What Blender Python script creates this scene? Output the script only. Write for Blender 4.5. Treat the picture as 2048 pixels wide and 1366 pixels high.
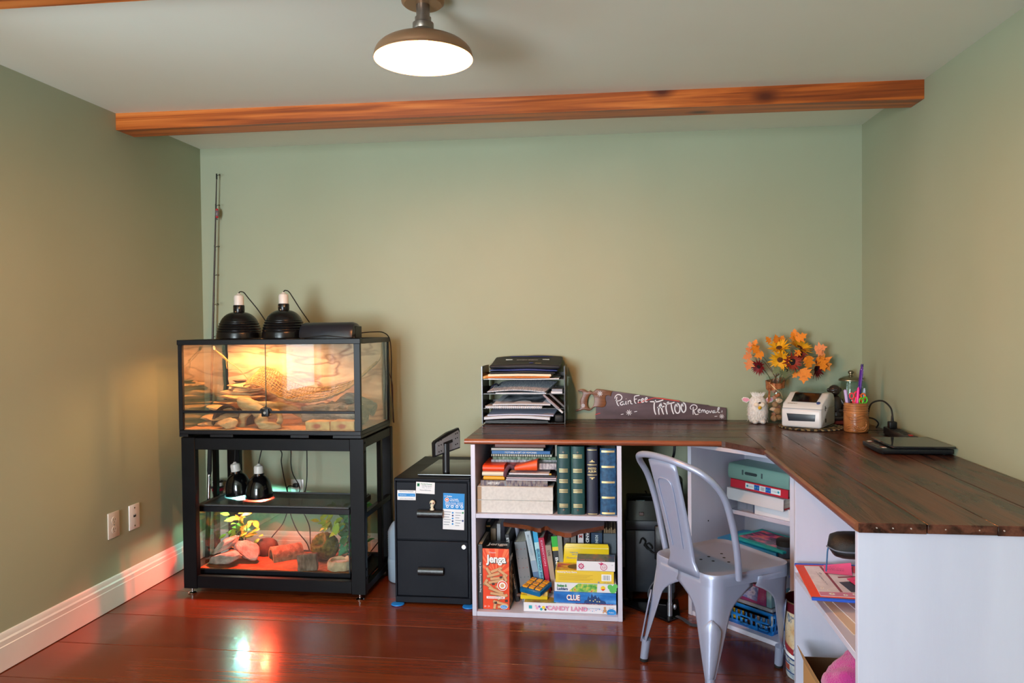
import bpy,bmesh,math,random
from mathutils import Matrix,Vector,Euler,noise
C=bpy.context.scene.collection
for o in list(bpy.data.objects):bpy.data.objects.remove(o)
SC=bpy.context.scene
PI=math.pi
R=math.radians
cam_d=bpy.data.cameras.new('camera');cam=bpy.data.objects.new('camera',cam_d);C.objects.link(cam)
cam_d.sensor_width=36.0;cam_d.lens=36.0*1483.8/2048.0;cam_d.clip_start=0.05;cam_d.clip_end=60
cam.matrix_world=Matrix(((0.99148298,0.00775022,0.13000553,0.0),(0.12982060,0.02088272,-0.99131757,-3.8622),(-0.01039779,0.99975189,0.01969873,1.25),(0,0,0,1)))
SC.camera=cam
SC.view_settings.view_transform='Standard'
SC.view_settings.look='None'
SC.view_settings.gamma=1.0
SC.view_settings.use_curve_mapping=False
SC.view_settings.exposure=0.07
SC.cycles.use_denoising=True
SC.cycles.max_bounces=10
SC.cycles.diffuse_bounces=5
SC.cycles.glossy_bounces=5
SC.cycles.transparent_max_bounces=24
SC.cycles.transmission_bounces=8
SC.cycles.caustics_reflective=False
SC.cycles.caustics_refractive=False
SC.cycles.sample_clamp_indirect=6.0
w=bpy.data.worlds.new('sky');SC.world=w;w.use_nodes=True
wn=w.node_tree.nodes;wl=w.node_tree.links
bg=wn['Background']
sky=wn.new('ShaderNodeTexSky');sky.sky_type='PREETHAM' if hasattr(sky,'turbidity')else 'NISHITA'
try:
 sky.sky_type='HOSEK_WILKIE';sky.turbidity=4.0;sky.sun_direction=(0.4,0.5,0.76)
except Exception:pass
wl.new(sky.outputs[0],bg.inputs['Color']);bg.inputs['Strength'].default_value=1.0
def area(name,loc,direction,sx,sy,power,col,spread=180):
 d=bpy.data.lights.new(name,'AREA');d.shape='RECTANGLE';d.size=sx;d.size_y=sy
 d.energy=power;d.color=col;d.spread=R(spread)
 o=bpy.data.objects.new(name,d);C.objects.link(o);o.location=loc
 o.rotation_euler=Vector(direction).to_track_quat('-Z','Y').to_euler()
 return o
area('window_daylight',(-2.42,-2.60,1.42),(1,0,0),1.25,1.45,50,(0.66,0.82,1.0))
area('window_daylight_rear',(-1.55,-5.42,1.15),(0,1,.42),1.1,1.6,235,(0.84,0.90,1.0))
def point(name,loc,power,col,rad=0.03):
 d=bpy.data.lights.new(name,'POINT');d.energy=power;d.color=col;d.shadow_soft_size=rad
 o=bpy.data.objects.new(name,d);C.objects.link(o);o.location=loc;return o
def spot(name,loc,direction,power,col,angle,blend=0.5,rad=0.03):
 d=bpy.data.lights.new(name,'SPOT');d.energy=power;d.color=col;d.shadow_soft_size=rad
 d.spot_size=R(angle);d.spot_blend=blend
 o=bpy.data.objects.new(name,d);C.objects.link(o);o.location=loc
 o.rotation_euler=Vector(direction).to_track_quat('-Z','Y').to_euler();return o
def lin(h):
 h=h.lstrip('#');v=[int(h[i:i+2],16)/255 for i in(0,2,4)]
 return tuple((c/12.92 if c<=0.04045 else((c+0.055)/1.055)**2.4)for c in v)+(1.0,)
MATS={}
def mat(name,h='#808080',rough=0.5,metal=0.0,spec=0.5,emit=None,estr=0.0,bump=0.0,bscale=200.0,var=0.0,vscale=8.0,coat=0.0,sheen=0.0,trans=0.0,alpha=1.0,rvar=0.0):
 if name in MATS:return MATS[name]
 m=bpy.data.materials.new(name);m.use_nodes=True
 nt=m.node_tree;n=nt.nodes;l=nt.links
 p=n['Principled BSDF']
 col=lin(h)if isinstance(h,str)else tuple(h)
 p.inputs['Base Color'].default_value=col
 p.inputs['Roughness'].default_value=rough
 p.inputs['Metallic'].default_value=metal
 p.inputs['Specular IOR Level'].default_value=spec
 p.inputs['Coat Weight'].default_value=coat
 p.inputs['Sheen Weight'].default_value=sheen
 p.inputs['Transmission Weight'].default_value=trans
 p.inputs['Alpha'].default_value=alpha
 if emit:
  p.inputs['Emission Color'].default_value=lin(emit);p.inputs['Emission Strength'].default_value=estr
 m.diffuse_color=col
 if var or bump or rvar:
  tc=n.new('ShaderNodeTexCoord')
 if var:
  nz=n.new('ShaderNodeTexNoise');nz.inputs['Scale'].default_value=vscale;nz.inputs['Detail'].default_value=5
  l.new(tc.outputs['Object'],nz.inputs['Vector'])
  mr=n.new('ShaderNodeMapRange');mr.inputs['From Min'].default_value=0.3;mr.inputs['From Max'].default_value=0.7
  mr.inputs['To Min'].default_value=1-var;mr.inputs['To Max'].default_value=1+var
  l.new(nz.outputs[0],mr.inputs[0])
  mx=n.new('ShaderNodeMix');mx.data_type='RGBA';mx.blend_type='MULTIPLY';mx.inputs['Factor'].default_value=1
  mx.inputs['A'].default_value=col
  l.new(mr.outputs[0],mx.inputs['B']);l.new(mx.outputs['Result'],p.inputs['Base Color'])
 if rvar:
  nr=n.new('ShaderNodeTexNoise');nr.inputs['Scale'].default_value=vscale*2
  l.new(tc.outputs['Object'],nr.inputs['Vector'])
  m2=n.new('ShaderNodeMapRange');m2.inputs['To Min'].default_value=max(0,rough-rvar);m2.inputs['To Max'].default_value=rough+rvar
  l.new(nr.outputs[0],m2.inputs[0]);l.new(m2.outputs[0],p.inputs['Roughness'])
 if bump:
  nb=n.new('ShaderNodeTexNoise');nb.inputs['Scale'].default_value=bscale;nb.inputs['Detail'].default_value=4
  l.new(tc.outputs['Object'],nb.inputs['Vector'])
  b=n.new('ShaderNodeBump');b.inputs['Strength'].default_value=bump;b.inputs['Distance'].default_value=0.004
  l.new(nb.outputs[0],b.inputs['Height']);l.new(b.outputs[0],p.inputs['Normal'])
 MATS[name]=m
 return m
def wood(name,stops,axis='X',scale=1.0,rough=0.3,bump=0.15,stretch=14.0,coat=0.0,knots=0.0,ring=0.6,spec=0.5,scratch=0.0):
 """grain runs along axis; every plank gets its own stretch of grain"""
 if name in MATS:return MATS[name]
 m=bpy.data.materials.new(name);m.use_nodes=True
 nt=m.node_tree;n=nt.nodes;l=nt.links;p=n['Principled BSDF']
 tc=n.new('ShaderNodeTexCoord');oi=n.new('ShaderNodeObjectInfo')
 cx=n.new('ShaderNodeCombineXYZ')
 mul=n.new('ShaderNodeMath');mul.operation='MULTIPLY';mul.inputs[1].default_value=37.0
 l.new(oi.outputs['Random'],mul.inputs[0])
 for i in range(3):l.new(mul.outputs[0],cx.inputs[i])
 add=n.new('ShaderNodeVectorMath');add.operation='ADD'
 l.new(tc.outputs['Object'],add.inputs[0]);l.new(cx.outputs[0],add.inputs[1])
 mp=n.new('ShaderNodeMapping')
 s=[scale*stretch]*3;s['XYZ'.index(axis)]=scale
 mp.inputs['Scale'].default_value=s
 l.new(add.outputs[0],mp.inputs['Vector'])
 nz=n.new('ShaderNodeTexNoise');nz.inputs['Scale'].default_value=1.3;nz.inputs['Detail'].default_value=6;nz.inputs['Distortion'].default_value=0.8
 l.new(mp.outputs[0],nz.inputs['Vector'])
 mp2=n.new('ShaderNodeMapping');s2=[scale*stretch*9]*3;s2['XYZ'.index(axis)]=scale*3.0
 mp2.inputs['Scale'].default_value=s2;l.new(add.outputs[0],mp2.inputs['Vector'])
 nf=n.new('ShaderNodeTexNoise');nf.inputs['Scale'].default_value=1.0;nf.inputs['Detail'].default_value=4
 l.new(mp2.outputs[0],nf.inputs['Vector'])
 sn=n.new('ShaderNodeMath');sn.operation='MULTIPLY';sn.inputs[1].default_value=26.0*ring
 l.new(nz.outputs[0],sn.inputs[0])
 sw=n.new('ShaderNodeMath');sw.operation='SINE';l.new(sn.outputs[0],sw.inputs[0])
 m1=n.new('ShaderNodeMath');m1.operation='MULTIPLY_ADD';m1.inputs[1].default_value=0.17;m1.inputs[2].default_value=0.0
 l.new(sw.outputs[0],m1.inputs[0])
 a2=n.new('ShaderNodeMath');a2.operation='ADD';l.new(m1.outputs[0],a2.inputs[0]);l.new(nz.outputs[0],a2.inputs[1])
 a3=n.new('ShaderNodeMath');a3.operation='MULTIPLY_ADD';a3.inputs[1].default_value=0.45;l.new(nf.outputs[0],a3.inputs[0]);l.new(a2.outputs[0],a3.inputs[2])
 a4=n.new('ShaderNodeMath');a4.operation='ADD';a4.inputs[1].default_value=-0.22;l.new(a3.outputs[0],a4.inputs[0])
 cr=n.new('ShaderNodeValToRGB');e=cr.color_ramp.elements
 e[0].position=0.15;e[0].color=lin(stops[0]);e[1].position=0.85;e[1].color=lin(stops[-1])
 for i,h in enumerate(stops[1:-1]):
  q=e.new(0.15+0.7*(i+1)/(len(stops)-1));q.color=lin(h)
 l.new(a4.outputs[0],cr.inputs[0])
 out=cr.outputs[0]
 if knots:
  mk=n.new('ShaderNodeMapping');sk=[1.0/0.22]*3;sk['XYZ'.index(axis)]=1.0/0.42
  mk.inputs['Scale'].default_value=sk;l.new(add.outputs[0],mk.inputs['Vector'])
  vo=n.new('ShaderNodeTexVoronoi');vo.inputs['Scale'].default_value=1.0;vo.inputs['Randomness'].default_value=1.0
  l.new(mk.outputs[0],vo.inputs['Vector'])
  r2=n.new('ShaderNodeValToRGB');e2=r2.color_ramp.elements
  e2[0].position=0.03*knots;e2[0].color=(1,1,1,1);e2[1].position=0.13*knots;e2[1].color=(0,0,0,1)
  l.new(vo.outputs['Distance'],r2.inputs[0])
  mx=n.new('ShaderNodeMix');mx.data_type='RGBA'
  l.new(r2.outputs[0],mx.inputs['Factor']);l.new(out,mx.inputs['A'])
  dk=lin(stops[0]);mx.inputs['B'].default_value=(dk[0]*.5,dk[1]*.4,dk[2]*.4,1)
  out=mx.outputs['Result']
 hv=n.new('ShaderNodeHueSaturation');mv=n.new('ShaderNodeMapRange')
 mv.inputs['To Min'].default_value=0.82;mv.inputs['To Max'].default_value=1.18
 l.new(oi.outputs['Random'],mv.inputs[0]);l.new(mv.outputs[0],hv.inputs['Value']);l.new(out,hv.inputs['Color'])
 l.new(hv.outputs[0],p.inputs['Base Color'])
 p.inputs['Coat Weight'].default_value=coat;p.inputs['Coat Roughness'].default_value=0.12
 p.inputs['Specular IOR Level'].default_value=spec
 mr=n.new('ShaderNodeMapRange');mr.inputs['To Min'].default_value=rough*0.75;mr.inputs['To Max'].default_value=rough*1.3
 l.new(nz.outputs[0],mr.inputs[0]);l.new(mr.outputs[0],p.inputs['Roughness'])
 b=n.new('ShaderNodeBump');b.inputs['Strength'].default_value=bump;b.inputs['Distance'].default_value=0.003
 l.new(a4.outputs[0],b.inputs['Height']);l.new(b.outputs[0],p.inputs['Normal'])
 MATS[name]=m;return m
def glass(name,tint='#f4faf7',refl=1.0,rough=0.0):
 """thin pane: lets light straight through, reflects by angle"""
 if name in MATS:return MATS[name]
 m=bpy.data.materials.new(name);m.use_nodes=True
 nt=m.node_tree;n=nt.nodes;l=nt.links
 n.remove(n['Principled BSDF'])
 t=n.new('ShaderNodeBsdfTransparent');t.inputs[0].default_value=lin(tint)
 g=n.new('ShaderNodeBsdfGlossy');g.inputs['Roughness'].default_value=rough;g.inputs[0].default_value=(1,1,1,1)
 f=n.new('ShaderNodeLayerWeight');f.inputs['Blend'].default_value=.5
 q=n.new('ShaderNodeMath');q.operation='POWER';q.inputs[1].default_value=5;l.new(f.outputs['Facing'],q.inputs[0])
 k=n.new('ShaderNodeMath');k.operation='MULTIPLY_ADD';k.inputs[1].default_value=.95*refl;k.inputs[2].default_value=.04*refl;k.use_clamp=True
 l.new(q.outputs[0],k.inputs[0])
 mx=n.new('ShaderNodeMixShader');l.new(k.outputs[0],mx.inputs[0]);l.new(t.outputs[0],mx.inputs[1]);l.new(g.outputs[0],mx.inputs[2])
 l.new(mx.outputs[0],n['Material Output'].inputs[0])
 MATS[name]=m;return m
def screen_mat(name,h,open_share,scale=900.0):
 """fine wire screen: too fine to see the wires"""
 if name in MATS:return MATS[name]
 m=bpy.data.materials.new(name);m.use_nodes=True
 nt=m.node_tree;n=nt.nodes;l=nt.links;p=n['Principled BSDF']
 p.inputs['Base Color'].default_value=lin(h);p.inputs['Roughness'].default_value=0.4;p.inputs['Metallic'].default_value=0.3
 t=n.new('ShaderNodeBsdfTransparent')
 mx=n.new('ShaderNodeMixShader');mx.inputs[0].default_value=open_share
 l.new(p.outputs[0],mx.inputs[1]);l.new(t.outputs[0],mx.inputs[2]);l.new(mx.outputs[0],n['Material Output'].inputs[0])
 MATS[name]=m;return m
def ramp_noise(name,stops,scale=6.0,rough=0.6,bump=0.3,bdist=0.01,detail=8,distortion=0.0,stretch=(1,1,1),spec=0.3,coord='Object',kind='noise',bscale=None,metal=0.0):
 """colour ramp driven by noise: [(pos, hex), ...]"""
 if name in MATS:return MATS[name]
 m=bpy.data.materials.new(name);m.use_nodes=True
 nt=m.node_tree;n=nt.nodes;l=nt.links;p=n['Principled BSDF']
 p.inputs['Roughness'].default_value=rough;p.inputs['Specular IOR Level'].default_value=spec;p.inputs['Metallic'].default_value=metal
 tc=n.new('ShaderNodeTexCoord');mp=n.new('ShaderNodeMapping');mp.inputs['Scale'].default_value=stretch
 l.new(tc.outputs[coord],mp.inputs['Vector'])
 if kind=='noise':
  nz=n.new('ShaderNodeTexNoise');nz.inputs['Detail'].default_value=detail;nz.inputs['Distortion'].default_value=distortion
 elif kind=='voronoi':
  nz=n.new('ShaderNodeTexVoronoi')
 else:
  nz=n.new('ShaderNodeTexWave');nz.inputs['Distortion'].default_value=distortion;nz.inputs['Detail'].default_value=detail
 nz.inputs['Scale'].default_value=scale
 l.new(mp.outputs[0],nz.inputs['Vector'])
 cr=n.new('ShaderNodeValToRGB');e=cr.color_ramp.elements
 e[0].position,e[0].color=stops[0][0],lin(stops[0][1]);e[1].position,e[1].color=stops[-1][0],lin(stops[-1][1])
 for q,h in stops[1:-1]:e.new(q).color=lin(h)
 l.new(nz.outputs[0],cr.inputs[0]);l.new(cr.outputs[0],p.inputs['Base Color'])
 if bump:
  src=nz
  if bscale:
   src=n.new('ShaderNodeTexNoise');src.inputs['Scale'].default_value=bscale;src.inputs['Detail'].default_value=6
   l.new(mp.outputs[0],src.inputs['Vector'])
  b=n.new('ShaderNodeBump');b.inputs['Strength'].default_value=bump;b.inputs['Distance'].default_value=bdist
  l.new(src.outputs[0],b.inputs['Height']);l.new(b.outputs[0],p.inputs['Normal'])
 MATS[name]=m;return m
def frame(d,up=(0,0,1)):
 d=Vector(d).normalized();u=Vector(up)
 if abs(d.dot(u))>0.98:u=Vector((1,0,0))
 x=u.cross(d).normalized();y=d.cross(x)
 return x,y,d
class B:
 """collects shapes into one mesh"""
 def __init__(s):s.bm=bmesh.new();s.M=Matrix()
 def _mi(s,faces,mi):
  if mi:
   for f in faces:f.material_index=mi
 def v(s,co):return s.bm.verts.new(s.M@Vector(co))
 def face(s,vs,mi=0):
  try:f=s.bm.faces.new(vs)
  except ValueError:return None
  f.material_index=mi;return f
 def box(s,a,b,bev=0.0,mi=0,seg=1,rot=None,piv=None):
  a=Vector(a);b=Vector(b);c=(a+b)/2;d=b-a
  M=Matrix.Translation(c)@Matrix.Diagonal((d.x,d.y,d.z,1))
  if rot is not None:
   rm=(rot if isinstance(rot,Matrix)else Euler(rot).to_matrix().to_4x4())
   pv=Vector(piv)if piv is not None else c
   M=Matrix.Translation(pv)@rm@Matrix.Translation(-pv)@M
  r=bmesh.ops.create_cube(s.bm,size=1.0,matrix=s.M@M)
  vs=r['verts'];fs=list({f for v in vs for f in v.link_faces});s._mi(fs,mi)
  bev=min(bev,0.45*min(abs(d.x),abs(d.y),abs(d.z)))
  if bev>1e-5:
   es=list({e for v in vs for e in v.link_edges})
   rr=bmesh.ops.bevel(s.bm,geom=es,offset=bev,segments=seg,profile=0.5,affect='EDGES')
   s._mi(rr['faces'],mi)
  return s
 def cyl(s,p0,p1,r0,r1=None,seg=20,caps=True,mi=0):
  r1=r0 if r1 is None else r1
  p0=Vector(p0);p1=Vector(p1);x,y,d=frame(p1-p0)
  A=[s.v(p0+(x*math.cos(2*PI*i/seg)+y*math.sin(2*PI*i/seg))*r0)for i in range(seg)]
  D=[s.v(p1+(x*math.cos(2*PI*i/seg)+y*math.sin(2*PI*i/seg))*r1)for i in range(seg)]
  for i in range(seg):s.face((A[i],A[(i+1)%seg],D[(i+1)%seg],D[i]),mi)
  if caps:s.face(A[::-1],mi);s.face(D,mi)
  return s
 def lathe(s,prof,c=(0,0,0),axis=(0,0,1),seg=32,mi=0,arc=2*PI,close=False):
  c=Vector(c);x,y,d=frame(axis)if tuple(axis)!=(0,0,1)else(Vector((1,0,0)),Vector((0,1,0)),Vector((0,0,1)))
  rings=[]
  full=arc>2*PI-1e-4;n=seg if full else seg+1
  for r,z in prof:
   if r<1e-6:rings.append([s.v(c+d*z)]);continue
   rings.append([s.v(c+d*z+(x*math.cos(arc*i/seg)+y*math.sin(arc*i/seg))*r)for i in range(n)])
  pairs=list(zip(rings,rings[1:]))
  if close:pairs.append((rings[-1],rings[0]))
  for a,b in pairs:
   for i in range(seg):
    j=(i+1)%n
    if len(a)==1 and len(b)==1:continue
    if len(a)==1:s.face((a[0],b[j],b[i]),mi)
    elif len(b)==1:s.face((a[i],a[j],b[0]),mi)
    else:s.face((a[i],a[j],b[j],b[i]),mi)
  return s
 def tube(s,pts,r,seg=8,closed=False,caps=True,mi=0,flat=1.0,up=(0,0,1)):
  P=[Vector(p)for p in pts];n=len(P)
  rs=r if isinstance(r,(list,tuple))else[r]*n
  rings=[];px=None
  for i in range(n):
   if closed:d=P[(i+1)%n]-P[i-1]
   else:d=P[min(i+1,n-1)]-P[max(i-1,0)]
   if d.length<1e-9:d=Vector((0,0,1))
   d.normalize()
   if px is None:x,y,_=frame(d,up)
   else:
    x=(px-d*px.dot(d))
    x=x.normalized()if x.length>1e-6 else frame(d)[0]
    y=d.cross(x)
   px=x
   rings.append([s.v(P[i]+x*math.cos(2*PI*k/seg)*rs[i]+y*math.sin(2*PI*k/seg)*rs[i]*flat)for k in range(seg)])
  m=n if closed else n-1
  for i in range(m):
   a,b=rings[i],rings[(i+1)%n]
   for k in range(seg):s.face((a[k],a[(k+1)%seg],b[(k+1)%seg],b[k]),mi)
  if caps and not closed:s.face(rings[0][::-1],mi);s.face(rings[-1],mi)
  return s
 def prism(s,poly,h0,h1,plane='xy',mi=0,bev=0.0,side_mi=None):
  """polygon (in plane) extruded from h0 to h1 along the third axis"""
  def co(u,v_,h):return{'xy':(u,v_,h),'xz':(u,h,v_),'yz':(h,u,v_)}[plane]
  A=[s.v(co(u,v_,h0))for u,v_ in poly];D=[s.v(co(u,v_,h1))for u,v_ in poly]
  n=len(poly);fs=[s.face(A[::-1],mi),s.face(D,mi)]
  for i in range(n):fs.append(s.face((A[i],A[(i+1)%n],D[(i+1)%n],D[i]),mi if side_mi is None else side_mi))
  if bev:
   es=list({e for f in fs[:2]if f for e in f.edges})
   bmesh.ops.bevel(s.bm,geom=es,offset=bev,segments=2,profile=0.5,affect='EDGES')
  return s
 def ball(s,c,rad,seg=16,rings=10,mi=0,rot=None,squash=None):
  rx,ry,rz=rad if isinstance(rad,(tuple,list))else(rad,)*3
  M=Matrix.Translation(Vector(c))@(Euler(rot).to_matrix().to_4x4()if rot else Matrix())@Matrix.Diagonal((rx,ry,rz,1))
  r=bmesh.ops.create_uvsphere(s.bm,u_segments=seg,v_segments=rings,radius=1.0,matrix=s.M@M)
  s._mi({f for v in r['verts']for f in v.link_faces},mi)
  return s
 def quad(s,a,b,c,d,mi=0):
  s.face([s.v(a),s.v(b),s.v(c),s.v(d)],mi);return s
 def plate(s,a,b,y,mi=0,t=0.0006):
  """thin upright patch facing -y: a, b = (x, z) corners"""
  s.box((a[0],y-t,a[1]),(b[0],y,b[1]),mi=mi);return s
 def rock(s,c,size,seed=0,sub=3,amp=0.28,freq=1.6,cuts=5,mi=0,rot=(0,0,0)):
  r=bmesh.ops.create_icosphere(s.bm,subdivisions=sub,radius=1.0)
  rnd=random.Random(seed)
  pl=[]
  for _ in range(cuts):
   nn=Vector((rnd.uniform(-1,1),rnd.uniform(-1,1),rnd.uniform(-1,1))).normalized();pl.append((nn,rnd.uniform(0.45,0.8)))
  rm=Euler(rot).to_matrix()
  off=Vector((seed*3.17,seed*1.3,seed*0.7))
  for v in r['verts']:
   p=v.co.copy()
   for nn,d in pl:
    k=p.dot(nn)
    if k>d:p-=nn*(k-d)*0.92
   p*=1+amp*noise.fractal(p*freq+off,1.0,2.0,4)
   p=Vector((p.x*size[0],p.y*size[1],p.z*size[2]))
   v.co=s.M@(rm@p+Vector(c))
  s._mi({f for v in r['verts']for f in v.link_faces},mi)
  return s
 def jitter(s,amp,freq=30.0,seed=0):
  o=Vector((seed*2.3,seed,-seed))
  for v in s.bm.verts:
   v.co+=noise.noise_vector(v.co*freq+o)*amp
  return s
WM={}
def put(o,parent):
 C.objects.link(o)
 if parent is not None:o.parent=parent
def build(b,name,mats,parent=None,world=True,smooth=40,loc=None,sub=0):
 """one mesh object; vertices are given in world space unless world=False (then in the parent thing's own space)"""
 me=bpy.data.meshes.new(name)
 bmesh.ops.remove_doubles(b.bm,verts=b.bm.verts,dist=1e-6)
 bmesh.ops.recalc_face_normals(b.bm,faces=b.bm.faces)
 o=bpy.data.objects.new(name,me)
 if parent is not None:
  base=WM[parent]
  if world:b.bm.transform(base.inverted())
  WM[o]=base
 else:
  vs=[v.co for v in b.bm.verts]
  mn=Vector([min(v[i]for v in vs)for i in range(3)]);mx=Vector([max(v[i]for v in vs)for i in range(3)])
  c=Vector(((mn.x+mx.x)/2,(mn.y+mx.y)/2,mn.z))
  b.bm.transform(Matrix.Translation(-c));o.location=c;WM[o]=Matrix.Translation(c)
 b.bm.to_mesh(me);b.bm.free()
 for m in(mats if isinstance(mats,(list,tuple))else[mats]):me.materials.append(m)
 if smooth is not None:
  for p in me.polygons:p.use_smooth=True
  me.set_sharp_from_angle(angle=R(smooth))
 put(o,parent)
 if sub:
  md=o.modifiers.new('subsurf','SUBSURF');md.levels=sub;md.render_levels=sub
 return o
def thing(name,label,cat,loc=(0,0,0),rz=0.0,group=None,rot=None):
 o=bpy.data.objects.new(name,None);C.objects.link(o);o.empty_display_size=0.05
 o.location=loc;e=Euler(rot)if rot else Euler((0,0,rz));o.rotation_euler=e
 WM[o]=Matrix.Translation(Vector(loc))@e.to_matrix().to_4x4()
 o['label']=label;o['category']=cat
 if group:o['group']=group
 return o
def tag(o,label,cat,group=None,kind=None):
 o['label']=label;o['category']=cat
 if group:o['group']=group
 if kind:o['kind']=kind
 return o
def struct(o,label=None,cat=None):
 o['kind']='structure'
 if label:o['label']=label;o['category']=cat or 'structure'
 return o
def dup(root,loc,rz=0.0,label=None,group=None):
 r=root.copy();C.objects.link(r);r.location=loc;r.rotation_euler=(0,0,rz)
 WM[r]=Matrix.Translation(Vector(loc))@Euler((0,0,rz)).to_matrix().to_4x4()
 if label:r['label']=label
 if group:r['group']=group
 for ch in list(root.children):
  c=ch.copy();C.objects.link(c);c.parent=r;WM[c]=WM[r]
  for g in ch.children:
   d=g.copy();C.objects.link(d);d.parent=c;WM[d]=WM[r]
 return r
def smooth_path(pts,n=8,closed=False):
 P=[Vector(p)for p in pts];out=[]
 m=len(P)
 rng=range(m)if closed else range(m-1)
 for i in rng:
  if closed:p0,p1,p2,p3=P[i-1],P[i],P[(i+1)%m],P[(i+2)%m]
  else:p0,p1,p2,p3=P[max(i-1,0)],P[i],P[i+1],P[min(i+2,m-1)]
  for k in range(n):
   t=k/n
   out.append(0.5*((2*p1)+(p2-p0)*t+(2*p0-5*p1+4*p2-p3)*t*t+(3*p1-p0-3*p2+p3)*t**3))
 if not closed:out.append(P[-1])
 return out
def text_mesh(body,size=1.0,bold=0.0,shear=0.0,spacing=1.0,extrude=0.0):
 cu=bpy.data.curves.new('lettering','FONT');cu.body=body;cu.size=size;cu.offset=bold;cu.shear=shear
 cu.space_character=spacing;cu.extrude=extrude;cu.align_x='LEFT';cu.resolution_u=3
 t=bpy.data.objects.new('lettering',cu)
 me=bpy.data.meshes.new_from_object(t)
 bpy.data.objects.remove(t);bpy.data.curves.remove(cu)
 return me
def text(body,parent,m,o,u,v,width,height=None,name='lettering',bold=0.0,shear=0.0,spacing=1.0,center=True,world=True,lift=0.0006):
 """flat lettering: centred (or left aligned) at o, running along u, up along v, fitted to width"""
 me=text_mesh(body,1.0,bold,shear,spacing)
 if not len(me.vertices):return None
 xs=[q.co.x for q in me.vertices];ys=[q.co.y for q in me.vertices]
 x0,x1,y0,y1=min(xs),max(xs),min(ys),max(ys)
 sx=width/(x1-x0);sy=(height/(y1-y0))if height else sx
 u=Vector(u).normalized();v=Vector(v).normalized();nrm=u.cross(v)
 o=Vector(o)
 inv=WM[parent].inverted()if world else Matrix()
 for q in me.vertices:
  a=(q.co.x-((x0+x1)/2 if center else x0))*sx;b_=(q.co.y-(y0+y1)/2)*sy
  q.co=inv@(o+u*a+v*b_+nrm*lift)
 ob=bpy.data.objects.new(name,me);me.materials.append(m)
 WM[ob]=WM[parent];put(ob,parent);return ob
def strokes(lines,parent,m,o,u,v,width,name='lettering',world=True,lift=0.0008,taper=True,n=6):
 """hand-painted strokes: lines of (x, y) in the plane o,u,v drawn as flat ribbons"""
 b=B();u=Vector(u).normalized();v=Vector(v).normalized();nrm=u.cross(v);o=Vector(o)
 for ln in lines:
  pts=smooth_path([(p[0],p[1],0)for p in ln],n)if len(ln)>2 else[Vector((p[0],p[1],0))for p in ln]
  L=[];Rr=[]
  for i,p in enumerate(pts):
   d=pts[min(i+1,len(pts)-1)]-pts[max(i-1,0)]
   if d.length<1e-9:d=Vector((1,0,0))
   d.normalize();pn=Vector((-d.y,d.x,0))
   wdt=width/2*(0.75+0.25*math.sin(PI*i/max(1,len(pts)-1)))if taper else width/2
   a=p+pn*wdt;c=p-pn*wdt
   L.append(b.v(o+u*a.x+v*a.y+nrm*lift));Rr.append(b.v(o+u*c.x+v*c.y+nrm*lift))
  for i in range(len(pts)-1):b.face((L[i],L[i+1],Rr[i+1],Rr[i]))
 return build(b,name,m,parent,world=world,smooth=None)
# ================================================================ ROOM
XL,XR,YB=-2.234,1.240,-5.30
def zc(x,y):
 t=(x-XL)/(XR-XL)
 zl=2.2501+0.005*y;zr=2.2254+0.0229*y
 return zl*(1-t)+zr*t
def wall_paint():
 m=ramp_noise('sage_wall_paint',[(0.35,'#9ea58a'),(0.65,'#a4ab91')],scale=1.2,rough=0.55,bump=0.06,bdist=0.002,bscale=260,spec=0.35)
 return m
WALL=wall_paint()
WHITE=mat('white_trim_paint','#e6e2dc',rough=0.32,bump=0.05,bscale=90,var=0.03,vscale=6)
CEIL=ramp_noise('ceiling_paint',[(0.35,'#dfe2d4'),(0.65,'#e4e8da')],scale=1.0,rough=0.7,bump=0.05,bdist=0.002,bscale=200,spec=0.2)
FLOORW=wood('red_stained_floor',['#4a1b0c','#5c250f','#6c2e12','#7e3b18'],axis='X',scale=1.2,rough=0.24,bump=0.1,stretch=9,coat=0.2,knots=0.7,ring=.18,spec=0.5)
GAPM=mat('floor_gap_dirt','#160a07',rough=0.9)
BEAMW=wood('oiled_pine_beam',['#6e2f0e','#a04d18','#b65f22','#c47030'],axis='X',scale=.7,rough=0.38,bump=0.12,stretch=24,knots=1.25,ring=0.45)
METALK=mat('brushed_steel','#b9b9bb',rough=0.3,metal=1.0)
fl=struct(build(B().box((XL-.1,YB-.1,-0.06),(XR+.1,.1,-0.012)),'floor',GAPM,smooth=None),'wide dark red stained plank floor with a glossy finish','floor')
edges=[0.03,-0.265,-0.565,-0.862,-1.160,-1.455,-1.75,-2.04,-2.34,-2.63,-2.92,-3.22,-3.51,-3.81,-4.10,-4.40,-4.69,-4.99,YB]
for i,(y1,y0)in enumerate(zip(edges,edges[1:])):
 rr=random.Random(i);cut=rr.uniform(-1.9,0.9)
 segs=[(XL-.05,XR+.05)]if(i%3)else[(XL-.05,cut-.0008),(cut+.0008,XR+.05)]
 if i in(0,3):segs=[(XL-.05,XR+.05)]
 for x0,x1 in segs:
  build(B().box((x0,y0+.0011,-0.012),(x1,y1-.0011,rr.uniform(-.0004,0)),bev=.0012),'floorboard',FLOORW,fl)
b=B();nx,ny=14,20
g=[[b.v((XL-.08+(XR-XL+.16)*i/nx,.08+(YB-.16)*j/ny,zc(XL-.08+(XR-XL+.16)*i/nx,.08+(YB-.16)*j/ny)))for i in range(nx+1)]for j in range(ny+1)]
g2=[[b.v(v.co+Vector((0,0,.06)))for v in row]for row in g]
for j in range(ny):
 for i in range(nx):
  b.face((g[j][i],g[j][i+1],g[j+1][i+1],g[j+1][i]));b.face((g2[j][i],g2[j+1][i],g2[j+1][i+1],g2[j][i+1]))
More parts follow.
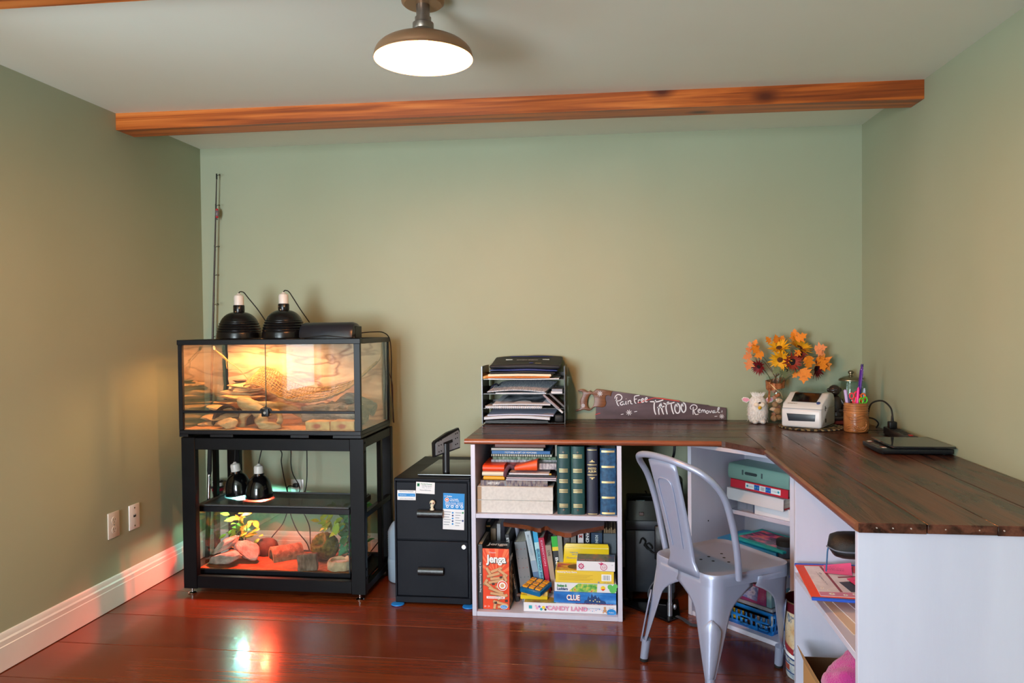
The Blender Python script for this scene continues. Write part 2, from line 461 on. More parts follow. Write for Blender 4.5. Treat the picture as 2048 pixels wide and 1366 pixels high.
for j in range(ny):
 b.face((g[j][0],g[j+1][0],g2[j+1][0],g2[j][0]));b.face((g[j][nx],g2[j][nx],g2[j+1][nx],g[j+1][nx]))
for i in range(nx):
 b.face((g[0][i],g2[0][i],g2[0][i+1],g[0][i+1]));b.face((g[ny][i],g[ny][i+1],g2[ny][i+1],g2[ny][i]))
struct(build(b,'ceiling',CEIL),'off-white ceiling that sags a little towards one side','ceiling')
struct(build(B().box((XL-.12,0,-.06),(XR+.12,.12,2.40)),'wall_back',WALL,smooth=None),'sage green wall behind the terrarium and the desk','wall')
struct(build(B().box((XR,YB,-.06),(XR+.12,0,2.40)),'wall_right',WALL,smooth=None),'sage green side wall the desk top runs along','wall')
WY0,WY1,WZ0,WZ1=-3.02,-2.20,0.76,2.02
bl=B()
bl.box((XL-.12,YB,-.06),(XL,WY0,2.40)).box((XL-.12,WY1,-.06),(XL,0,2.40)).box((XL-.12,WY0,-.06),(XL,WY1,WZ0)).box((XL-.12,WY0,WZ1),(XL,WY1,2.40))
struct(build(bl,'wall_left',WALL,smooth=None),'shaded sage green wall with two white cover plates','wall')
VX0,VX1,VZ0,VZ1=-2.12,-0.98,0.40,2.02
bl=B()
bl.box((XL-.12,YB-.12,-.06),(VX0,YB,2.40)).box((VX1,YB-.12,-.06),(XR+.12,YB,2.40)).box((VX0,YB-.12,-.06),(VX1,YB,VZ0)).box((VX0,YB-.12,VZ1),(VX1,YB,2.40))
struct(build(bl,'wall_front',WALL,smooth=None),'sage green wall facing the desk, with a wide window','wall')
PANE=glass('window_glass','#f2f8f6')
def window(n,along,fixed,a0,a1,z0,z1,sgn,label,mull):
 """casing, sill, sash bars and panes; along = axis of the wall"""
 def P(u,d,z):return(u,fixed+sgn*d,z)if along=='x' else(fixed+sgn*d,u,z)
 def bx(b,u0,u1,d0,d1,q0,q1,bev=.003):
  p,q=P(u0,d0,q0),P(u1,d1,q1)
  b.box([min(i,j)for i,j in zip(p,q)],[max(i,j)for i,j in zip(p,q)],bev)
 c=B();t=.075
 bx(c,a0-t,a0,0,.02,z0,z1+t);bx(c,a1,a1+t,0,.02,z0,z1+t);bx(c,a0,a1,0,.02,z1,z1+t);bx(c,a0-t,a1+t,0,.018,z0-.10,z0-.02)
 o=struct(build(c,n,WHITE),label,'window')
 s=B();bx(s,a0-t-.02,a1+t+.02,-.10,.045,z0-.02,z0);build(s,'sill',WHITE,o)
 f=B();h=(z0+z1)/2
 for(u0,u1,q0,q1)in[(a0,a0+.045,z0,z1),(a1-.045,a1,z0,z1),(a0,a1,z0,z0+.05),(a0,a1,z1-.045,z1),(a0,a1,h-.022,h+.022)]:bx(f,u0,u1,-.08,-.04,q0,q1)
 for k in range(1,mull):
  u=a0+(a1-a0)*k/mull;bx(f,u-.02,u+.02,-.08,-.04,z0,z1)
 build(f,'sash',WHITE,o)
 for k in range(mull):
  for q0,q1 in((z0+.05,h-.022),(h+.022,z1-.045)):
   u0=a0+(a1-a0)*k/mull;u1=a0+(a1-a0)*(k+1)/mull
   p=B();bx(p,u0+.02,u1-.02,-.062,-.058,q0,q1,0);build(p,'pane',PANE,o,smooth=None)
 return o
window('window_1','y',XL,WY0,WY1,WZ0,WZ1,1,'white sash window in the shaded side wall',1)
window('window_2','x',YB,VX0,VX1,VZ0,VZ1,1,'wide white sash window in the wall facing the desk',2)
def baseboard(name,p0,p1,nrm,label):
 p0=Vector(p0);p1=Vector(p1);nrm=Vector(nrm)
 prof=[(0,0.003),(.016,0.003),(.016,.092),(.0135,.0945),(.0135,.113),(.011,.116),(.0085,.119),(.0075,.134),(.004,.140),(0,.141)]
 b=B();A=[b.v(p0+nrm*d+Vector((0,0,z)))for d,z in prof];D=[b.v(p1+nrm*d+Vector((0,0,z)))for d,z in prof]
 for i in range(len(prof)):b.face((A[i],A[(i+1)%len(prof)],D[(i+1)%len(prof)],D[i]))
 b.face(A);b.face(D[::-1])
 return struct(build(b,name,WHITE,smooth=30),label,'baseboard')
baseboard('baseboard_left',(XL,-.016,0),(XL,YB,0),(1,0,0),'white moulded baseboard along the shaded wall')
baseboard('baseboard_back',(XL,0,0),(XR,0,0),(0,-1,0),'white moulded baseboard behind the terrarium stand')
baseboard('baseboard_right',(XR,YB,0),(XR,-2.0,0),(-1,0,0),'white moulded baseboard beyond the end of the desk')
def beam(name,y0,y1,drop,label):
 b=B();A=[]
 for x in[XL+.0005+(XR-XL-.001)*i/12 for i in range(13)]:
  sag=0.004*math.sin((x-XL)/(XR-XL)*PI)
  yc=-0.022*(x-XL)/(XR-XL)
  A.append([b.v((x,y0+yc,zc(x,y0)+.004)),b.v((x,y1+yc,zc(x,y1)+.004)),b.v((x,y1+yc,zc(x,y1)-drop+sag)),b.v((x,y0+yc,zc(x,y0)-drop+sag))])
 for p,q in zip(A,A[1:]):
  for k in range(4):b.face((p[k],p[(k+1)%4],q[(k+1)%4],q[k]))
 b.face(A[0]);b.face(A[-1][::-1])
 bmesh.ops.recalc_face_normals(b.bm,faces=b.bm.faces)
 return struct(build(b,name,BEAMW,smooth=None),label,'beam')
beam('trim_1',-0.708,-0.577,0.076,'knotty orange pine beam across the ceiling above the desk')
beam('trim_2',-2.09,-1.960,0.076,'knotty orange pine beam at the upper corner of the picture')
def cover_plate(yc,zc_,label,kind):
 x=XL
 t=thing('outlet_plate' if kind=='outlet' else 'jack_plate',label,'wall plate',(x,yc,zc_))
 b=B().box((x,yc-.038,zc_-.0585),(x+.006,yc+.038,zc_+.0585),bev=.0025,seg=2)
 build(b,'plate',PLATE if kind=='outlet' else WHITEPL,t)
 if kind=='outlet':
  for s in(-1,1):
   f=B().cyl((x+.005,yc,zc_+s*.0215),(x+.0078,yc,zc_+s*.0215),.0165,seg=20);fo=build(f,'socket_face',PLATE,t)
   h=B()
   for q in(-1,1):h.box((x+.0076,yc+q*.0062-.001,zc_+s*.0215-.001),(x+.0081,yc+q*.0062+.001,zc_+s*.0215+.0075))
   h.cyl((x+.0076,yc,zc_+s*.0215-.008),(x+.0081,yc,zc_+s*.0215-.008),.0022,seg=8)
   build(h,'slot',DARK,fo,smooth=None)
  build(B().cyl((x+.005,yc,zc_),(x+.0072,yc,zc_),.003,seg=10),'screw',METALK,t)
 else:
  for s in(-1,1):build(B().cyl((x+.005,yc,zc_+s*.042),(x+.0075,yc,zc_+s*.042),.0035,seg=10),'screw',mat('worn_brass_screw','#7a6a55',.4,1.0),t)
  build(B().box((x+.0055,yc-.009,zc_-.001),(x+.0068,yc+.009,zc_+.011)),'jack_opening',DARK,t,smooth=None)
  build(B().box((x+.006,yc-.009,zc_+.008),(x+.012,yc+.004,zc_+.012),bev=.001),'latch',mat('dull_grey_plastic','#8a8a86',.5),t)
DARK=mat('dark_recess','#0c0c0d',.7)
PLATE=mat('ivory_plate','#d9cfc0',.35)
WHITEPL=mat('white_plate','#eceae6',.3)
cover_plate(-.785,.373,'ivory duplex outlet plate on the shaded wall','outlet')
cover_plate(-.638,.373,'white wall plate with one small jack, beside the terrarium stand','jack')
# ================================================================ CEILING LAMP
LX,LY=-.5265,-1.75
def ceiling_lamp():
 zt=zc(LX,LY)
 t=thing('ceiling_lamp','bronze barn-style ceiling lamp with a wide white-lined shade, lit','lamp',(LX,LY,zt))
 BR=mat('brushed_bronze','#a07c5c',rough=.42,metal=.6)
 NK=mat('aged_nickel','#8b7f74',rough=.35,metal=.9)
 ENA=mat('white_enamel','#fff6e6',rough=.35)
 build(B().lathe([(0,zt+.001),(.064,zt+.001),(.064,zt-.012),(.061,zt-.026),(.054,zt-.032),(0,zt-.032)],(LX,LY,0),seg=40),'canopy',BR,t)
 zr=2.029
 build(B().lathe([(0,zt-.030),(.0195,zt-.030),(.0195,2.148),(.0235,2.146),(.0235,2.133),(.0305,2.129),(.0305,2.113),(.0298,2.1115),(.0305,2.110),(.0312,2.094),(0,2.094)],(LX,LY,0),seg=28),'stem',NK,t)
 RS=.1425
 prof=[(.030,2.104),(.034,2.094),(.038,2.0895)]
 for i in range(12):
  a=R(8+78*i/11);prof.append((.028+(RS-.028)*math.sin(a),zr+.0015+.059*math.cos(a)**0.9))
 prof+=[(RS,zr+.001),(RS+.0015,zr-.001),(RS,zr-.003)]
 sh=build(B().lathe(prof,(LX,LY,0),seg=64),'shade',BR,t)
 pin=[(r-.0012 if r>.03 else r-.001,z-.0018)for r,z in prof[2:-2]]+[(RS-.0005,zr-.0025)]
 build(B().lathe([(0.0,2.086)]+pin,(LX,LY,0),seg=64),'shade_lining',ENA,sh,smooth=60)
 BULB=mat('lit_bulb','#fff1d0',.3,emit='#ffa056',estr=1600)
 build(B().lathe([(0,2.086),(.013,2.086),(.014,2.075),(.020,2.066),(.0265,2.050),(.028,2.040),(.0255,2.026),(.018,2.016),(.008,2.0105),(0,2.0095)],(LX,LY,0),seg=24),'bulb',BULB,t,smooth=80)
 l=mat('shade_sticker','#c9b79a',.5)
 a=R(-20);rr=.118;c=Vector((LX+rr*math.cos(a),LY+rr*math.sin(a),zr+.0135))
ceiling_lamp()
# ================================================================ TERRARIUM STAND AND TANKS
STEEL=mat('black_powder_coat','#07080b',spec=.16,rough=.42,bump=.06,bscale=300,var=.15,vscale=5,rvar=.08)
BLKP=mat('black_plastic','#0a0b0d',spec=.35,rough=.42,var=.1,vscale=10)
BLKS=mat('satin_black_frame','#0a0c12',spec=.3,rough=.36)
CHROME=mat('chrome','#d5d5d5',rough=.15,metal=1.0)
RUB=mat('black_rubber','#0d0d0e',rough=.7)
SX0,SX1,SY0,SY1=-2.010,-1.116,-.600,-.146
STOP=.744
t=thing('terrarium_stand','black steel terrarium stand on four levelling feet','stand',((SX0+SX1)/2,(SY0+SY1)/2,0))
LG=.068
for(x,y,dx,dy)in[(SX0,SY0,1,1),(SX1,SY0,-1,1),(SX0,SY1,1,-1),(SX1,SY1,-1,-1)]:
 b=B()
 x2=x+dx*LG;y2=y+dy*.034
 b.box((min(x,x2),min(y,y2),.026),(max(x,x2),max(y,y2),STOP),bev=.002)
 lg=build(b,'leg',STEEL,t)
 cx,cy=(x+x2)/2,(y+y2)/2
 f=B().cyl((cx,cy,.006),(cx,cy,.027),.0052,seg=12).lathe([(0,.0005),(.019,.0005),(.020,.003),(.015,.007),(.007,.009),(0,.009)],(cx,cy,0),seg=24)
 build(f,'foot',CHROME,lg)
 if y==SY0:
  for zz in(STOP-.02,STOP-.06,.10,.14):
   build(B().cyl((x,y+.02,zz),(x+(-.003 if dx>0 else .003),y+.02,zz),.0055,seg=10),'bolt',STEEL,lg)
for y0,y1,top in[(SY0+.002,SY0+.030,1),(SY1-.030,SY1-.002,1)]:
 build(B().box((SX0+LG,y0,.687),(SX1-LG,y1,STOP-.002),bev=.0015),'rail',STEEL,t)
 build(B().box((SX0+LG,y0,.030),(SX1-LG,y1,.086),bev=.0015),'rail',STEEL,t)
for x0,x1 in[(SX0+.003,SX0+.028),(SX1-.028,SX1-.003)]:
 build(B().box((x0,SY0+.034,.700),(x1,SY1-.034,STOP-.003),bev=.0015),'side_rail',STEEL,t)
 build(B().box((x0,SY0+.034,.030),(x1,SY1-.034,.062),bev=.0015),'side_rail',STEEL,t)
 build(B().box((x0,SY0+.034,.372),(x1,SY1-.034,.398),bev=.0015),'side_rail',STEEL,t)
 build(B().box((x0+.002,-.335,.062),(x1-.002,-.305,.700),bev=.0015),'side_slat',STEEL,t)
build(B().box((SX0+.03,SY0+.03,.064),(SX1-.03,SY1-.03,.074)),'base_shelf',STEEL,t)
build(B().box((SX0+.03,SY0+.03,.730),(SX1-.03,SY1-.03,.742)),'top_shelf',STEEL,t)
GL=glass('tank_glass','#f3f8f5',1.5)
GLD=glass('tank_door_glass','#f3f8f5',.75)
UX0,UX1,UY0,UY1=-2.019,-1.128,-.600,-.145
UZ0,UZ1=.7465,1.204
t=thing('terrarium','wide glass terrarium with black frame, warm lit desert inside','terrarium',((UX0+UX1)/2,(UY0+UY1)/2,UZ0))
b=B()
for a,c in[((UX0-.003,UY0-.003,1.180),(UX1+.003,UY0+.022,UZ1)),((UX0-.003,UY1-.022,1.180),(UX1+.003,UY1+.003,UZ1)),((UX0-.003,UY0+.022,1.180),(UX0+.022,UY1-.022,UZ1)),((UX1-.022,UY0+.022,1.180),(UX1+.003,UY1-.022,UZ1)),((-1.60,UY0+.022,1.184),(-1.575,UY1-.022,UZ1-.003))]:b.box(a,c,bev=.002)
tf=build(b,'top_frame',BLKS,t)
build(B().box((UX0+.022,UY0+.022,1.196),(-1.60,UY1-.022,1.1975)),'screen_lid',screen_mat('lid_screen','#15161a',.62),t,smooth=None)
build(B().box((-1.575,UY0+.022,1.196),(UX1-.022,UY1-.022,1.1975)),'screen_lid',MATS['lid_screen'],t,smooth=None)
b=B()
b.box((UX0,UY0,.760),(UX1,UY0+.02,.779),bev=.002).box((UX0,UY1-.02,.760),(UX1,UY1,.779),bev=.002).box((UX0,UY0+.02,.760),(UX0+.02,UY1-.02,.779),bev=.002).box((UX1-.02,UY0+.02,.760),(UX1,UY1-.02,.779),bev=.002)
b.box((UX0+.01,UY0+.01,.758),(UX1-.01,UY1-.01,.763))
build(b,'bottom_frame',BLKS,t)
for x0,x1 in[(UX0,UX0+.045),(UX0+.155,UX0+.27),(UX1-.34,UX1-.25),(UX1-.135,UX1)]:
 build(B().box((x0,UY0+.001,UZ0),(x1,UY1-.001,.7605),bev=.001),'base_block',BLKS,t)
for x0,x1 in[(UX0,UX0+.021),(UX1-.030,UX1)]:
 for y0,y1 in[(UY0,UY0+.018),(UY1-.018,UY1)]:
  build(B().box((x0,y0,.779),(x1,y1,1.182),bev=.0015),'corner_post',BLKS,t)
build(B().box((UX0+.021,UY0,.8595),(UX1-.030,UY0+.012,.872),bev=.0015),'divider_rail',BLKS,t)
def pane(n,a,c,m=GL,par=t):return build(B().box(a,c),n,m,par,smooth=None)
pane('front_pane',(UX0+.02,UY0+.007,.779),(UX1-.03,UY0+.009,.861))
dl=pane('sliding_door',(UX0+.021,UY0+.003,.871),(-1.583,UY0+.006,1.182),GLD)
dr=pane('sliding_door',(-1.588,UY0+.009,.871),(UX1-.030,UY0+.012,1.182),GLD)
build(B().box((-1.5860,UY0+.0025,.871),(-1.5834,UY0+.0065,1.182)),'door_edge',mat('glass_edge_dark','#2f4a44',.2),dl,smooth=None)
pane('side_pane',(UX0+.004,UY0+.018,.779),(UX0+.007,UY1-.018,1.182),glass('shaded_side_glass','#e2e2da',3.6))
pane('side_pane',(UX1-.007,UY0+.018,.779),(UX1-.004,UY1-.018,1.182))
pane('back_pane',(UX0+.02,UY1-.010,.779),(UX1-.03,UY1-.007,1.182))
lk=B().box((-1.600,UY0-.016,.846),(-1.566,UY0,.884),bev=.003,seg=2)
lk=build(lk,'lock',BLKP,t)
build(B().cyl((-1.583,UY0-.0175,.864),(-1.583,UY0-.015,.864),.0065,seg=16),'keyhole',CHROME,lk)
hp=[(.029*math.cos(a),.017*math.sin(a))for a in[PI*i/14 for i in range(15)]]
build(B().prism([(-1.582+u,.873+v)for u,v in hp],UY0-.008,UY0-.002,'xz').cyl((-1.582,UY0-.005,.888),(-1.582,UY0-.005,.897),.003,seg=8),'door_catch',BLKP,t)
m=bpy.data.materials.new('desert_rock_backing');m.use_nodes=True
nt=m.node_tree;n=nt.nodes;l=nt.links;p=n['Principled BSDF'];p.inputs['Roughness'].default_value=.8
tc=n.new('ShaderNodeTexCoord');mp=n.new('ShaderNodeMapping');mp.inputs['Scale'].default_value=(5.0,5.0,16.0);l.new(tc.outputs['Object'],mp.inputs['Vector'])
wv=n.new('ShaderNodeTexNoise');wv.inputs['Scale'].default_value=1.0;wv.inputs['Detail'].default_value=7;wv.inputs['Distortion'].default_value=1.2;l.new(mp.outputs[0],wv.inputs['Vector'])
mp2=n.new('ShaderNodeMapping');mp2.inputs['Scale'].default_value=(2.6,1.0,8.5);l.new(tc.outputs['Object'],mp2.inputs['Vector']);wq=n.new('ShaderNodeTexNoise');wq.inputs['Scale'].default_value=1.0;wq.inputs['Detail'].default_value=3;wq.inputs['Distortion'].default_value=.6;l.new(mp2.outputs[0],wq.inputs['Vector']);wa=n.new('ShaderNodeMath');wa.operation='SUBTRACT';wa.inputs[1].default_value=.5;l.new(wq.outputs[0],wa.inputs[0]);w2=n.new('ShaderNodeMath');w2.operation='ABSOLUTE';l.new(wa.outputs[0],w2.inputs[0])
c1=n.new('ShaderNodeValToRGB');e=c1.color_ramp.elements;e[0].position=.25;e[0].color=lin('#b98a6a');e[1].position=.75;e[1].color=lin('#e8c09c');l.new(wv.outputs[0],c1.inputs[0])
c2=n.new('ShaderNodeValToRGB');e=c2.color_ramp.elements;e[0].position=.004;e[0].color=(.62,.62,.62,1);e[1].position=.036;e[1].color=(0,0,0,1);l.new(w2.outputs[0],c2.inputs[0])
mx=n.new('ShaderNodeMix');mx.data_type='RGBA';l.new(c2.outputs[0],mx.inputs['Factor']);l.new(c1.outputs[0],mx.inputs['A']);mx.inputs['B'].default_value=lin('#6e3524')
l.new(mx.outputs['Result'],p.inputs['Base Color'])
bp=n.new('ShaderNodeBump');bp.inputs['Strength'].default_value=.5;bp.inputs['Distance'].default_value=.01;l.new(wv.outputs[0],bp.inputs['Height']);l.new(bp.outputs[0],p.inputs['Normal'])
BACKROCK=m
b=B();nx,nz=70,34
bx0,bx1,bz0,bz1=UX0+.022,UX1-.032,.78,1.180
G=[]
for j in range(nz+1):
 row=[]
 for i in range(nx+1):
  x=bx0+(bx1-bx0)*i/nx;z=bz0+(bz1-bz0)*j/nz
  h=.008*noise.fractal(Vector((x*5,3.1,z*16)),1.0,2.0,4)+.003*math.sin(z*62+5*noise.noise(Vector((x*4,0,z*3))))
  row.append(b.v((x,UY1-.030+h,z)))
 G.append(row)
for j in range(nz):
 for i in range(nx):b.face((G[j][i],G[j][i+1],G[j+1][i+1],G[j+1][i]))
back=[[b.v((x,UY1-.012,z))for x in(bx0,bx1)]for z in(bz0,bz1)]
b.face((back[0][0],back[1][0],back[1][1],back[0][1]))
build(b,'rock_backing',BACKROCK,t,smooth=60)
SAND=ramp_noise('desert_sand',[(.3,'#b5754a'),(.7,'#d39a6c')],scale=60,rough=.95,bump=.6,bdist=.003,bscale=400)
b=B();nx,ny=40,18
def sandbed(x0,x1,y0,y1,z0,z1,seed):
 b=B();G=[]
 for j in range(ny+1):
  row=[]
  for i in range(nx+1):
   x=x0+(x1-x0)*i/nx;y=y0+(y1-y0)*j/ny
   row.append(b.v((x,y,z1+.004*noise.fractal(Vector((x*9,y*9,seed)),1,2,3))))
  G.append(row)
 for j in range(ny):
  for i in range(nx):b.face((G[j][i],G[j][i+1],G[j+1][i+1],G[j+1][i]))
 rim=[G[0][i]for i in range(nx+1)]+[G[j][nx]for j in range(1,ny+1)]+[G[ny][i]for i in range(nx-1,-1,-1)]+[G[j][0]for j in range(ny-1,0,-1)]
 low=[b.v((v.co.x,v.co.y,z0))for v in rim]
 for i in range(len(rim)):b.face((rim[i],low[i],low[(i+1)%len(rim)],rim[(i+1)%len(rim)]))
 b.face(low)
 return b
tag(build(sandbed(UX0+.010,UX1-.009,UY0+.011,UY1-.032,.7635,.782,1.0),'sand',SAND),'orange sand covering the floor of the upper terrarium','sand',kind='stuff')
SANDST=ramp_noise('sandstone',[(.25,'#a8764f'),(.55,'#d8ab7c'),(.8,'#e8c79c')],scale=14,rough=.9,bump=.7,bdist=.006,bscale=60)
t=thing('rock_ledge','stepped sandstone ledge of stacked slabs under the heat lamp','rock',(-1.90,-.30,.783))
rnd=random.Random(4)
lay=[(-1.925,-.36,.125,.150),(-1.932,-.35,.115,.15),(-1.905,-.30,.150,.14),(-1.90,-.30,.150,.13),(-1.89,-.29,.155,.13),(-1.88,-.285,.145,.125),(-1.862,-.28,.135,.115),(-1.858,-.285,.115,.11),(-1.848,-.285,.095,.10)]
z=.781
for i,(cx,cy,sx,sy)in enumerate(lay):
 hh=.0235
 y_front=cy
 b=B().rock((0,0,0),(sx*rnd.uniform(.92,1.06),sy*rnd.uniform(.92,1.05),hh*.92),seed=40+i,sub=3,amp=.16,freq=2.2,cuts=9)
 for v in b.bm.verts:
  v.co+=Vector((cx+(.01 if i%2 else-.01),cy,z+hh/2))
  v.co.x=max(v.co.x,UX0+.010);v.co.y=min(v.co.y,UY1-.036)
  v.co.y=max(v.co.y,-.56)
 build(b,'slab',SANDST,t,smooth=35)
 z+=.0222
LEDZ=z
t=thing('feeding_dish','small brown dish on top of the sandstone ledge','dish',(-1.868,-.300,LEDZ+.004))
build(B().lathe([(0,LEDZ+.003),(.022,LEDZ+.003),(.034,LEDZ+.011),(.036,LEDZ+.013),(.034,LEDZ+.0135),(.022,LEDZ+.007),(0,LEDZ+.006)],(-1.868,-.30,0),seg=28),'bowl',mat('brown_stoneware','#5a4436',.35),t)
build(B().lathe([(0,LEDZ+.0112),(.030,LEDZ+.0112)],(-1.868,-.30,0),seg=28),'water',mat('still_water','#d9dfe2',.05,spec=.8),t)
DRIFT=ramp_noise('weathered_driftwood',[(.2,'#6f5138'),(.5,'#b89468'),(.8,'#d9bb90')],scale=5,rough=.85,bump=.7,bdist=.006,stretch=(2,2,9),detail=9,distortion=1.0)
def limb(b,pts,rads,seg=12,seed=0,amp=.22,n=6):
 P=smooth_path(pts,n);rr=[]
 for i in range(len(P)):
  f=i/(len(P)-1)*(len(rads)-1);k=min(int(f),len(rads)-2);rr.append(rads[k]+(rads[k+1]-rads[k])*(f-k))
 n0=len(b.bm.verts);b.tube(P,rr,seg=seg)
 b.bm.verts.ensure_lookup_table()
 for v in list(b.bm.verts)[n0:]:v.co+=noise.noise_vector(v.co*38+Vector((seed,0,0)))*amp*(sum(rads)/len(rads))
b=B()
limb(b,[(-1.79,-.44,.905),(-1.755,-.46,.890),(-1.70,-.48,.872),(-1.655,-.50,.84),(-1.645,-.52,.815),(-1.62,-.545,.797),(-1.575,-.555,.792),(-1.535,-.556,.795)],[.024,.034,.034,.026,.030,.025,.020,.009],seed=1)
limb(b,[(-1.745,-.46,.890),(-1.74,-.47,.86),(-1.755,-.485,.83),(-1.765,-.49,.80),(-1.77,-.49,.785)],[.03,.028,.02,.022,.028],seed=5)
limb(b,[(-1.70,-.48,.875),(-1.63,-.42,.872),(-1.56,-.36,.850),(-1.50,-.33,.80)],[.03,.025,.02,.013],seed=9)
limb(b,[(-1.655,-.50,.84),(-1.60,-.48,.855),(-1.565,-.50,.84),(-1.555,-.52,.81),(-1.57,-.53,.79)],[.02,.013,.014,.013,.014],seed=12)
tag(build(b,'driftwood',DRIFT,smooth=70),'knotted pale driftwood root lying in front of the sandstone ledge','driftwood')
b=B().rock((0,0,0),(.052,.032,.030),seed=71,sub=3,amp=.2,cuts=6)
b.bm.transform(Matrix.Translation((-1.806,-.542,.803)))
tag(build(b,'stone',SANDST,smooth=40),'small tan stone between the ledge and the driftwood root','rock')
b=B()
A=[]
for i in range(15):
 a=PI*i/14
 A.append([(-1.845+.082*math.cos(a)*s,yy,.782+.105*math.sin(a)*s)for s in(1.0,.86)for yy in(-.475,-.36)])
V=[[b.v(q)for q in ring]for ring in A]
for p_,q_ in zip(V,V[1:]):
 b.face((p_[0],q_[0],q_[1],p_[1]));b.face((p_[2],p_[3],q_[3],q_[2]));b.face((p_[0],p_[2],q_[2],q_[0]));b.face((p_[1],q_[1],q_[3],p_[3]))
b.face((V[0][0],V[0][1],V[0][3],V[0][2]));b.face((V[-1][0],V[-1][2],V[-1][3],V[-1][1]))
b.jitter(.004,40)
tag(build(b,'rock_hide',ramp_noise('dark_hide',[(.3,'#3a2118'),(.7,'#5e3a28')],scale=12,rough=.9,bump=.5)),'dark brown arched hide beside the stacked ledge','hide')
BARKG=ramp_noise('grey_bark',[(.25,'#4a3e36'),(.55,'#857565'),(.8,'#a89884')],scale=10,rough=.95,bump=1.0,bdist=.012,stretch=(1.0,6,6),detail=9)
b=B();limb(b,[(-1.49,-.40,.830),(-1.42,-.385,.838),(-1.34,-.38,.842),(-1.26,-.40,.835),(-1.175,-.42,.838)],[.036,.046,.05,.052,.047],seed=3,amp=.3,seg=16)
for v in b.bm.verts:v.co.z=max(v.co.z,.783)
tag(build(b,'bark_log',BARKG,smooth=60),'grey bark log lying behind the two sandstone blocks','log')
b=B();limb(b,[(-1.36,-.30,.845),(-1.30,-.27,.885),(-1.24,-.26,.870),(-1.17,-.27,.845)],[.03,.042,.038,.03],seed=6,amp=.3,seg=14)
for v in b.bm.verts:v.co.z=max(v.co.z,.783)
tag(build(b,'bark_log',BARKG,smooth=60),'second darker bark piece leaning up behind the grey log','log')
SLB=bpy.data.materials.new('red_stained_sandstone');SLB.use_nodes=True
nt=SLB.node_tree;n=nt.nodes;l=nt.links;p=n['Principled BSDF'];p.inputs['Roughness'].default_value=.9
tc=n.new('ShaderNodeTexCoord');nz_=n.new('ShaderNodeTexNoise');nz_.inputs['Scale'].default_value=22;nz_.inputs['Detail'].default_value=6;l.new(tc.outputs['Object'],nz_.inputs['Vector'])
c1=n.new('ShaderNodeValToRGB');e=c1.color_ramp.elements;e[0].position=.3;e[0].color=lin('#bd8550');e[1].position=.7;e[1].color=lin('#e6bb80');l.new(nz_.outputs[0],c1.inputs[0])
ln=n.new('ShaderNodeVectorMath');ln.operation='LENGTH';mpp=n.new('ShaderNodeMapping');mpp.inputs['Location'].default_value=(-.6,-.6,-1.75);mpp.inputs['Scale'].default_value=(32,0,62);l.new(tc.outputs['Object'],mpp.inputs['Vector'])
ad=n.new('ShaderNodeVectorMath');ad.operation='ADD';sc_=n.new('ShaderNodeVectorMath');sc_.operation='SCALE';sc_.inputs['Scale'].default_value=1.2;l.new(nz_.outputs[1],sc_.inputs[0]);l.new(mpp.outputs[0],ad.inputs[0]);l.new(sc_.outputs[0],ad.inputs[1]);l.new(ad.outputs[0],ln.inputs[0])
c2=n.new('ShaderNodeValToRGB');e=c2.color_ramp.elements;e[0].position=.5;e[0].color=(.75,.75,.75,1);e[1].position=1.0;e[1].color=(0,0,0,1);l.new(ln.outputs['Value'],c2.inputs[0])
mx=n.new('ShaderNodeMix');mx.data_type='RGBA';l.new(c2.outputs[0],mx.inputs['Factor']);l.new(c1.outputs[0],mx.inputs['A']);mx.inputs['B'].default_value=lin('#b23a34');l.new(mx.outputs['Result'],p.inputs['Base Color'])
bp=n.new('ShaderNodeBump');bp.inputs['Strength'].default_value=.5;bp.inputs['Distance'].default_value=.004;l.new(nz_.outputs[0],bp.inputs['Height']);l.new(bp.outputs[0],p.inputs['Normal'])
for x0,x1,h_,sd,lb in[(-1.402,-1.284,.040,1,'rough sandstone block with red marks, nearer the terrarium lock'),(-1.280,-1.165,.042,2,'squarer sandstone block with a red smear beside the terrarium frame post')]:
 b=B().box((x0,-.585,.781),(x1,-.50,.781+h_),bev=.004,seg=2)
 bmesh.ops.subdivide_edges(b.bm,edges=b.bm.edges,cuts=4,use_grid_fill=True)
 for v in b.bm.verts:v.co+=noise.noise_vector(v.co*45+Vector((sd,0,0)))*.0032
 for v in b.bm.verts:v.co.y=max(v.co.y,-.588)
 tag(build(b,'sandstone_block',SLB,smooth=50),lb,'rock','red marked sandstone blocks')
STRAW=mat('seagrass_cord','#a67f4e',.85,var=.3,vscale=60)
t=thing('reptile_hammock','woven seagrass hammock slung across the terrarium','hammock',(-1.45,-.32,.95))
b=B()
spine=smooth_path([(-1.802,-.33,.990),(-1.765,-.33,1.000),(-1.70,-.33,.975),(-1.60,-.34,.915),(-1.50,-.34,.893),(-1.40,-.34,.905),(-1.32,-.34,.935),(-1.25,-.33,.980),(-1.19,-.30,1.040),(-1.155,-.27,1.075)],7)
nS=len(spine);nW=11
rows=[]
for i,p_ in enumerate(spine):
 f=i/(nS-1)
 half=.125*(min(1,f/.07)**.5)*(1-f)**.75+.012
 sag=.05*math.sin(PI*min(1,f*1.3))+.01
 row=[]
 for k in range(nW):
  u=-1+2*k/(nW-1)
  row.append(Vector((p_.x,p_.y+u*half*.72,p_.z+(u*.30+.0)*half+u*u*sag*.6)))
 rows.append(row)
def cord(b,pts,r,seg=5,ph=0):
 P=[]
 for i,q in enumerate(pts):P.append(q+Vector((0,.0016*math.sin(i*2.3+ph),.0016*math.cos(i*2.3+ph))))
 b.tube(P,r,seg=seg)
for k in range(nW):cord(b,[rows[i][k]for i in range(nS)],.0034,ph=k)
for i in range(2,nS-16):
 if i%2==0 or i<30:cord(b,rows[i],.0024,ph=i*1.7)
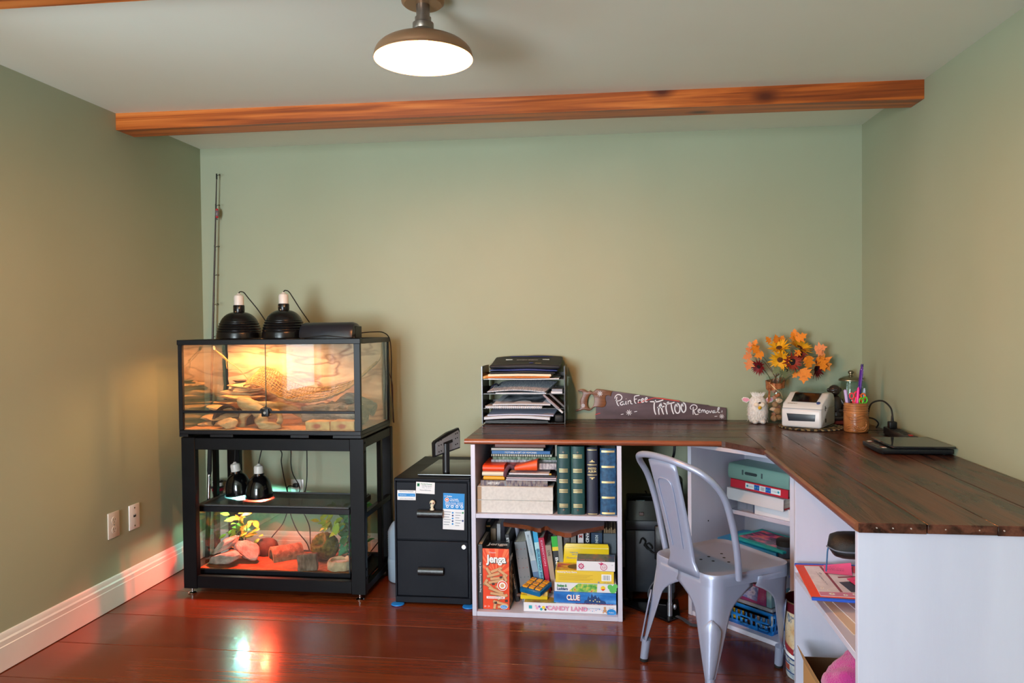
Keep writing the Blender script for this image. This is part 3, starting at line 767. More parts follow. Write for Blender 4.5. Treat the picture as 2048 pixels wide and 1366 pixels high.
o=build(b,'woven_net',STRAW,t,smooth=70);o['kind']='stuff'
b=B();b.tube(smooth_path([(-1.802,-.33,.992),(-1.86,-.33,1.055),(-1.93,-.34,1.105),(-1.975,-.35,1.150)],6),.0016,seg=6)
b.tube(smooth_path([(-1.900,-.34,1.086),(-1.930,-.345,1.120),(-1.968,-.352,1.148),(-1.945,-.35,1.130),(-1.905,-.345,1.095)],5),.0016,seg=6)
b.tube(smooth_path([(-1.915,-.345,1.095),(-1.914,-.346,1.075),(-1.911,-.346,1.055)],4),.0014,seg=6)
build(b,'hanging_cord',STRAW,t,smooth=70)
build(B().tube(smooth_path([(-1.155,-.27,1.075),(-1.142,-.25,1.10),(-1.137,-.24,1.13)],4),.002,seg=6),'hanging_cord',STRAW,t,smooth=70)
build(B().lathe([(0,0),(.012,0),(.012,.004),(.006,.006),(0,.010)],(-1.977,-.352,1.158),seg=14,axis=(1,0,.2)).tube([(-1.972,-.352,1.155),(-1.962,-.352,1.148),(-1.968,-.352,1.142)],.0015,seg=6),'suction_hook',mat('clear_plastic','#d8d8cc',.1,trans=.6),t)
TX0,TX1,TY0,TY1,TZ0,TZ1=-1.982,-1.218,-.522,-.212,.0745,.402
t=thing('glass_tank','low glass tank with black rims on the stand shelf, lit red','terrarium',((TX0+TX1)/2,(TY0+TY1)/2,TZ0))
def ring(name,z0,z1,out,inn,m):
 b=B()
 b.box((TX0-out,TY0-out,z0),(TX1+out,TY0+inn,z1),bev=.002).box((TX0-out,TY1-inn,z0),(TX1+out,TY1+out,z1),bev=.002)
 b.box((TX0-out,TY0+inn,z0),(TX0+inn,TY1-inn,z1),bev=.002).box((TX1-inn,TY0+inn,z0),(TX1+out,TY1-inn,z1),bev=.002)
 return build(b,name,m,t)
ring('top_rim',TZ1-.028,TZ1,.003,.007,BLKS)
ring('bottom_rim',TZ0,TZ0+.022,.003,.007,BLKS)
build(B().box((TX0,TY0,TZ0+.010),(TX1,TY1,TZ0+.014)),'floor_pane',DARK,t,smooth=None)
for a,c in[((TX0+.001,TY0+.0015,TZ0+.012),(TX1-.001,TY0+.0045,TZ1-.003)),((TX0+.001,TY1-.0045,TZ0+.012),(TX1-.001,TY1-.0015,TZ1-.003)),((TX0+.0005,TY0+.005,TZ0+.012),(TX0+.0035,TY1-.005,TZ1-.003)),((TX1-.0035,TY0+.005,TZ0+.012),(TX1-.0005,TY1-.005,TZ1-.003))]:
 build(B().box(a,c),'pane',GL,t,smooth=None)
for x,y in[(TX0+.002,TY0+.003),(TX1-.002,TY0+.003)]:
 build(B().box((x-.0028,y-.0028,TZ0+.02),(x+.0028,y+.0028,TZ1-.027)),'silicone_seam',BLKP,t,smooth=None)
b=B();f=.014
b.box((TX0+.004,TY0+.004,TZ1-.001),(TX1-.004,TY0+.004+f,TZ1+.006),bev=.0015).box((TX0+.004,TY1-.004-f,TZ1-.001),(TX1-.004,TY1-.004,TZ1+.006),bev=.0015)
b.box((TX0+.004,TY0+.004+f,TZ1-.001),(TX0+.004+f,TY1-.004-f,TZ1+.006),bev=.0015).box((TX1-.004-f,TY0+.004+f,TZ1-.001),(TX1-.004,TY1-.004-f,TZ1+.006),bev=.0015)
lid=build(b,'lid_frame',mat('grey_lid_frame','#4a4e52',.4),t)
build(B().box((TX0+.018,TY0+.018,TZ1+.001),(TX1-.018,TY1-.018,TZ1+.0022)),'lid_screen',screen_mat('lower_screen','#3a3c40',.45),lid,smooth=None)
TF=.098
tag(build(sandbed(TX0+.005,TX1-.005,TY0+.006,TY1-.006,TZ0+.0145,TF,7.0),'sand',ramp_noise('brown_substrate',[(.3,'#7a4a30'),(.7,'#a8693f')],scale=40,rough=.95,bump=.7,bdist=.003,bscale=300)),'brown substrate covering the floor of the low tank','sand',kind='stuff')
PINKST=ramp_noise('pinkish_stone',[(.3,'#8f7f78'),(.6,'#b5a49b'),(.8,'#c9bbb2')],scale=25,rough=.95,bump=.8,bdist=.004,bscale=120)
def stone(c,size,seed,rot,label,m=PINKST,zmin=None,cuts=7,amp=.14):
 b=B().rock((0,0,0),size,seed=seed,sub=4,amp=amp,cuts=cuts,rot=rot)
 b.bm.transform(Matrix.Translation(c))
 zmin=TF-.002 if zmin is None else zmin
 for v in b.bm.verts:v.co.z=max(v.co.z,zmin);v.co.y=max(v.co.y,TY0+.008);v.co.x=max(v.co.x,TX0+.006)
 return tag(build(b,'stone',m,smooth=45),label,'rock')
stone((-1.890,-.455,.128),(.095,.055,.036),11,(0,R(-12),R(6)),'flat greyish pink stone lying lowest in the left end of the low tank')
stone((-1.915,-.400,.170),(.085,.045,.026),14,(R(8),R(-32),R(8)),'long pink stone propped slanting on the lowest stone')
stone((-1.795,-.395,.150),(.072,.040,.055),21,(R(-12),R(28),R(-10)),'upright wedge of pink stone lit red by the heat lamp')
rnd=random.Random(5)
BARK2=ramp_noise('hide_bark',[(.25,'#5a4334'),(.55,'#8d6a52'),(.85,'#b39079')],scale=18,rough=.9,bump=1.0,bdist=.008,stretch=(1,2.5,2.5))
CUTW=mat('cut_wood','#c98e5c',.8,bump=.2,bscale=80)
t=thing('half_log_hide','half log hide open towards the red lit sand','hide',(-1.625,-.32,TF),rz=R(-52))
b=B();out,inn=[],[]
for k in range(17):
 a=PI*k/16
 out.append([(.058*math.cos(a)*(1+.05*noise.noise(Vector((k*.9,j,2)))),-.075+.15*j/6,.064*math.sin(a)*(1+.06*noise.noise(Vector((k*.7,j*.8,5)))))for j in range(7)])
 inn.append([(.044*math.cos(a),-.075+.15*j/6,.050*math.sin(a))for j in range(7)])
VO=[[b.v(q)for q in r_]for r_ in out]
VI=[[b.v(q)for q in r_]for r_ in inn]
for k in range(16):
 for j in range(6):
  b.face((VO[k][j],VO[k+1][j],VO[k+1][j+1],VO[k][j+1]));b.face((VI[k][j],VI[k][j+1],VI[k+1][j+1],VI[k+1][j]))
 b.face((VO[k][0],VI[k][0],VI[k+1][0],VO[k+1][0]),1);b.face((VO[k][6],VO[k+1][6],VI[k+1][6],VI[k][6]),1)
for k in(0,16):
 for j in range(6):b.face((VO[k][j],VO[k][j+1],VI[k][j+1],VI[k][j]))
build(b,'arch',[BARK2,CUTW],t,world=False,smooth=50)
b=B().box((-1.482,-.515,TF-.001),(-1.388,-.490,TF+.082),bev=.003,rot=(0,R(-3),R(8)))
bmesh.ops.subdivide_edges(b.bm,edges=b.bm.edges,cuts=5,use_grid_fill=True);b.jitter(.0035,60,3)
for v in b.bm.verts:v.co.z=max(v.co.z,TF-.001)
tag(build(b,'bark_slab',ramp_noise('grey_brown_bark',[(.25,'#4a3a30'),(.55,'#7d6656'),(.85,'#a69482')],scale=22,rough=.95,bump=1.0,bdist=.008,stretch=(2.5,2.5,1)),smooth=45),'square slab of rough bark standing upright by the low tank front pane','bark')
MOSS=ramp_noise('moss_green',[(.25,'#3c3a16'),(.55,'#6d6628'),(.85,'#8d8238')],scale=60,rough=1.0,bump=1.2,bdist=.006,detail=9)
t=thing('moss_ball_hide','round mossy hide with an opening, behind the bark slab','hide',(-1.415,-.335,TF))
b=B().ball((-1.415,-.335,TF+.068),(.070,.062,.068),seg=40,rings=26)
hole=Vector((-.38,-.62,.68)).normalized();cc=Vector((-1.415,-.335,TF+.068))
for v in b.bm.verts:
 d=(v.co-cc);u=Vector((d.x/.070,d.y/.062,d.z/.068))
 k=u.normalized().dot(hole)
 if k>.80:v.co=cc+d*(1-min(1,(k-.80)/.10)*.80)
 else:v.co+=d.normalized()*.004*noise.noise(v.co*90)
build(b,'shell',MOSS,t,smooth=70)
t=thing('rock_water_dish','beige rock-shaped water dish in the near corner of the low tank','dish',(-1.292,-.455,TF))
b=B();seg=40;prof=[(.060,0),(.063,.015),(.060,.030),(.056,.043),(.047,.044),(.042,.030),(.036,.024),(0,.024)]
rings=[]
for j,(r_,z_)in enumerate(prof):
 if r_==0:rings.append([b.v((-1.292,-.455,TF+z_))]);continue
 row=[]
 for i in range(seg):
  a=2*PI*i/seg;k=1+.13*noise.noise(Vector((math.cos(a)*2.2,math.sin(a)*2.2,z_*40)))*(1 if j<5 else .4)
  dz=.010*noise.noise(Vector((math.cos(a)*3,math.sin(a)*3,7)))if j in(3,4)else 0
  row.append(b.v((-1.292+r_*k*math.cos(a)*1.02,-.455+r_*k*math.sin(a)*.86,TF+z_+dz)))
 rings.append(row)
for p_,q_ in zip(rings,rings[1:]):
 for i in range(seg):
  j=(i+1)%seg
  if len(q_)==1:b.face((p_[i],p_[j],q_[0]))
  else:b.face((p_[i],p_[j],q_[j],q_[i]))
build(b,'basin',ramp_noise('beige_resin_rock',[(.3,'#a98f6f'),(.7,'#d3bf9d')],scale=30,rough=.85,bump=.8,bdist=.005,bscale=90),t,smooth=50)
build(B().lathe([(0,TF+.031),(.040,TF+.031)],(-1.292,-.455,0),seg=24),'water',MATS['still_water'],t)
b=B().lathe([(.058,0),(.060,.02),(.052,.052),(.034,.072),(.0,.078)],(-1.755,-.262,TF-.001),seg=28)
b.jitter(.005,40,2)
tag(build(b,'rock_hide',ramp_noise('charcoal_hide',[(.3,'#2b241e'),(.7,'#5b4a3a')],scale=16,rough=.9,bump=.8)),'dark domed hide behind the pink stones','hide')
def leaf_mesh(name,L,W,curl=.25,lobes=0,seed=0):
 b=B();n_=6
 pts=[]
 for i in range(n_+1):
  f_=i/n_;w_=W*math.sin(PI*min(1,f_**.8*1.0))*(1.0 if not lobes else(1+.35*math.cos(f_*PI*2*lobes)))
  z_=-curl*L*f_*f_
  pts.append((b.v((L*f_,-w_/2,z_+.12*W)),b.v((L*f_,0,z_)),b.v((L*f_,w_/2,z_+.12*W))))
 for a_,c_ in zip(pts,pts[1:]):
  b.face((a_[0],c_[0],c_[1],a_[1]));b.face((a_[1],c_[1],c_[2],a_[2]))
 bmesh.ops.remove_doubles(b.bm,verts=b.bm.verts,dist=1e-5)
 me=bpy.data.meshes.new(name);b.bm.to_mesh(me);b.bm.free()
 for p_ in me.polygons:p_.use_smooth=True
 return me
def leaves(parent,mesh,m,spots,name='leaf'):
 me=mesh.copy();me.materials.append(m)
 for p_,d_,up_,s_ in spots:
  d_=Vector(d_).normalized();x,y,_=frame(d_,up_);M=Matrix((d_,x,y)).transposed().to_4x4()
  o=bpy.data.objects.new(name,me);o.matrix_local=WM[parent].inverted()@Matrix.Translation(p_)@M@Matrix.Scale(s_,4)
  WM[o]=WM[parent];put(o,parent)
def leafm(name,h1,h2):
 m=ramp_noise(name,[(.3,h1),(.7,h2)],scale=30,rough=.45,bump=0,spec=.4)
 return m
LF=leaf_mesh('leaf',1.0,.62,.25)
YG,DG_,TG=leafm('yellow_green_leaf','#8fae2a','#c4d24a'),leafm('deep_green_leaf','#1f6b3a','#3c8f4c'),leafm('teal_green_leaf','#2f8a62','#5fb083')
rnd=random.Random(8)
t=thing('artificial_plant','yellow green leafy plant at the back of the low tank behind the stones','plant',(-1.86,-.30,TF))
b=B()
for k in range(6):b.tube(smooth_path([(-1.86,-.30,TF),(-1.86+rnd.uniform(-.04,.04),-.30+rnd.uniform(-.02,.02),TF+.08),(-1.86+rnd.uniform(-.075,.09),-.30+rnd.uniform(-.05,.02),TF+rnd.uniform(.13,.20))],5),.0018,seg=5)
build(b,'stem',DG_,t)
sp=[]
for k in range(46):
 p_=Vector((-1.86+rnd.gauss(.0,.04),-.305+rnd.gauss(0,.018),TF+.135+rnd.gauss(0,.035)))
 p_.z=min(p_.z,.32);sp.append((p_,(rnd.uniform(-1,1),rnd.uniform(-1,.1),rnd.uniform(-.5,.5)),(0,-.5,1),rnd.uniform(.035,.055)))
leaves(t,LF,YG,sp)
t=thing('artificial_plant','dense green artificial plant filling the far corner of the low tank','plant',(-1.28,-.28,TF))
b=B()
for k in range(9):
 x_=rnd.uniform(-1.36,-1.235);b.tube(smooth_path([(-1.28,-.28,TF),(-1.28+(x_+1.28)*.5,-.27,TF+.11),(x_,-.30+rnd.uniform(-.06,.05),TF+rnd.uniform(.17,.265))],5),.0018,seg=5)
build(b,'stem',DG_,t)
sp1,sp2,sp3=[],[],[]
for k in range(280):
 f_=rnd.random();x_=-1.228-(.215*f_)*rnd.random();z_=TF+.02+.255*rnd.random()**.75
 if x_<-1.33 and z_<TF+.15:z_=TF+.15+.11*rnd.random()
 y_=-.30+rnd.gauss(0,.05);y_=min(max(y_,-.42),-.235)
 q=(Vector((x_,y_,min(z_,.355))),(rnd.uniform(-1,.5),rnd.uniform(-1,.2),rnd.uniform(-.7,.5)),(0,-.4,1),rnd.uniform(.034,.058))
 (sp1 if x_<-1.315 else(sp2 if k%2 else sp3)).append(q)
leaves(t,LF,YG,sp1[:70]);leaves(t,LF,DG_,sp2);leaves(t,LF,TG,sp3)
GLB=mat('gloss_black_lamp','#0b0b0c',.12,spec=.6)
STB=mat('satin_black_lamp','#101012',.26,metal=.2)
CER=mat('white_ceramic','#d8d2cb',.35)
def dome_lamp(name,label,c,rad,h,zn,zs,m,ribs,group,bulb,bulb_str,cordpts,inner='#c9c9c9',light=None):
 """c: centre of the rim; h dome height; zn neck top; zs socket top"""
 x,y,z=c
 t=thing(name,label,'heat lamp',c,group=group)
 prof=[(rad+.002,0),(rad+.003,.003),(rad,.005)]
 for i in range(1,15):
  a=i/14*R(82);r_=rad*math.cos(a)**.72;z_=h*math.sin(a)
  if ribs and .30<z_/h<.66:r_*=1+.012*math.sin(z_/h*2*PI*12)
  prof.append((max(r_,.026),z_))
 if ribs:
  p2=[]
  for(r0,z0),(r1,z1)in zip(prof[2:],prof[3:]):
   for k in range(5):
    f_=k/5;r_=r0+(r1-r0)*f_;z_=z0+(z1-z0)*f_
    if .25*h<z_<.62*h:r_+=.0022*math.sin(z_/h*2*PI*11)
    p2.append((r_,z_))
  prof=prof[:2]+p2+[prof[-1]]
 prof+=[(.027,h+.004),(.027,zn-.004),(.025,zn)]
 outer=[(r_,z+z_)for r_,z_ in prof]
 inn=[(max(r_-.0018,.004),z_-.0005)for r_,z_ in outer[2:]][::-1]
 sh=build(B().lathe(outer+inn[:-1]+[(rad,z+.0005)],(x,y,0),seg=48),'shade',[m],t,smooth=50)
 build(B().lathe([(0,z+zn-.004),(.0235,z+zn-.004),(.0235,z+zs-.014),(.021,z+zs-.006),(.013,z+zs-.003),(.009,z+zs),(.006,z+zs+.005),(0,z+zs+.005)],(x,y,0),seg=24),'socket',CER,t)
 RV=mat('lamp_rivet','#d6b9a0',.25,metal=1.0)
 for a in(-125,-62,-95):
  a_=R(a);rr=.0268 if a!=-95 else .0275
  zz=h+(zn-h)*(.55 if a!=-95 else .0)
  if a==-95 and not ribs:continue
  build(B().cyl((x+rr*math.cos(a_),y+rr*math.sin(a_),z+zz),(x+(rr+.0025)*math.cos(a_),y+(rr+.0025)*math.sin(a_),z+zz),.0036,seg=12),'rivet',RV,t)
 build(B().ball((x,y,z+h*.50),(.028,.028,.034),seg=20,rings=14),'bulb',bulb,t)
 build(B().tube(smooth_path(cordpts,6),.0027,seg=7),'power_cord',RUB,t,smooth=60)
 return t
WARMB=mat('lit_warm_bulb','#ffcf90',.3,emit='#ffab55',estr=60)
OFFB=mat('unlit_bulb','#cfc8bd',.15)
dome_lamp('dome_lamp','ribbed black dome heat lamp on the terrarium beside the fishing rod, lit',(-1.826,-.375,UZ1),.108,.135,.168,.222,STB,True,None,WARMB,1,[(-1.826,-.375,1.428),(-1.822,-.372,1.438),(-1.808,-.36,1.436),(-1.795,-.34,1.41),(-1.765,-.29,1.345),(-1.735,-.25,1.27),(-1.722,-.235,1.215),(-1.715,-.215,1.2095)])
dome_lamp('dome_lamp','ribbed black dome heat lamp next to the black box hood',(-1.592,-.375,UZ1),.106,.142,.172,.224,STB,True,None,WARMB,1,[(-1.592,-.375,1.430),(-1.587,-.372,1.441),(-1.572,-.36,1.436),(-1.558,-.34,1.405),(-1.54,-.29,1.345),(-1.525,-.20,1.27),(-1.515,-.165,1.215),(-1.50,-.163,1.2095)])
b=B().tube(smooth_path([(-1.66,-.30,1.36),(-1.62,-.45,1.362),(-1.585,-.462,1.34),(-1.555,-.44,1.375)],8),.0012,seg=5)
spot('heat_lamp_light',(-1.826,-.375,1.214),(0.0,0,-1),37,(1.0,.43,.15),172,.5,.05)
spot('second_lamp_light',(-1.592,-.375,1.214),(0.0,0,-1),16,(1.0,.62,.38),172,.5,.05)
UVB=mat('lit_uv_bulb','#c8f4ff',.3,emit='#a8f0ff',estr=12)
REDB=mat('lit_red_bulb','#ff5030',.3,emit='#ff2a14',estr=40)
LZ=TZ1+.0065
uv_=dome_lamp('dome_lamp','glossy black dome lamp on the low tank, further from the tank front',(-1.880,-.300,LZ),.066,.108,.118,.160,GLB,False,None,UVB,1,[(-1.880,-.300,LZ+.163),(-1.877,-.297,LZ+.185),(-1.868,-.285,LZ+.25),(-1.862,-.24,LZ+.30),(-1.86,-.14,.72)])
dome_lamp('dome_lamp','glossy black dome lamp on the low tank, nearer the tank front',(-1.748,-.352,LZ),.066,.112,.122,.164,GLB,False,None,REDB,1,[(-1.748,-.352,LZ+.167),(-1.745,-.349,LZ+.19),(-1.737,-.335,LZ+.24),(-1.73,-.28,LZ+.30),(-1.73,-.14,.72)])
spot('uv_lamp_light',(-1.880,-.300,LZ+.032),(-.15,0,-1),85,(.28,.95,.80),175,.2,.02)
spot('red_lamp_light',(-1.735,-.352,LZ+.035),(.05,-.26,-1),520,(1.0,.07,.03),150,.5,.02)
uv_.rotation_euler=(R(4),R(-6),0);uv_.location.z+=.005
t=thing('lamp_hood','smooth black rounded hood on the terrarium lid beside the dome lamps','hood',(-1.35,-.38,UZ1))
prof=[(-.455,1.2045),(-.452,1.235),(-.440,1.262),(-.418,1.277),(-.395,1.2815),(-.372,1.2805),(-.340,1.272),(-.318,1.250),(-.308,1.2045)]
b=B().prism(prof,-1.490,-1.212,'yz',bev=.021)
build(b,'housing',mat('hood_plastic','#1b1d26',.32,rvar=.1,vscale=14),t,smooth=35)
build(B().box((-1.216,-.42,1.204),(-1.210,-.33,1.262),bev=.004),'end_cap',BLKP,t)
b=B().tube(smooth_path([(-1.46,-.470,1.206),(-1.40,-.478,1.213),(-1.34,-.480,1.2175),(-1.29,-.478,1.213),(-1.23,-.462,1.207),(-1.215,-.44,1.2075)],6),.0022,seg=6)
tag(build(b,'power_cable',RUB,smooth=60),'thin black cord lying along the front of the black hood','cord')
b=B().tube(smooth_path([(-1.212,-.33,1.228),(-1.17,-.28,1.232),(-1.135,-.22,1.228),(-1.118,-.17,1.195),(-1.114,-.155,1.10),(-1.117,-.15,.98),(-1.112,-.15,.86),(-1.110,-.14,.76)],8),.0028,seg=7)
tag(build(b,'power_cable',RUB,smooth=60),'black cord hanging down the side of the terrarium from the hood','cord')
b=B().tube(smooth_path([(-1.150,-.128,1.19),(-1.152,-.128,1.10),(-1.135,-.128,1.02),(-1.118,-.128,.95),(-1.118,-.128,.80),(-1.117,-.125,.76)],8),.002,seg=7)
tag(build(b,'sensor_wire',mat('reddish_wire','#4a2420',.5),smooth=60),'thin reddish wire behind the far edge of the terrarium side pane','cord')
t=thing('fishing_rod','slim fishing rod standing in the corner behind the terrarium','fishing rod',(-2.180,-.062,0))
A0,A1=Vector((-2.192,-.075,.006)),Vector((-2.1165,-.040,2.095))
def onrod(z):f_=(z-A0.z)/(A1.z-A0.z);return A0+(A1-A0)*f_
BLANK=ramp_noise('brown_rod_blank',[(.3,'#1c110c'),(.7,'#382217')],scale=4,rough=.4,bump=0,spec=.6)
build(B().tube([onrod(z_)for z_ in(.62,1.0,1.4,1.8,2.095)],[.0072,.0064,.0055,.0042,.0026],seg=10),'blank',BLANK,t)
build(B().tube([onrod(z_)for z_ in(.006,.02,.30,.33)],[.011,.013,.013,.010],seg=14),'butt_grip',mat('black_foam','#0e0e0f',.8),t)
build(B().tube([onrod(z_)for z_ in(.46,.48,.60,.64,.66)],[.010,.0125,.012,.009,.007],seg=14),'fore_grip',MATS['black_foam'],t)
build(B().tube([onrod(z_)for z_ in(.33,.34,.45,.46)],[.0105,.0115,.0115,.0105],seg=14),'reel_seat',CHROME,t)
for z_ in(.665,.69,.715,.74):build(B().tube([onrod(z_),onrod(z_+.012)],.0068,seg=10),'winding',mat('gold_thread','#c9a76a',.35,metal=.7),t)
for z_,r_ in[(1.21,.011),(1.385,.010),(1.545,.009),(1.70,.008),(1.925,.006),(2.09,.005)]:
 p_=onrod(z_);g_=B().cyl(p_+Vector((.003,-.002,0)),p_+Vector((.014,-.006,.004)),.0012,seg=6)
 g_.tube([p_+Vector((.014+r_+r_*math.cos(a)*.9,-.006+.3*r_*math.cos(a),.004+r_*math.sin(a)*.35))for a in[2*PI*i/14 for i in range(14)]],.0011,seg=5,closed=True)
 g_.tube([p_+Vector((0,0,-.018)),p_+Vector((0,0,.012))],.0052-.0012*(z_-1.2),seg=8)
 build(g_,'line_guide',mat('dark_chrome','#3a3a3c',.25,metal=1.0),t)
build(B().tube([onrod(1.2)+Vector((.024,-.008,0)),onrod(1.9)+Vector((.014,-.007,0))],.0004,seg=4),'fishing_line',mat('pale_line','#9a9a90',.4),t)
bb=onrod(1.885)+Vector((.011,-.006,0))
bo=build(B().ball(bb,(.011,.011,.022),seg=16,rings=12),'bobber',mat('grey_bobber','#6b5f63',.35),t)
build(B().ball(bb+Vector((0,0,.017)),(.0085,.0085,.010),seg=14,rings=8),'bobber_cap',mat('red_bobber','#b8222a',.3),bo)
build(B().ball(bb+Vector((0,0,-.017)),(.008,.008,.010),seg=14,rings=8),'bobber_cap',MATS['red_bobber'],bo)
build(B().cyl(bb+Vector((0,0,-.036)),bb+Vector((0,0,-.024)),.003,seg=8),'hook',MATS['dark_chrome'],bo)
rc=onrod(.395)+Vector((.062,-.02,0))
rl=build(B().cyl(rc-Vector((0,0,.033)),rc+Vector((0,0,.002)),.028,.030,seg=28).cyl(rc+Vector((0,0,.002)),rc+Vector((0,0,.009)),.033,.030,seg=28).cyl(onrod(.395),rc+Vector((0,.012,-.028)),.006,seg=8),'reel',mat('black_reel','#141416',.3),t)
build(B().cyl(rc-Vector((0,0,.001)),rc+Vector((0,0,.028)),.026,seg=28),'spool',mat('white_line_spool','#cfcfc8',.4),rl)
build(B().cyl(rc-Vector((0,0,.017)),rc-Vector((0,0,.002)),.0305,seg=28),'red_band',mat('red_anodised','#b01e3c',.25,metal=.6),rl)
build(B().cyl(rc+Vector((0,0,.028)),rc+Vector((0,0,.040)),.029,.024,seg=28),'drag_cap',MATS['black_reel'],rl)
build(B().tube(smooth_path([rc+Vector((.02,0,.034)),rc+Vector((.05,-.004,.036)),rc+Vector((.066,-.006,.030))],5),.0022,seg=6),'crank',MATS['black_reel'],rl)
t=thing('outlet_plate','white duplex outlet plate behind the low tank with two cords plugged in','wall plate',(-1.700,0,.375))
build(B().box((-1.736,-.006,.315),(-1.664,0,.428),bev=.0025,seg=2),'plate',WHITEPL,t)
build(B().box((-1.716,-.0085,.385),(-1.684,-.005,.412),bev=.006,seg=2),'socket_face',WHITEPL,t)
build(B().box((-1.716,-.0085,.331),(-1.684,-.005,.358),bev=.006,seg=2),'socket_face',WHITEPL,t)
def cord(label,pts,plug=None,adapter=None,r=.0028,name='power_cable'):
 t=thing(name,label,'cord',pts[0])
 build(B().tube(smooth_path(pts,7),r,seg=7),'cable',RUB,t,smooth=60)
 if plug:build(B().box(plug[0],plug[1],bev=.004,seg=2),'plug',BLKP,t)
 if adapter:build(B().box(adapter[0],adapter[1],bev=.003),'connector',BLKP,t)
cord('black cord with a square connector dropping to the outlet from the stand rail',[(-1.672,-.14,.655),(-1.672,-.14,.60),(-1.682,-.12,.53),(-1.684,-.09,.47),(-1.672,-.05,.41),(-1.675,-.03,.37),(-1.70,-.034,.348)],((-1.714,-.036,.333),(-1.684,-.009,.357)),((-1.688,-.153,.645),(-1.656,-.127,.690)))
cord('black cord kinked beside the outlet, hanging from a tilted connector',[(-1.790,-.14,.665),(-1.76,-.13,.630),(-1.733,-.12,.595),(-1.745,-.10,.54),(-1.742,-.08,.46),(-1.735,-.06,.38),(-1.730,-.05,.30),(-1.76,-.06,.20),(-1.82,-.08,.12),(-1.86,-.09,.02)],None,((-1.812,-.153,.662),(-1.780,-.127,.685)))
cord('black cord arching down behind the low tank to the floor',[(-1.70,-.03,.392),(-1.735,-.05,.395),(-1.72,-.07,.33),(-1.70,-.09,.25),(-1.66,-.10,.17),(-1.60,-.11,.10),(-1.58,-.12,.02)],((-1.714,-.034,.388),(-1.686,-.009,.410)))
cord('black cord crossing behind the low tank',[(-1.58,-.15,.70),(-1.575,-.17,.45),(-1.60,-.18,.33),(-1.56,-.18,.22),(-1.555,-.18,.13),(-1.535,-.18,.11),(-1.52,-.18,.13),(-1.53,-.18,.02)])
cord('looped black cord on the floor at the back of the stand',[(-1.30,-.10,.02),(-1.22,-.08,.12),(-1.19,-.10,.16),(-1.16,-.09,.13),(-1.14,-.10,.06),(-1.18,-.08,.02),(-1.25,-.09,.02),(-1.35,-.08,.02)])
# ================================================================ FILE CABINET
CAB=mat('black_cabinet_steel','#0c1019',.46,spec=.16,var=.12,vscale=4,bump=.05,bscale=400,rvar=.1)
CX0,CX1,CY0,CY1,CZ0,CZ1=-.970,-.622,-.620,-.055,.008,.573
t=thing('file_cabinet','black two-drawer steel file cabinet with papers stuck on its front','cabinet',((CX0+CX1)/2,(CY0+CY1)/2,CZ0))
build(B().box((CX0,CY0+.012,CZ0),(CX1,CY1,CZ1-.012)),'body',CAB,t)
build(B().box((CX0,CY0,CZ1-.014),(CX1,CY1,CZ1),bev=.003),'top_panel',CAB,t)
build(B().box((CX0,CY0,CZ0),(CX1,CY0+.014,.036),bev=.002),'kick_plate',CAB,t)
for x0,x1 in[(CX0,CX0+.008),(CX1-.010,CX1)]:build(B().box((x0,CY0,.036),(x1,CY0+.014,CZ1-.012),bev=.001),'front_edge',CAB,t)
HG=mat('worn_black_handle','#101113',.3,bump=.15,bscale=120)
for z0,z1,hz0,hz1 in[(.296,.555,.398,.432),(.040,.290,.138,.172)]:
 d=build(B().box((CX0+.010,CY0+.001,z0),(CX1-.012,CY0+.013,z1),bev=.002),'drawer',CAB,t)
 xm=-.802
 b=B()
 prof=[(0,hz1),(-.012,hz1+.002),(-.020,hz1-.004),(-.023,hz1-.014),(-.022,hz0+.008),(-.018,hz0+.002),(-.012,hz0),(-.008,hz0+.004),(-.014,hz0+.010),(-.015,hz1-.014),(-.010,hz1-.006),(0,hz1-.005)]
 b.prism([(CY0+.001+y_,z_)for y_,z_ in prof],xm-.058,xm+.058,'yz')
 build(b,'handle',HG,d,smooth=40)
 build(B().box((xm-.056,CY0+.0005,hz0-.002),(xm+.056,CY0+.0015,hz1-.006)),'finger_recess',DARK,d,smooth=None)
 if z0<.2:
  k=build(B().lathe([(0,0),(.011,0),(.011,.003),(.009,.005),(0,.005)],(-.652,CY0+.001,.268),axis=(0,-1,0),seg=20),'lock',CHROME,d)
  build(B().box((-.6526,CY0-.0045,.264),(-.6514,CY0-.0038,.272)),'keyhole',DARK,k,smooth=None)
for x_,y_,lb in[(-.957,-.628,'blue furniture slider under the cabinet corner by the stand'),(-.630,-.628,'blue furniture slider half hidden beside the bookcase')]:
 b=B().lathe([(0,.0005),(.026,.0005),(.030,.003),(.029,.006),(.024,.0078),(0,.0078)],(x_,y_,0),seg=28)
 tag(build(b,'furniture_slider',mat('blue_plastic','#1c7fd6',.4)),lb,'slider')
PAP=mat('white_paper','#e4e6ea',.7);BLU=mat('print_blue','#1b86cf',.55);TXT=mat('print_grey','#7c8794',.6);DBL=mat('print_dark_blue','#1d3f7a',.6);GRN=mat('print_green','#2b8a5c',.6);RED=mat('print_red','#c3342c',.6)
SKY=mat('print_pale_blue','#a9d4f2',.6);WHT=mat('print_white','#f4f4f4',.6)
yf=CY0+.001
def card(name,label,x0,x1,z0,z1,rot,build_print):
 cx,cz=(x0+x1)/2,(z0+z1)/2
 t=thing(name,label,'paper',(cx,yf,cz),rot=(0,rot,0))
 w_,h_=x1-x0,z1-z0
 build(B().box((-w_/2,-.0012,-h_/2),(w_/2,-.0002,h_/2)),'sheet',PAP,t,world=False,smooth=None)
 build_print(t,w_,h_)
def pt(t,mats,boxes,name='print_pattern'):
 b=B()
 for x0,z0,x1,z1,mi in boxes:b.box((x0,-.0018,z0),(x1,-.0011,z1),mi=mi)
 build(b,name,mats,t,world=False,smooth=None)
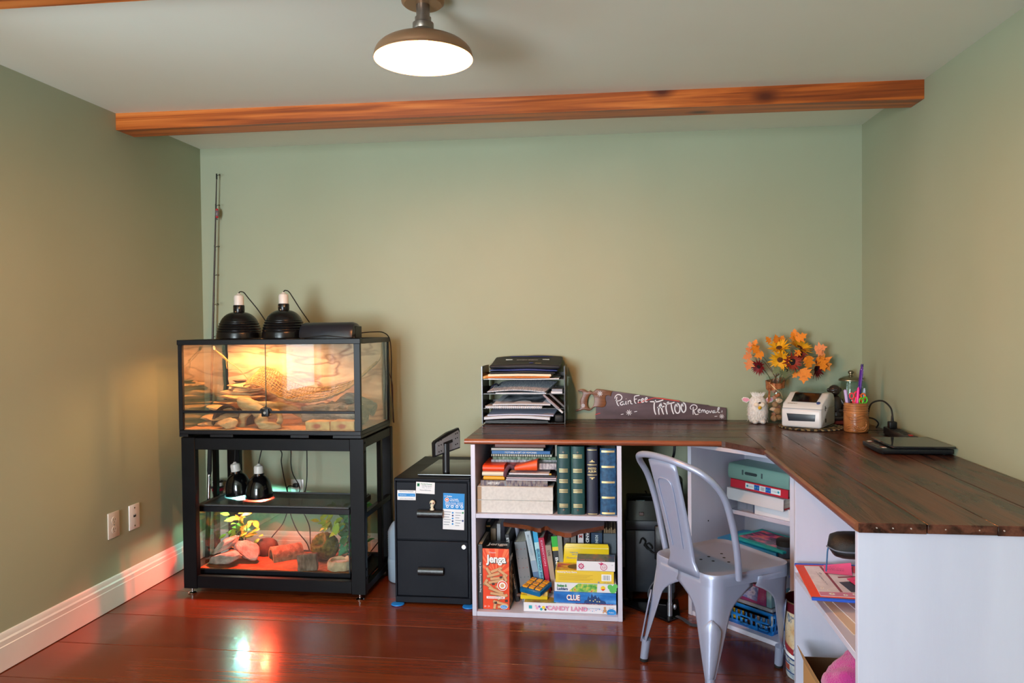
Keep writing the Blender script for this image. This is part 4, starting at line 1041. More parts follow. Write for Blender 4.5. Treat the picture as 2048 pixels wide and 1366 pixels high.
def tx(t,s,x,z,w_,m,h_=None,bold=0):text(s,t,m,(x,-.0019,z),(1,0,0),(0,0,1),w_,h_,bold=bold,world=False)
def pr1(t,w_,h_):
 pt(t,[BLU,TXT],[(-w_/2+.004,-.006,w_/2-.002,.008,0)])
 tx(t,'Appointment Reminder',0,.017,w_*.8,TXT);tx(t,'MemberCard',-.016,.001,.030,WHT);tx(t,'on time',.026,.000,.018,SKY);tx(t,'Ask for help at the desk',0,-.016,w_*.75,TXT)
card('reminder_card','white card with a blue band, at the edge of the upper drawer',-.955,-.870,.474,.518,0,pr1)
def pr2(t,w_,h_):
 pt(t,[GRN,WHT],[(-w_/2+.005,.006,-w_/2+.016,.020,0),(-w_/2+.008,.010,-w_/2+.013,.016,1)])
 tx(t,'Family Dental',.005,.017,.05,GRN);tx(t,'120 Main Street',.007,.009,.046,TXT);tx(t,'Mon - Fri  8 - 5',.007,.001,.040,TXT);tx(t,'Phone 555-0142',0,-.010,.05,TXT)
card('business_card','white card with a small green mark, stuck highest on the upper drawer',-.868,-.782,.504,.556,R(2),pr2)
def pr3(t,w_,h_):
 pt(t,[BLU,WHT,RED,TXT,GRN,DBL],[(-w_/2,.010,w_/2,h_/2,0)])
 b=B()
 b.cyl((-.031,-.0022,.052),(-.031,-.0011,.052),.010,seg=20,mi=1).cyl((-.031,-.0026,.052),(-.031,-.0021,.052),.0078,seg=20,mi=2).cyl((-.031,-.0030,.052),(-.031,-.0025,.052),.004,seg=14,mi=1)
 for i in range(4):b.cyl((-.029+.022*i,-.0022,.022),(-.029+.022*i,-.0011,.022),.0062,seg=16,mi=1).cyl((-.029+.022*i,-.0026,.022),(-.029+.022*i,-.0021,.022),.0036,seg=12,mi=0)
 for i in range(6):b.box((-.045,-.0018,-.004-i*.0115),(-.012-.004*(i%3),-.0012,-.0015-i*.0115),mi=3)
 for i in range(5):b.cyl((-.004,-.0022,-.006-i*.0125),(-.004,-.0012,-.006-i*.0125),.0040,seg=14,mi=(5 if i%2 else 0))
 for i in range(6):b.box((.008,-.0018,-.006-i*.0115),(.036-.005*(i%3),-.0012,-.0035-i*.0115),mi=3)
 for z_ in(-.004,-.040):b.cyl((.042,-.0022,z_),(.042,-.0012,z_),.0042,seg=14,mi=4 if z_>-.02 else 5)
 build(b,'print_pattern',[BLU,WHT,RED,TXT,GRN,DBL],t,world=False,smooth=None)
 tx(t,'++ Medline',-.026,.068,.036,WHT,bold=.02);tx(t,'Your health',.002,.056,.036,WHT,bold=.02);tx(t,'Benefit Guide',.004,.049,.040,WHT,bold=.02)
 for i,s in enumerate(['Member Services:  555 0199','Behavioral Health:  555 0124','Nurse Line:  555 0187']):tx(t,s,.002,.040-.0055*i,.080,WHT)
card('health_flyer','blue and white printed flyer on the upper drawer beside the handle',-.745,-.648,.345,.508,R(1.5),pr3)
BONE=mat('bone_white','#e2d8bd',.45)
t=thing('skull_figurine','little bone-white skull figure standing on the upper drawer handle','figurine',(-.792,-.632,.4345))
x_,y_=-.792,-.632
build(B().lathe([(0,.4342),(.0095,.4342),(.010,.438),(.0065,.443),(.006,.447),(.0085,.4515),(.008,.455),(0,.456)],(x_,y_,0),seg=18),'bust',BONE,t)
h_=build(B().ball((x_+.002,y_,.4665),(.0125,.0115,.0125),seg=18,rings=12).box((x_-.006,y_-.010,.4525),(x_+.009,y_+.002,.460),bev=.003),'skull',BONE,t)
build(B().ball((x_-.003,y_-.0098,.466),(.0033,.0025,.0035),seg=10,rings=8),'eye_socket',mat('socket_black','#1a1214',.6),h_)
build(B().ball((x_+.0065,y_-.0094,.467),(.0035,.0025,.0038),seg=10,rings=8),'eye_socket',mat('socket_red','#7a1c2a',.5),h_)
t=thing('monitor_stand','black monitor stand without its screen, on the file cabinet','monitor stand',(-.74,-.40,CZ1))
GLOSS=mat('piano_black','#0a0b0d',.08,spec=.6)
b=B().prism([(-.872,-.572),(-.626,-.572),(-.626,-.20),(-.86,-.20)],CZ1+.0005,CZ1+.011,'xy',bev=.003)
build(b,'base',GLOSS,t)
b=B().prism([(-.752+.0125*math.cos(a)*1.35,-.515+.0125*math.sin(a))for a in[2*PI*i/20 for i in range(20)]],CZ1+.010,.715,'xy')
build(b,'neck',mat('graphite_plastic','#0e1014',.3),t,smooth=50)
ht=thing
b=B();a_=R(-62)
def hd(u,d,z_):return(-.728+u*math.cos(a_)*.0+u*.42*.5+d*math.cos(R(25)),-.535+u*.5,z_)
Mh=Matrix.Translation((-.742,-.505,.715))@Euler((R(0),0,R(58))).to_matrix().to_4x4()
b.M=Mh
pr=[(-.085,-.055),(.085,-.035),(.085,.045),(.078,.062),(.0,.048),(-.08,.018),(-.088,.010)]
b.prism(pr,.006,.022,'xz',bev=.002)
b.M=Matrix()
hb=build(b,'bracket',MATS['graphite_plastic'],t)
b=B();b.M=Mh
b.prism([(-.078,-.046),(.078,-.028),(.078,.040),(.070,.052),(-.070,.012),(-.078,.006)],.0025,.0062,'xz')
fp=build(b,'face_plate',mat('zinc_plate','#a9adb0',.35,metal=.6),hb)
b=B();b.M=Mh
b.box((-.030,.0015,-.004),(.030,.0028,.010),rot=(0,R(-9),0))
for u in(-.06,-.045,.05,.062):
 for w_ in(-.022,.006,.028):
  if abs(w_)<.03:b.cyl((u,.0028,w_+u*.18),(u,.0012,w_+u*.18),.0030,seg=8)
build(b,'slot_pattern',DARK,fp,smooth=None)
t=thing('plastic_jug','translucent ribbed plastic jug on the floor between stand and cabinet','jug',(-1.005,-.30,0))
JUG=mat('milky_plastic','#b9cbdc',.35,trans=.25)
prof=[(0,.001),(.062,.001),(.068,.006),(.070,.10),(.069,.112)]
for i in range(12):prof+=[(.0665,.115+i*.011),(.0685,.120+i*.011)]
prof+=[(.060,.262),(.046,.285),(.026,.30),(.024,.315),(0,.316)]
build(B().lathe(prof,(-1.030,-.30,0),seg=36),'body',JUG,t,smooth=60)
build(B().lathe([(0,.332),(.027,.332),(.028,.314),(.0,.314)],(-1.030,-.30,0),seg=24),'cap',mat('pale_blue_cap','#7fb0dc',.4),t)
# ================================================================ DESK TOP (L-shaped, planked)
DZ=.768
DESKW=wood('dark_stained_desk',['#22100b','#3d1e15','#502a1e','#653a2b'],axis='X',scale=1.6,rough=.28,bump=.45,stretch=12,coat=.10,ring=.5,spec=.3)
DESKWY=wood('dark_stained_desk_run',['#22100b','#3d1e15','#502a1e','#653a2b'],axis='Y',scale=1.6,rough=.28,bump=.45,stretch=12,coat=.10,ring=.5,spec=.3)
NOSE=wood('reddish_edge',['#5e2c18','#84442a','#9a5636'],axis='X',scale=2,rough=.3,bump=.1,stretch=10,coat=.2)
NOSEY=wood('reddish_edge_run',['#4e2718','#6f3b26','#834a30'],axis='Y',scale=2,rough=.3,bump=.1,stretch=10,coat=.2)
t=thing('desk_top','dark stained plank worktop turning the corner along two walls','desk',(.3,-.5,.745))
ys=[-.004,-.128,-.252,-.368,-.480]
for k,(y1,y0)in enumerate(zip(ys,ys[1:])):
 build(B().box((-.622,y0+.0008,.7455),(XR-.004,y1-.0008,DZ-.0004*(k%2)),bev=.0015),'plank',DESKW,t)
ys=[-.480,-.600,-.712]
for k,(y1,y0)in enumerate(zip(ys,ys[1:])):
 build(B().box((-.622,y0+.0008,.7455),(.5932,y1-.0008,DZ-.0004*(k%2)),bev=.0015),'plank',DESKW,t)
b=B();prof=[(-.712,DZ),(-.719,DZ-.0005),(-.7245,DZ-.004),(-.7265,DZ-.011),(-.7255,DZ-.017),(-.721,DZ-.0215),(-.712,DZ-.0225)]
build(b.prism(prof,-.624,.456,'yz'),'front_edging',NOSE,t,smooth=50)
build(B().prism([(.456,-.7125),(.456,-.728),(.470,-.732),(.592,-.925),(.592,-.7125)],DZ-.0225,DZ+.0003,'xy',bev=.001),'corner_filler',wood('purple_brown_edge',['#33201c','#4b322d','#5d4039'],axis='X',scale=2,rough=.35,stretch=10),t)
xs=[.594,.750,.906,1.062,XR-.004]
for k,(x0,x1)in enumerate(zip(xs,xs[1:])):
 yb=[-.482,-.482,-.482,-.482][k]
 build(B().box((x0+.0008,-1.985-.003*(k%2),.7455-.002*((k+1)%2)),(x1-.0008,yb,DZ+.0003*(k%2)),bev=.0012),'plank',DESKWY,t)
b=B();prof=[(.594,DZ),(.588,DZ-.0008),(.5845,DZ-.005),(.5835,DZ-.012),(.586,DZ-.019),(.594,DZ-.0225)]
P_=[[(x_,y_,z_)for x_,z_ in prof]for y_ in(-1.985,-.925)]
V_=[[b.v(q)for q in r_]for r_ in P_]
for i in range(len(prof)):b.face((V_[0][i],V_[0][(i+1)%len(prof)],V_[1][(i+1)%len(prof)],V_[1][i]))
b.face(V_[0]);b.face(V_[1][::-1])
build(b,'side_edging',NOSEY,t,smooth=50)
for x_ in(.635,.672,.713,.79,.865,.92,.985,1.05):
 build(B().cyl((x_,-1.9885,.757),(x_,-1.985,.757),.0016,seg=8),'nail',mat('pale_nail','#b8a8a0',.5),t)
# ================================================================ PAINTED SHELF UNITS
PW=ramp_noise('white_shelf_paint',[(.3,'#c6c5d8'),(.7,'#d0cfe1')],scale=3,rough=.38,bump=.12,bdist=.002,bscale=70,stretch=(3,3,.4),spec=.5)
BX0,BX1,BY0,BY1=-.597,.047,-.722,-.318
t=thing('bookcase','white painted two-tier bookcase carrying the long arm of the desk','bookcase',((BX0+BX1)/2,-.5,0))
build(B().box((BX0,BY0,0),(BX0+.019,BY1,.7445),bev=.001),'side_panel',PW,t)
build(B().box((BX1-.019,BY0,0),(BX1,BY1,.7445),bev=.001),'side_panel',PW,t)
build(B().box((BX0+.019,BY0+.002,.426),(BX1-.019,BY1-.006,.4445),bev=.001),'shelf',PW,t)
build(B().box((BX0+.019,BY0+.001,0),(BX1-.019,BY1-.006,.0195),bev=.001),'bottom_board',PW,t)
build(B().box((BX0+.019,BY1-.006,.0),(BX1-.019,BY1,.7445)),'back_panel',PW,t)
OX,OY=.330,-.605
t=thing('corner_shelf_unit','white shelf unit set diagonally under the inner corner of the desk','bookcase',(OX,OY,0),rz=R(-45))
def diag(e,nn,z):return(e,nn,z)
CD,CW=.385,.505
for nm,a,c in[('side_panel',(0,0,0),(.019,CD,.7440)),('side_panel',(CW-.019,0,0),(CW,CD,.7440)),('back_panel',(.019,CD-.006,0),(CW-.019,CD,.7440)),('bottom_board',(.019,.002,0),(CW-.019,CD-.006,.0185)),('shelf',(.019,.262,.402),(CW-.019,CD-.006,.4205)),('top_rail',(.019,.0,.728),(CW-.019,CD-.006,.7440))]:
 build(B().box(a,c,bev=.001),nm,PW,t,world=False)
build(B().cyl((.0185,.115,.39),(.0205,.115,.39),.003,seg=8),'shelf_pin_hole',DARK,t,world=False)
EX0,EY0=.612,-1.978
t=thing('end_shelf_unit','white open shelf unit closing the end of the desk, nearest the viewer','bookcase',(.92,-1.6,0))
build(B().box((.594,EY0,0),(XR-.002,EY0+.019,.7430),bev=.001),'end_panel',PW,t)
build(B().box((EX0,-1.292,0),(XR-.002,-1.273,.7430),bev=.001),'divider_panel',PW,t)
build(B().box((EX0-.002,EY0+.019,.400),(XR-.008,-1.292,.4185),bev=.001),'shelf',PW,t)
build(B().box((EX0-.002,EY0+.019,0),(XR-.008,-1.292,.019),bev=.001),'bottom_board',PW,t)
build(B().box((XR-.008,EY0+.019,0),(XR-.002,-1.292,.7430)),'back_panel',PW,t)
# ================================================================ BOOKS AND GAMES IN THE BOOKCASE
PAGES=ramp_noise('page_edges',[(.35,'#cfc6b4'),(.65,'#e6dfd0')],scale=8,rough=.85,bump=.3,bdist=.001,stretch=(60,1,60))
def cover(h,rough=.4):return mat('cover_'+h.strip('#'),h,rough,var=.08,vscale=12)
def book(label,loc,dims,m,rot=(0,0,0),rz=0,group=None,texts=(),pages=PAGES,name='book',cat='book',hard=True,bands=()):
 """standing book: spine on -y, base centred on loc. texts: (string, colour material, centre height share, length share, upright?)"""
 w_,d_,h_=dims;tk=.0022 if hard else .0007;ov=.003 if hard else .0002
 t=thing(name,label,cat,loc,rot=rot,group=group)
 b=B();b.box((-w_/2,0,0),(w_/2,tk*1.3,h_),bev=.0012).box((-w_/2,tk,0),(-w_/2+tk,d_,h_)).box((w_/2-tk,tk,0),(w_/2,d_,h_))
 build(b,'cover',m,t,world=False)
 build(B().box((-w_/2+tk,tk*1.3,ov),(w_/2-tk,d_-ov,h_-ov)),'pages',pages,t,world=False,smooth=None)
 if bands:
  b=B();ms=[]
  for(z0,z1,mm)in bands:
   if mm not in ms:ms.append(mm)
   b.box((-w_/2-.0003,-.0008,z0*h_),(w_/2+.0003,.0006,z1*h_),mi=ms.index(mm))
  build(b,'spine_print',ms,t,world=False,smooth=None)
 for tx_ in texts:
  s,mm,c,ln,way=tx_[:5];hh=tx_[5]if len(tx_)>5 else None
  if way=='down':text(s,t,mm,(0,-.0010,c*h_),(0,0,-1),(1,0,0),ln*h_,hh,bold=.012,world=False)
  elif way=='up':text(s,t,mm,(0,-.0010,c*h_),(0,0,1),(-1,0,0),ln*h_,hh,bold=.012,world=False)
  else:text(s,t,mm,(0,-.0010,c*h_),(1,0,0),(0,0,1),ln*w_,hh,bold=.012,world=False)
 return t
GOLD=mat('gold_foil','#d8c08a',.35,metal=.5)
SILV=mat('worn_silver','#c6d2d6',.5)
LAY=(0,R(90),0)
def lying(label,x0,x1,y0,z0,th,dep,m,texts=(),rz=0,**k):
 """a book lying flat, spine to the viewer"""
 return book(label,(x0,y0,z0+th/2),(th,dep,x1-x0),m,rot=(0,R(90),rz),texts=texts,**k)
Z1=.4450
def flat_album(label,x0,x1,z0,z1):
 t=thing('storage_album',label,'album',((x0+x1)/2,-.55,z0),group='pale cloth albums lying in the bookcase')
 CL=ramp_noise('pale_cloth',[(.3,'#c9c5c2'),(.7,'#d8d4d0')],scale=90,rough=.8,bump=.2,bdist=.001)
 b=B().box((x0,-.702,z0),(x1,-.698,z1-.0015),bev=.001).box((x0+.0,-.698,z0),(x1,-.44,z0+.003)).box((x0,-.698,z1-.003),(x1,-.44,z1),bev=.0005)
 build(b,'cover',CL,t)
 build(B().box((x0+.004,-.696,z0+.003),(x1-.006,-.445,z1-.003)),'pages',ramp_noise('card_pages',[(.3,'#8c8478'),(.7,'#b3aa9c')],scale=6,rough=.9,bump=.4,bdist=.002,stretch=(1,1,80)),t,smooth=None)
 build(B().box((x0,-.7024,z0+.001),(x0+.018,-.7019,z1-.002)),'binding_strip',mat('tan_binding','#a98d72',.7),t,smooth=None)
flat_album('pale cloth album lying lowest, directly on the bookcase shelf',-.574,-.245,Z1+.0005,.5015)
flat_album('pale cloth album lying second, under the stack of magazines',-.573,-.244,.5022,.5600)
MAG=ramp_noise('magazine_print',[(.25,'#20222c'),(.42,'#4d4356'),(.55,'#8a7d78'),(.68,'#5c8296'),(.8,'#c8bda8')],scale=26,rough=.35,bump=0,stretch=(1,1,3),detail=6)
MAG2=ramp_noise('magazine_print_green',[(.25,'#1e2a1c'),(.45,'#3d5a38'),(.6,'#8b9a86'),(.75,'#c9c7c0')],scale=24,rough=.35,bump=0,stretch=(1,1,3),detail=6)
MAG3=ramp_noise('magazine_print_pale',[(.25,'#3b4250'),(.45,'#8d8791'),(.6,'#c5c2c6'),(.75,'#7b3d3a')],scale=30,rough=.35,bump=0,stretch=(1,1,3),detail=6)
TW=WHT
lying('thick comic-print booklet lying on the second pale album',-.560,-.268,-.690,.5605,.0235,.20,MAG,texts=[('HISTORY',TW,.20,.18,'up',.010)],hard=False,pages=MAG)
z_=.5845
for i,(x0,x1,th,m,lb,y0)in enumerate([(-.450,-.232,.0045,mat('folder_white','#cfcbd4',.6),'thin white folder lying on the comic-print booklet',-.685),(-.447,-.230,.0060,mat('folder_lilac','#b9a9b4',.6),'lilac magazine above the thin white folder',-.688),(-.450,-.235,.0055,mat('folder_dark','#2a2730',.5),'dark magazine with a yellow label, in the middle of the folder pile',-.684),(-.436,-.262,.0060,mat('folder_pale','#d6d4dc',.6),'pale grey folder under the orange folder',-.686)]):
 o=lying(lb,x0,x1,y0,z_,th,.21,m,hard=False)
 z_+=th+.0032
build(B().box((-.378,-.6853,.6105),(-.252,-.6842,.6165)),'label_strip',mat('yellow_label','#d9ad3e',.6),[o_ for o_ in bpy.data.objects if o_.get('label','').startswith('dark magazine with')][0],smooth=None)
def folded(name,label,cat,x0,x1,y0,y1,z0,th,m,lift=0.0,back=None):
 """a soft folder or envelope: rounded fold towards the viewer"""
 b=B();n=10;V=[]
 for s_ in(0,1):
  x=x0 if s_==0 else x1;L=lift*s_
  ring_=[(x,y1,z0),(x,y0+th/2,z0)]+[(x,y0+th/2-th/2*math.sin(PI*k/n),z0+(th+L)/2-(th+L)/2*math.cos(PI*k/n))for k in range(1,n)]+[(x,y0+th/2,z0+th+L),(x,y1,z0+th+L*.6)]
  V.append([b.v(q)for q in ring_])
 for i in range(len(V[0])-1):b.face((V[0][i],V[0][i+1],V[1][i+1],V[1][i]))
 b.face((V[0][-1],V[0][0],V[1][0],V[1][-1]));b.face(V[0][::-1]);b.face(V[1])
 return tag(build(b,name,m,smooth=50),label,cat)
OR=mat('orange_folder','#f0531c',.45,var=.05,vscale=20);YE=mat('mustard_folder','#e8a01c',.45);CR=mat('cream_folder','#dcd2bf',.6)
folded('folder','mustard yellow folded folder at the open side of the folder pile','folder',-.548,-.456,-.690,-.50,.5850,.0165,YE)
folded('folder','cream folded envelope between the yellow and the red-orange folders','folder',-.553,-.457,-.692,-.50,.6025,.0190,CR)
folded('folder','red-orange folded folder on top of the cream envelope','folder',-.551,-.456,-.692,-.50,.6225,.0270,mat('red_orange_folder','#e84418',.4))
folded('folder','bright orange folder bulging open in the middle of the pile','folder',-.411,-.313,-.690,-.50,.6280,.017,OR,lift=.028)
b=B().tube(smooth_path([(-.452,-.688,.602),(-.448,-.694,.625),(-.432,-.690,.648),(-.415,-.688,.640)],6),[.004,.010,.011,.006]+[.006]*0 if False else .009,seg=8,flat=.6)
tag(build(b,'cloth_pouch',mat('maroon_cloth','#5a3440',.8,bump=.4,bscale=90),smooth=70),'small maroon cloth pouch stuffed between the orange folders','pouch')
lying('greyish magazine wedged right of the open orange folder',-.310,-.232,-.655,.628,.026,.16,MAG3,hard=False)
lying('red-edged magazine at the back under the green magazine',-.520,-.240,-.60,.6180,.030,.20,mat('red_brown_edge','#8a2a2c',.5),hard=False)
lying('white-edged glossy magazine lying behind the orange folders',-.526,-.234,-.605,.6485,.011,.20,MAG3,hard=False)
lying('green-edged glossy magazine lying above the white-edged one',-.519,-.236,-.605,.6600,.0125,.20,MAG2,hard=False)
t=thing('spiral_calendar','spiral bound calendar near the top of the bookcase pile','calendar',(-.39,-.5,.673))
build(B().box((-.526,-.600,.6735),(-.255,-.43,.6835),bev=.001),'pages',PAGES,t)
for k in range(26):
 xx=-.52+k*.0101;build(B().tube([(xx,-.600+.006*math.cos(a),.6785+.0065*math.sin(a))for a in[2*PI*i/10 for i in range(10)]],.0011,seg=5,closed=True),'ring',mat('black_wire','#26262a',.4,metal=.5),t)
lying('blue book lying above the spiral calendar',-.524,-.262,-.606,.6852,.0150,.20,cover('#1668a8'),texts=[('MOTHER: A GIFT OF MEMORIES',TW,.50,.54,'up',.0075)])
lying('cream book lying above the blue one',-.526,-.292,-.604,.7008,.0105,.20,cover('#c8c2b4'))
lying('reddish brown book lying topmost under the desk top',-.512,-.285,-.585,.7120,.020,.19,cover('#7a3a2c'))
for i,(x,lb,h,m)in enumerate([(-.268,'dark blue thin book standing between the pile and the albums',.265,cover('#26344f')),(-.252,'white thin book leaning between the pile and the albums',.262,cover('#c4c6d2'))]):
 book(lb,(x+.0,-.585,Z1+.001),(.010,.20,h),m,rot=(0,R(-3 if i else 0),0))if False else None
book('grey thin book standing next to the first dark green binder',(-.2385,-.570,Z1),(.010,.18,.285),cover('#9a9284'))
def album(label,x0,x1,h,m,style,d=.26):
 w_=x1-x0;t=thing('photo_album',label,'album',((x0+x1)/2,-.700,Z1),group='photo albums on the upper shelf')
 b=B();prof=[(x0-(x0+x1)/2,d)]+[(-w_/2,.008)]+[(-w_/2*math.cos(PI*k/8),.008-.008*math.sin(PI*k/8))for k in range(1,8)]+[(w_/2,.008),(w_/2,d),(w_/2-.003,d),(w_/2-.003,.010),(-w_/2+.003,.010),(-w_/2+.003,d)]
 prof[0]=(-w_/2,d)
 build(b.prism(prof,0,h,'xy'),'cover',m,t,world=False,smooth=35)
 build(B().box((-w_/2+.0035,.012,.004),(w_/2-.0035,d-.006,h-.006)),'pages',PAGES if style!='green' else mat('dark_pages','#2b2c30',.8),t,world=False,smooth=None)
 def front(xx):return .008-.008*math.sqrt(max(0,1-(xx/(w_/2))**2))-.0006
 def band(z0,z1,xw,mm,nm='foil_band'):
  bb=B();N=8
  lo=[bb.v((-xw+2*xw*i/N,front(-xw+2*xw*i/N),z0))for i in range(N+1)];hi=[bb.v((-xw+2*xw*i/N,front(-xw+2*xw*i/N),z1))for i in range(N+1)]
  for i in range(N):bb.face((lo[i],lo[i+1],hi[i+1],hi[i]))
  build(bb,nm,mm,t,world=False,smooth=None)
 if style=='green':
  for f_ in(.855,.645,.490,.345,.130):
   for dz in(-.006,0,.006):band(f_*h+dz-.0014,f_*h+dz+.0014,w_*.33,GOLD)
  for f_ in(.915,.07):build(B().cyl((0,-.0025,f_*h),(0,.002,f_*h),.0042,seg=14),'rivet',CHROME,t,world=False)
 elif style=='navy':
  for f_ in(.965,.745,.595,.015):band(f_*h-.0015,f_*h+.0015,w_*.42,GOLD)
  text('PHOTO',t,GOLD,(0,-.0012,.690*h),(1,0,0),(0,0,1),w_*.70,.0095,bold=.02,world=False);text('ALBUM',t,GOLD,(0,-.0012,.648*h),(1,0,0),(0,0,1),w_*.70,.0095,bold=.02,world=False)
  for f_,s_ in((.785,1),(.560,-1)):
   bb=B();pts=[(-.012,0),(-.008,.004),(-.005,.003),(-.003,.008),(0,.010),(.003,.008),(.005,.003),(.008,.004),(.012,0)]
   bb.prism([(u,f_*h+s_*v_)for u,v_ in pts],-.0012,-.0004,'xz');build(bb,'ornament',GOLD,t,world=False,smooth=None)
 else:
  for f_ in(.955,.725,.495,.265,.030):band(f_*h-.0042,f_*h+.0042,w_*.41,GOLD)
  for f_ in(.915,.07):build(B().cyl((0,-.0025,f_*h),(0,.002,f_*h),.0032,seg=14),'rivet',CHROME,t,world=False)
GRN1=ramp_noise('dark_green_leatherette',[(.3,'#1d3d40'),(.66,'#2a4d50'),(.74,'#2f5558')],scale=9,rough=.35,bump=.25,bdist=.001,bscale=300)
GRN2=ramp_noise('worn_green_leatherette',[(.3,'#1f4345'),(.66,'#2a5050'),(.73,'#33595b'),(.80,'#8fa3a8')],scale=7,rough=.35,bump=.25,bdist=.001,bscale=300)
NAV=mat('navy_leatherette','#1b2036',.45,bump=.2,bscale=300)
BLM=ramp_noise('mottled_blue',[(.3,'#1c3a5c'),(.7,'#31618a')],scale=60,rough=.45,bump=.2,bdist=.001)
album('dark green ring album with gold bars, next to the magazine pile',-.227,-.1705,.292,GRN1,'green')
album('dark green ring album with scuffed foot, beside the navy one',-.1675,-.109,.292,GRN2,'green')
album('slim navy album lettered in gold',-.1005,-.0525,.288,NAV,'navy',d=.25)
album('mottled blue album with wide pale gold bars, against the bookcase side',-.0430,.0245,.285,BLM,'blue')
ZB=.0200
BLK=cover('#15171c',.35)
book('tall black book with white spine lettering, against the bookcase side',(-.5655,-.692,ZB),(.0205,.27,.284),BLK,texts=[('by James Portraits',WHT,.55,.34,'down',.0085),("'n the Dog",WHT,.33,.14,'down',.0085)])
def box_thing(name,label,cat,x0,x1,y0,y1,z0,z1,m,rz=0,group=None,bev=.0012):
 t=thing(name,label,cat,((x0+x1)/2,y0,z0),rz=rz,group=group)
 w_,d_,h_=x1-x0,y1-y0,z1-z0
 build(B().box((-w_/2,0,0),(w_/2,d_,h_),bev=bev),'box',m,t,world=False)
 return t,w_,d_,h_
def face(t,mats,shapes,name='print_pattern',y=-.0004):
 """flat print on the front face. shapes: ('r',x0,z0,x1,z1,mi) | ('c',x,z,r,mi) | ('p',[(x,z)..],mi)"""
 b=B();k=0
 for s in shapes:
  yy=y-.00006*k;k+=1
  if s[0]=='r':b.quad((s[1],yy,s[2]),(s[3],yy,s[2]),(s[3],yy,s[4]),(s[1],yy,s[4]),s[5])
  elif s[0]=='c':
   vs=[b.v((s[1]+s[3]*math.cos(2*PI*i/22),yy,s[2]+s[3]*(s[5]if len(s)>5 else 1)*math.sin(2*PI*i/22)))for i in range(22)];b.face(vs,s[4])
  else:b.face([b.v((u,yy,v_))for u,v_ in s[1]],s[2])
 return build(b,name,mats,t,world=False,smooth=None)
def ftext(t,s,x,z,w_,m,h_=None,bold=.0,y=-.0022,shear=0,u=(1,0,0),v=(0,0,1),**k):return text(s,t,m,(x,y,z),u,v,w_,h_,bold=bold,shear=shear,world=False,**k)
ORG=mat('print_orange','#e8471e',.35);ORL=mat('print_light_orange','#f2774a',.35);WOODP=mat('print_wood','#d6a273',.45);WOODD=mat('print_wood_dark','#8a5a38',.45);BKB=mat('print_black','#191412',.35);PNK=mat('print_pink','#e9a7c5',.5);PUR=mat('print_purple','#8a62b4',.5);YEL=mat('print_yellow','#f0cf33',.45);NVY=mat('print_navy','#1c3f78',.45);TEAL=mat('print_teal','#2aa6b8',.5);LGR=mat('print_green_light','#5dbb5a',.5);SKN=mat('print_tan','#c99468',.5);BRN=mat('print_brown','#4a2c22',.5);MAG_=mat('print_magenta','#c22a63',.5);GRY=mat('print_mid_grey','#8c8c94',.5)
t,w_,d_,h_=box_thing('tower_game_box','tall orange wooden-block tower game box on the lower shelf','game box',-.556,-.438,-.690,-.572,ZB,.287,BKB)
sh=[('r',-w_/2+.001,.001,w_/2-.001,h_-.001,0)]
for k in range(11):
 a0=R(8+15.5*k);a1=a0+R(6);r_=.16;c_=(0,.150)
 pol=[(c_[0],c_[1])]+[(min(max(c_[0]+r_*math.cos(a),-w_/2+.001),w_/2-.001),min(c_[1]+r_*math.sin(a),h_-.002))for a in(a0,a1)]
 sh.append(('p',pol,1))
rnd=random.Random(3)
def blk(cx,cz,L,hh,a,mi):
 ca,sa=math.cos(a),math.sin(a);return('p',[(cx+u*ca-v_*sa,cz+u*sa+v_*ca)for u,v_ in[(-L/2,-hh/2),(L/2,-hh/2),(L/2,hh/2),(-L/2,hh/2)]],mi)
for cx,cz,L,a in[(-.030,.160,.050,-60),(.002,.172,.055,22),(.030,.160,.05,-35),(-.012,.150,.06,15),(.006,.136,.065,8),(.0,.122,.07,12),(.040,.138,.03,-65),(-.045,.118,.03,60),(-.026,.098,.06,-38),(.0,.082,.07,-20),(.02,.108,.05,30),(.008,.066,.07,-8),(.028,.055,.05,25),(.018,.028,.066,-14),(.030,.014,.05,8),(-.006,.016,.03,80)]:
 sh.append(blk(cx,cz,L,.0135,R(a),3));sh.append(blk(cx,cz+.001,L-.003,.0105,R(a),2))
for cx,cz in[(.045,.040),(-.012,.112),(.005,.055),(.022,.142),(-.002,.030)]:sh.append(blk(cx,cz,.012,.010,R(10),4))
sh+=[('c',.028,.106,.0225,5),('c',.028,.106,.0200,0),('c',.028,.106,.0145,5),('c',.028,.106,.0085,2),('r',-.042,.048,.038,.058,5),('c',.034,.013,.017,5,.55),('c',.034,.013,.0155,6,.5)]
face(t,[ORG,ORL,WOODP,WOODD,BRN,WHT,BLU],sh)
ftext(t,'Jenga',.003,h_-.052,w_*.76,BKB,.050,bold=.055,y=-.0030);ftext(t,'Jenga',.001,h_-.050,w_*.74,WHT,.046,bold=.035,y=-.0034)
ftext(t,'Classic',-.014,h_-.017,.032,WHT,.006,y=-.003);ftext(t,'WOOD BLOCKS GAME',-.002,.053,.07,RED,.006,y=-.0032,bold=.02);ftext(t,'6+  1+',-.040,.014,.024,WHT,.009,y=-.0032);ftext(t,'Hasbro',.034,.013,.022,WHT,.006,y=-.0032)
text('Jenga',t,WHT,(0,.055,h_+.0004),(1,0,0),(0,1,0),w_*.78,.05,bold=.03,world=False)
text('Jenga',t,WHT,(w_/2+.0004,.06,h_-.055),(0,1,0),(0,0,1),.09,.035,bold=.03,world=False)
b=B()
for i in range(10):
 z0=.012+i*.0165
 for j in range(3):b.box((w_/2,.012+j*.030,z0),(w_/2+.0006,.038+j*.030,z0+.013),mi=(i+j)%2)
build(b,'print_pattern',[WOODP,WOODD],t,world=False,smooth=None)
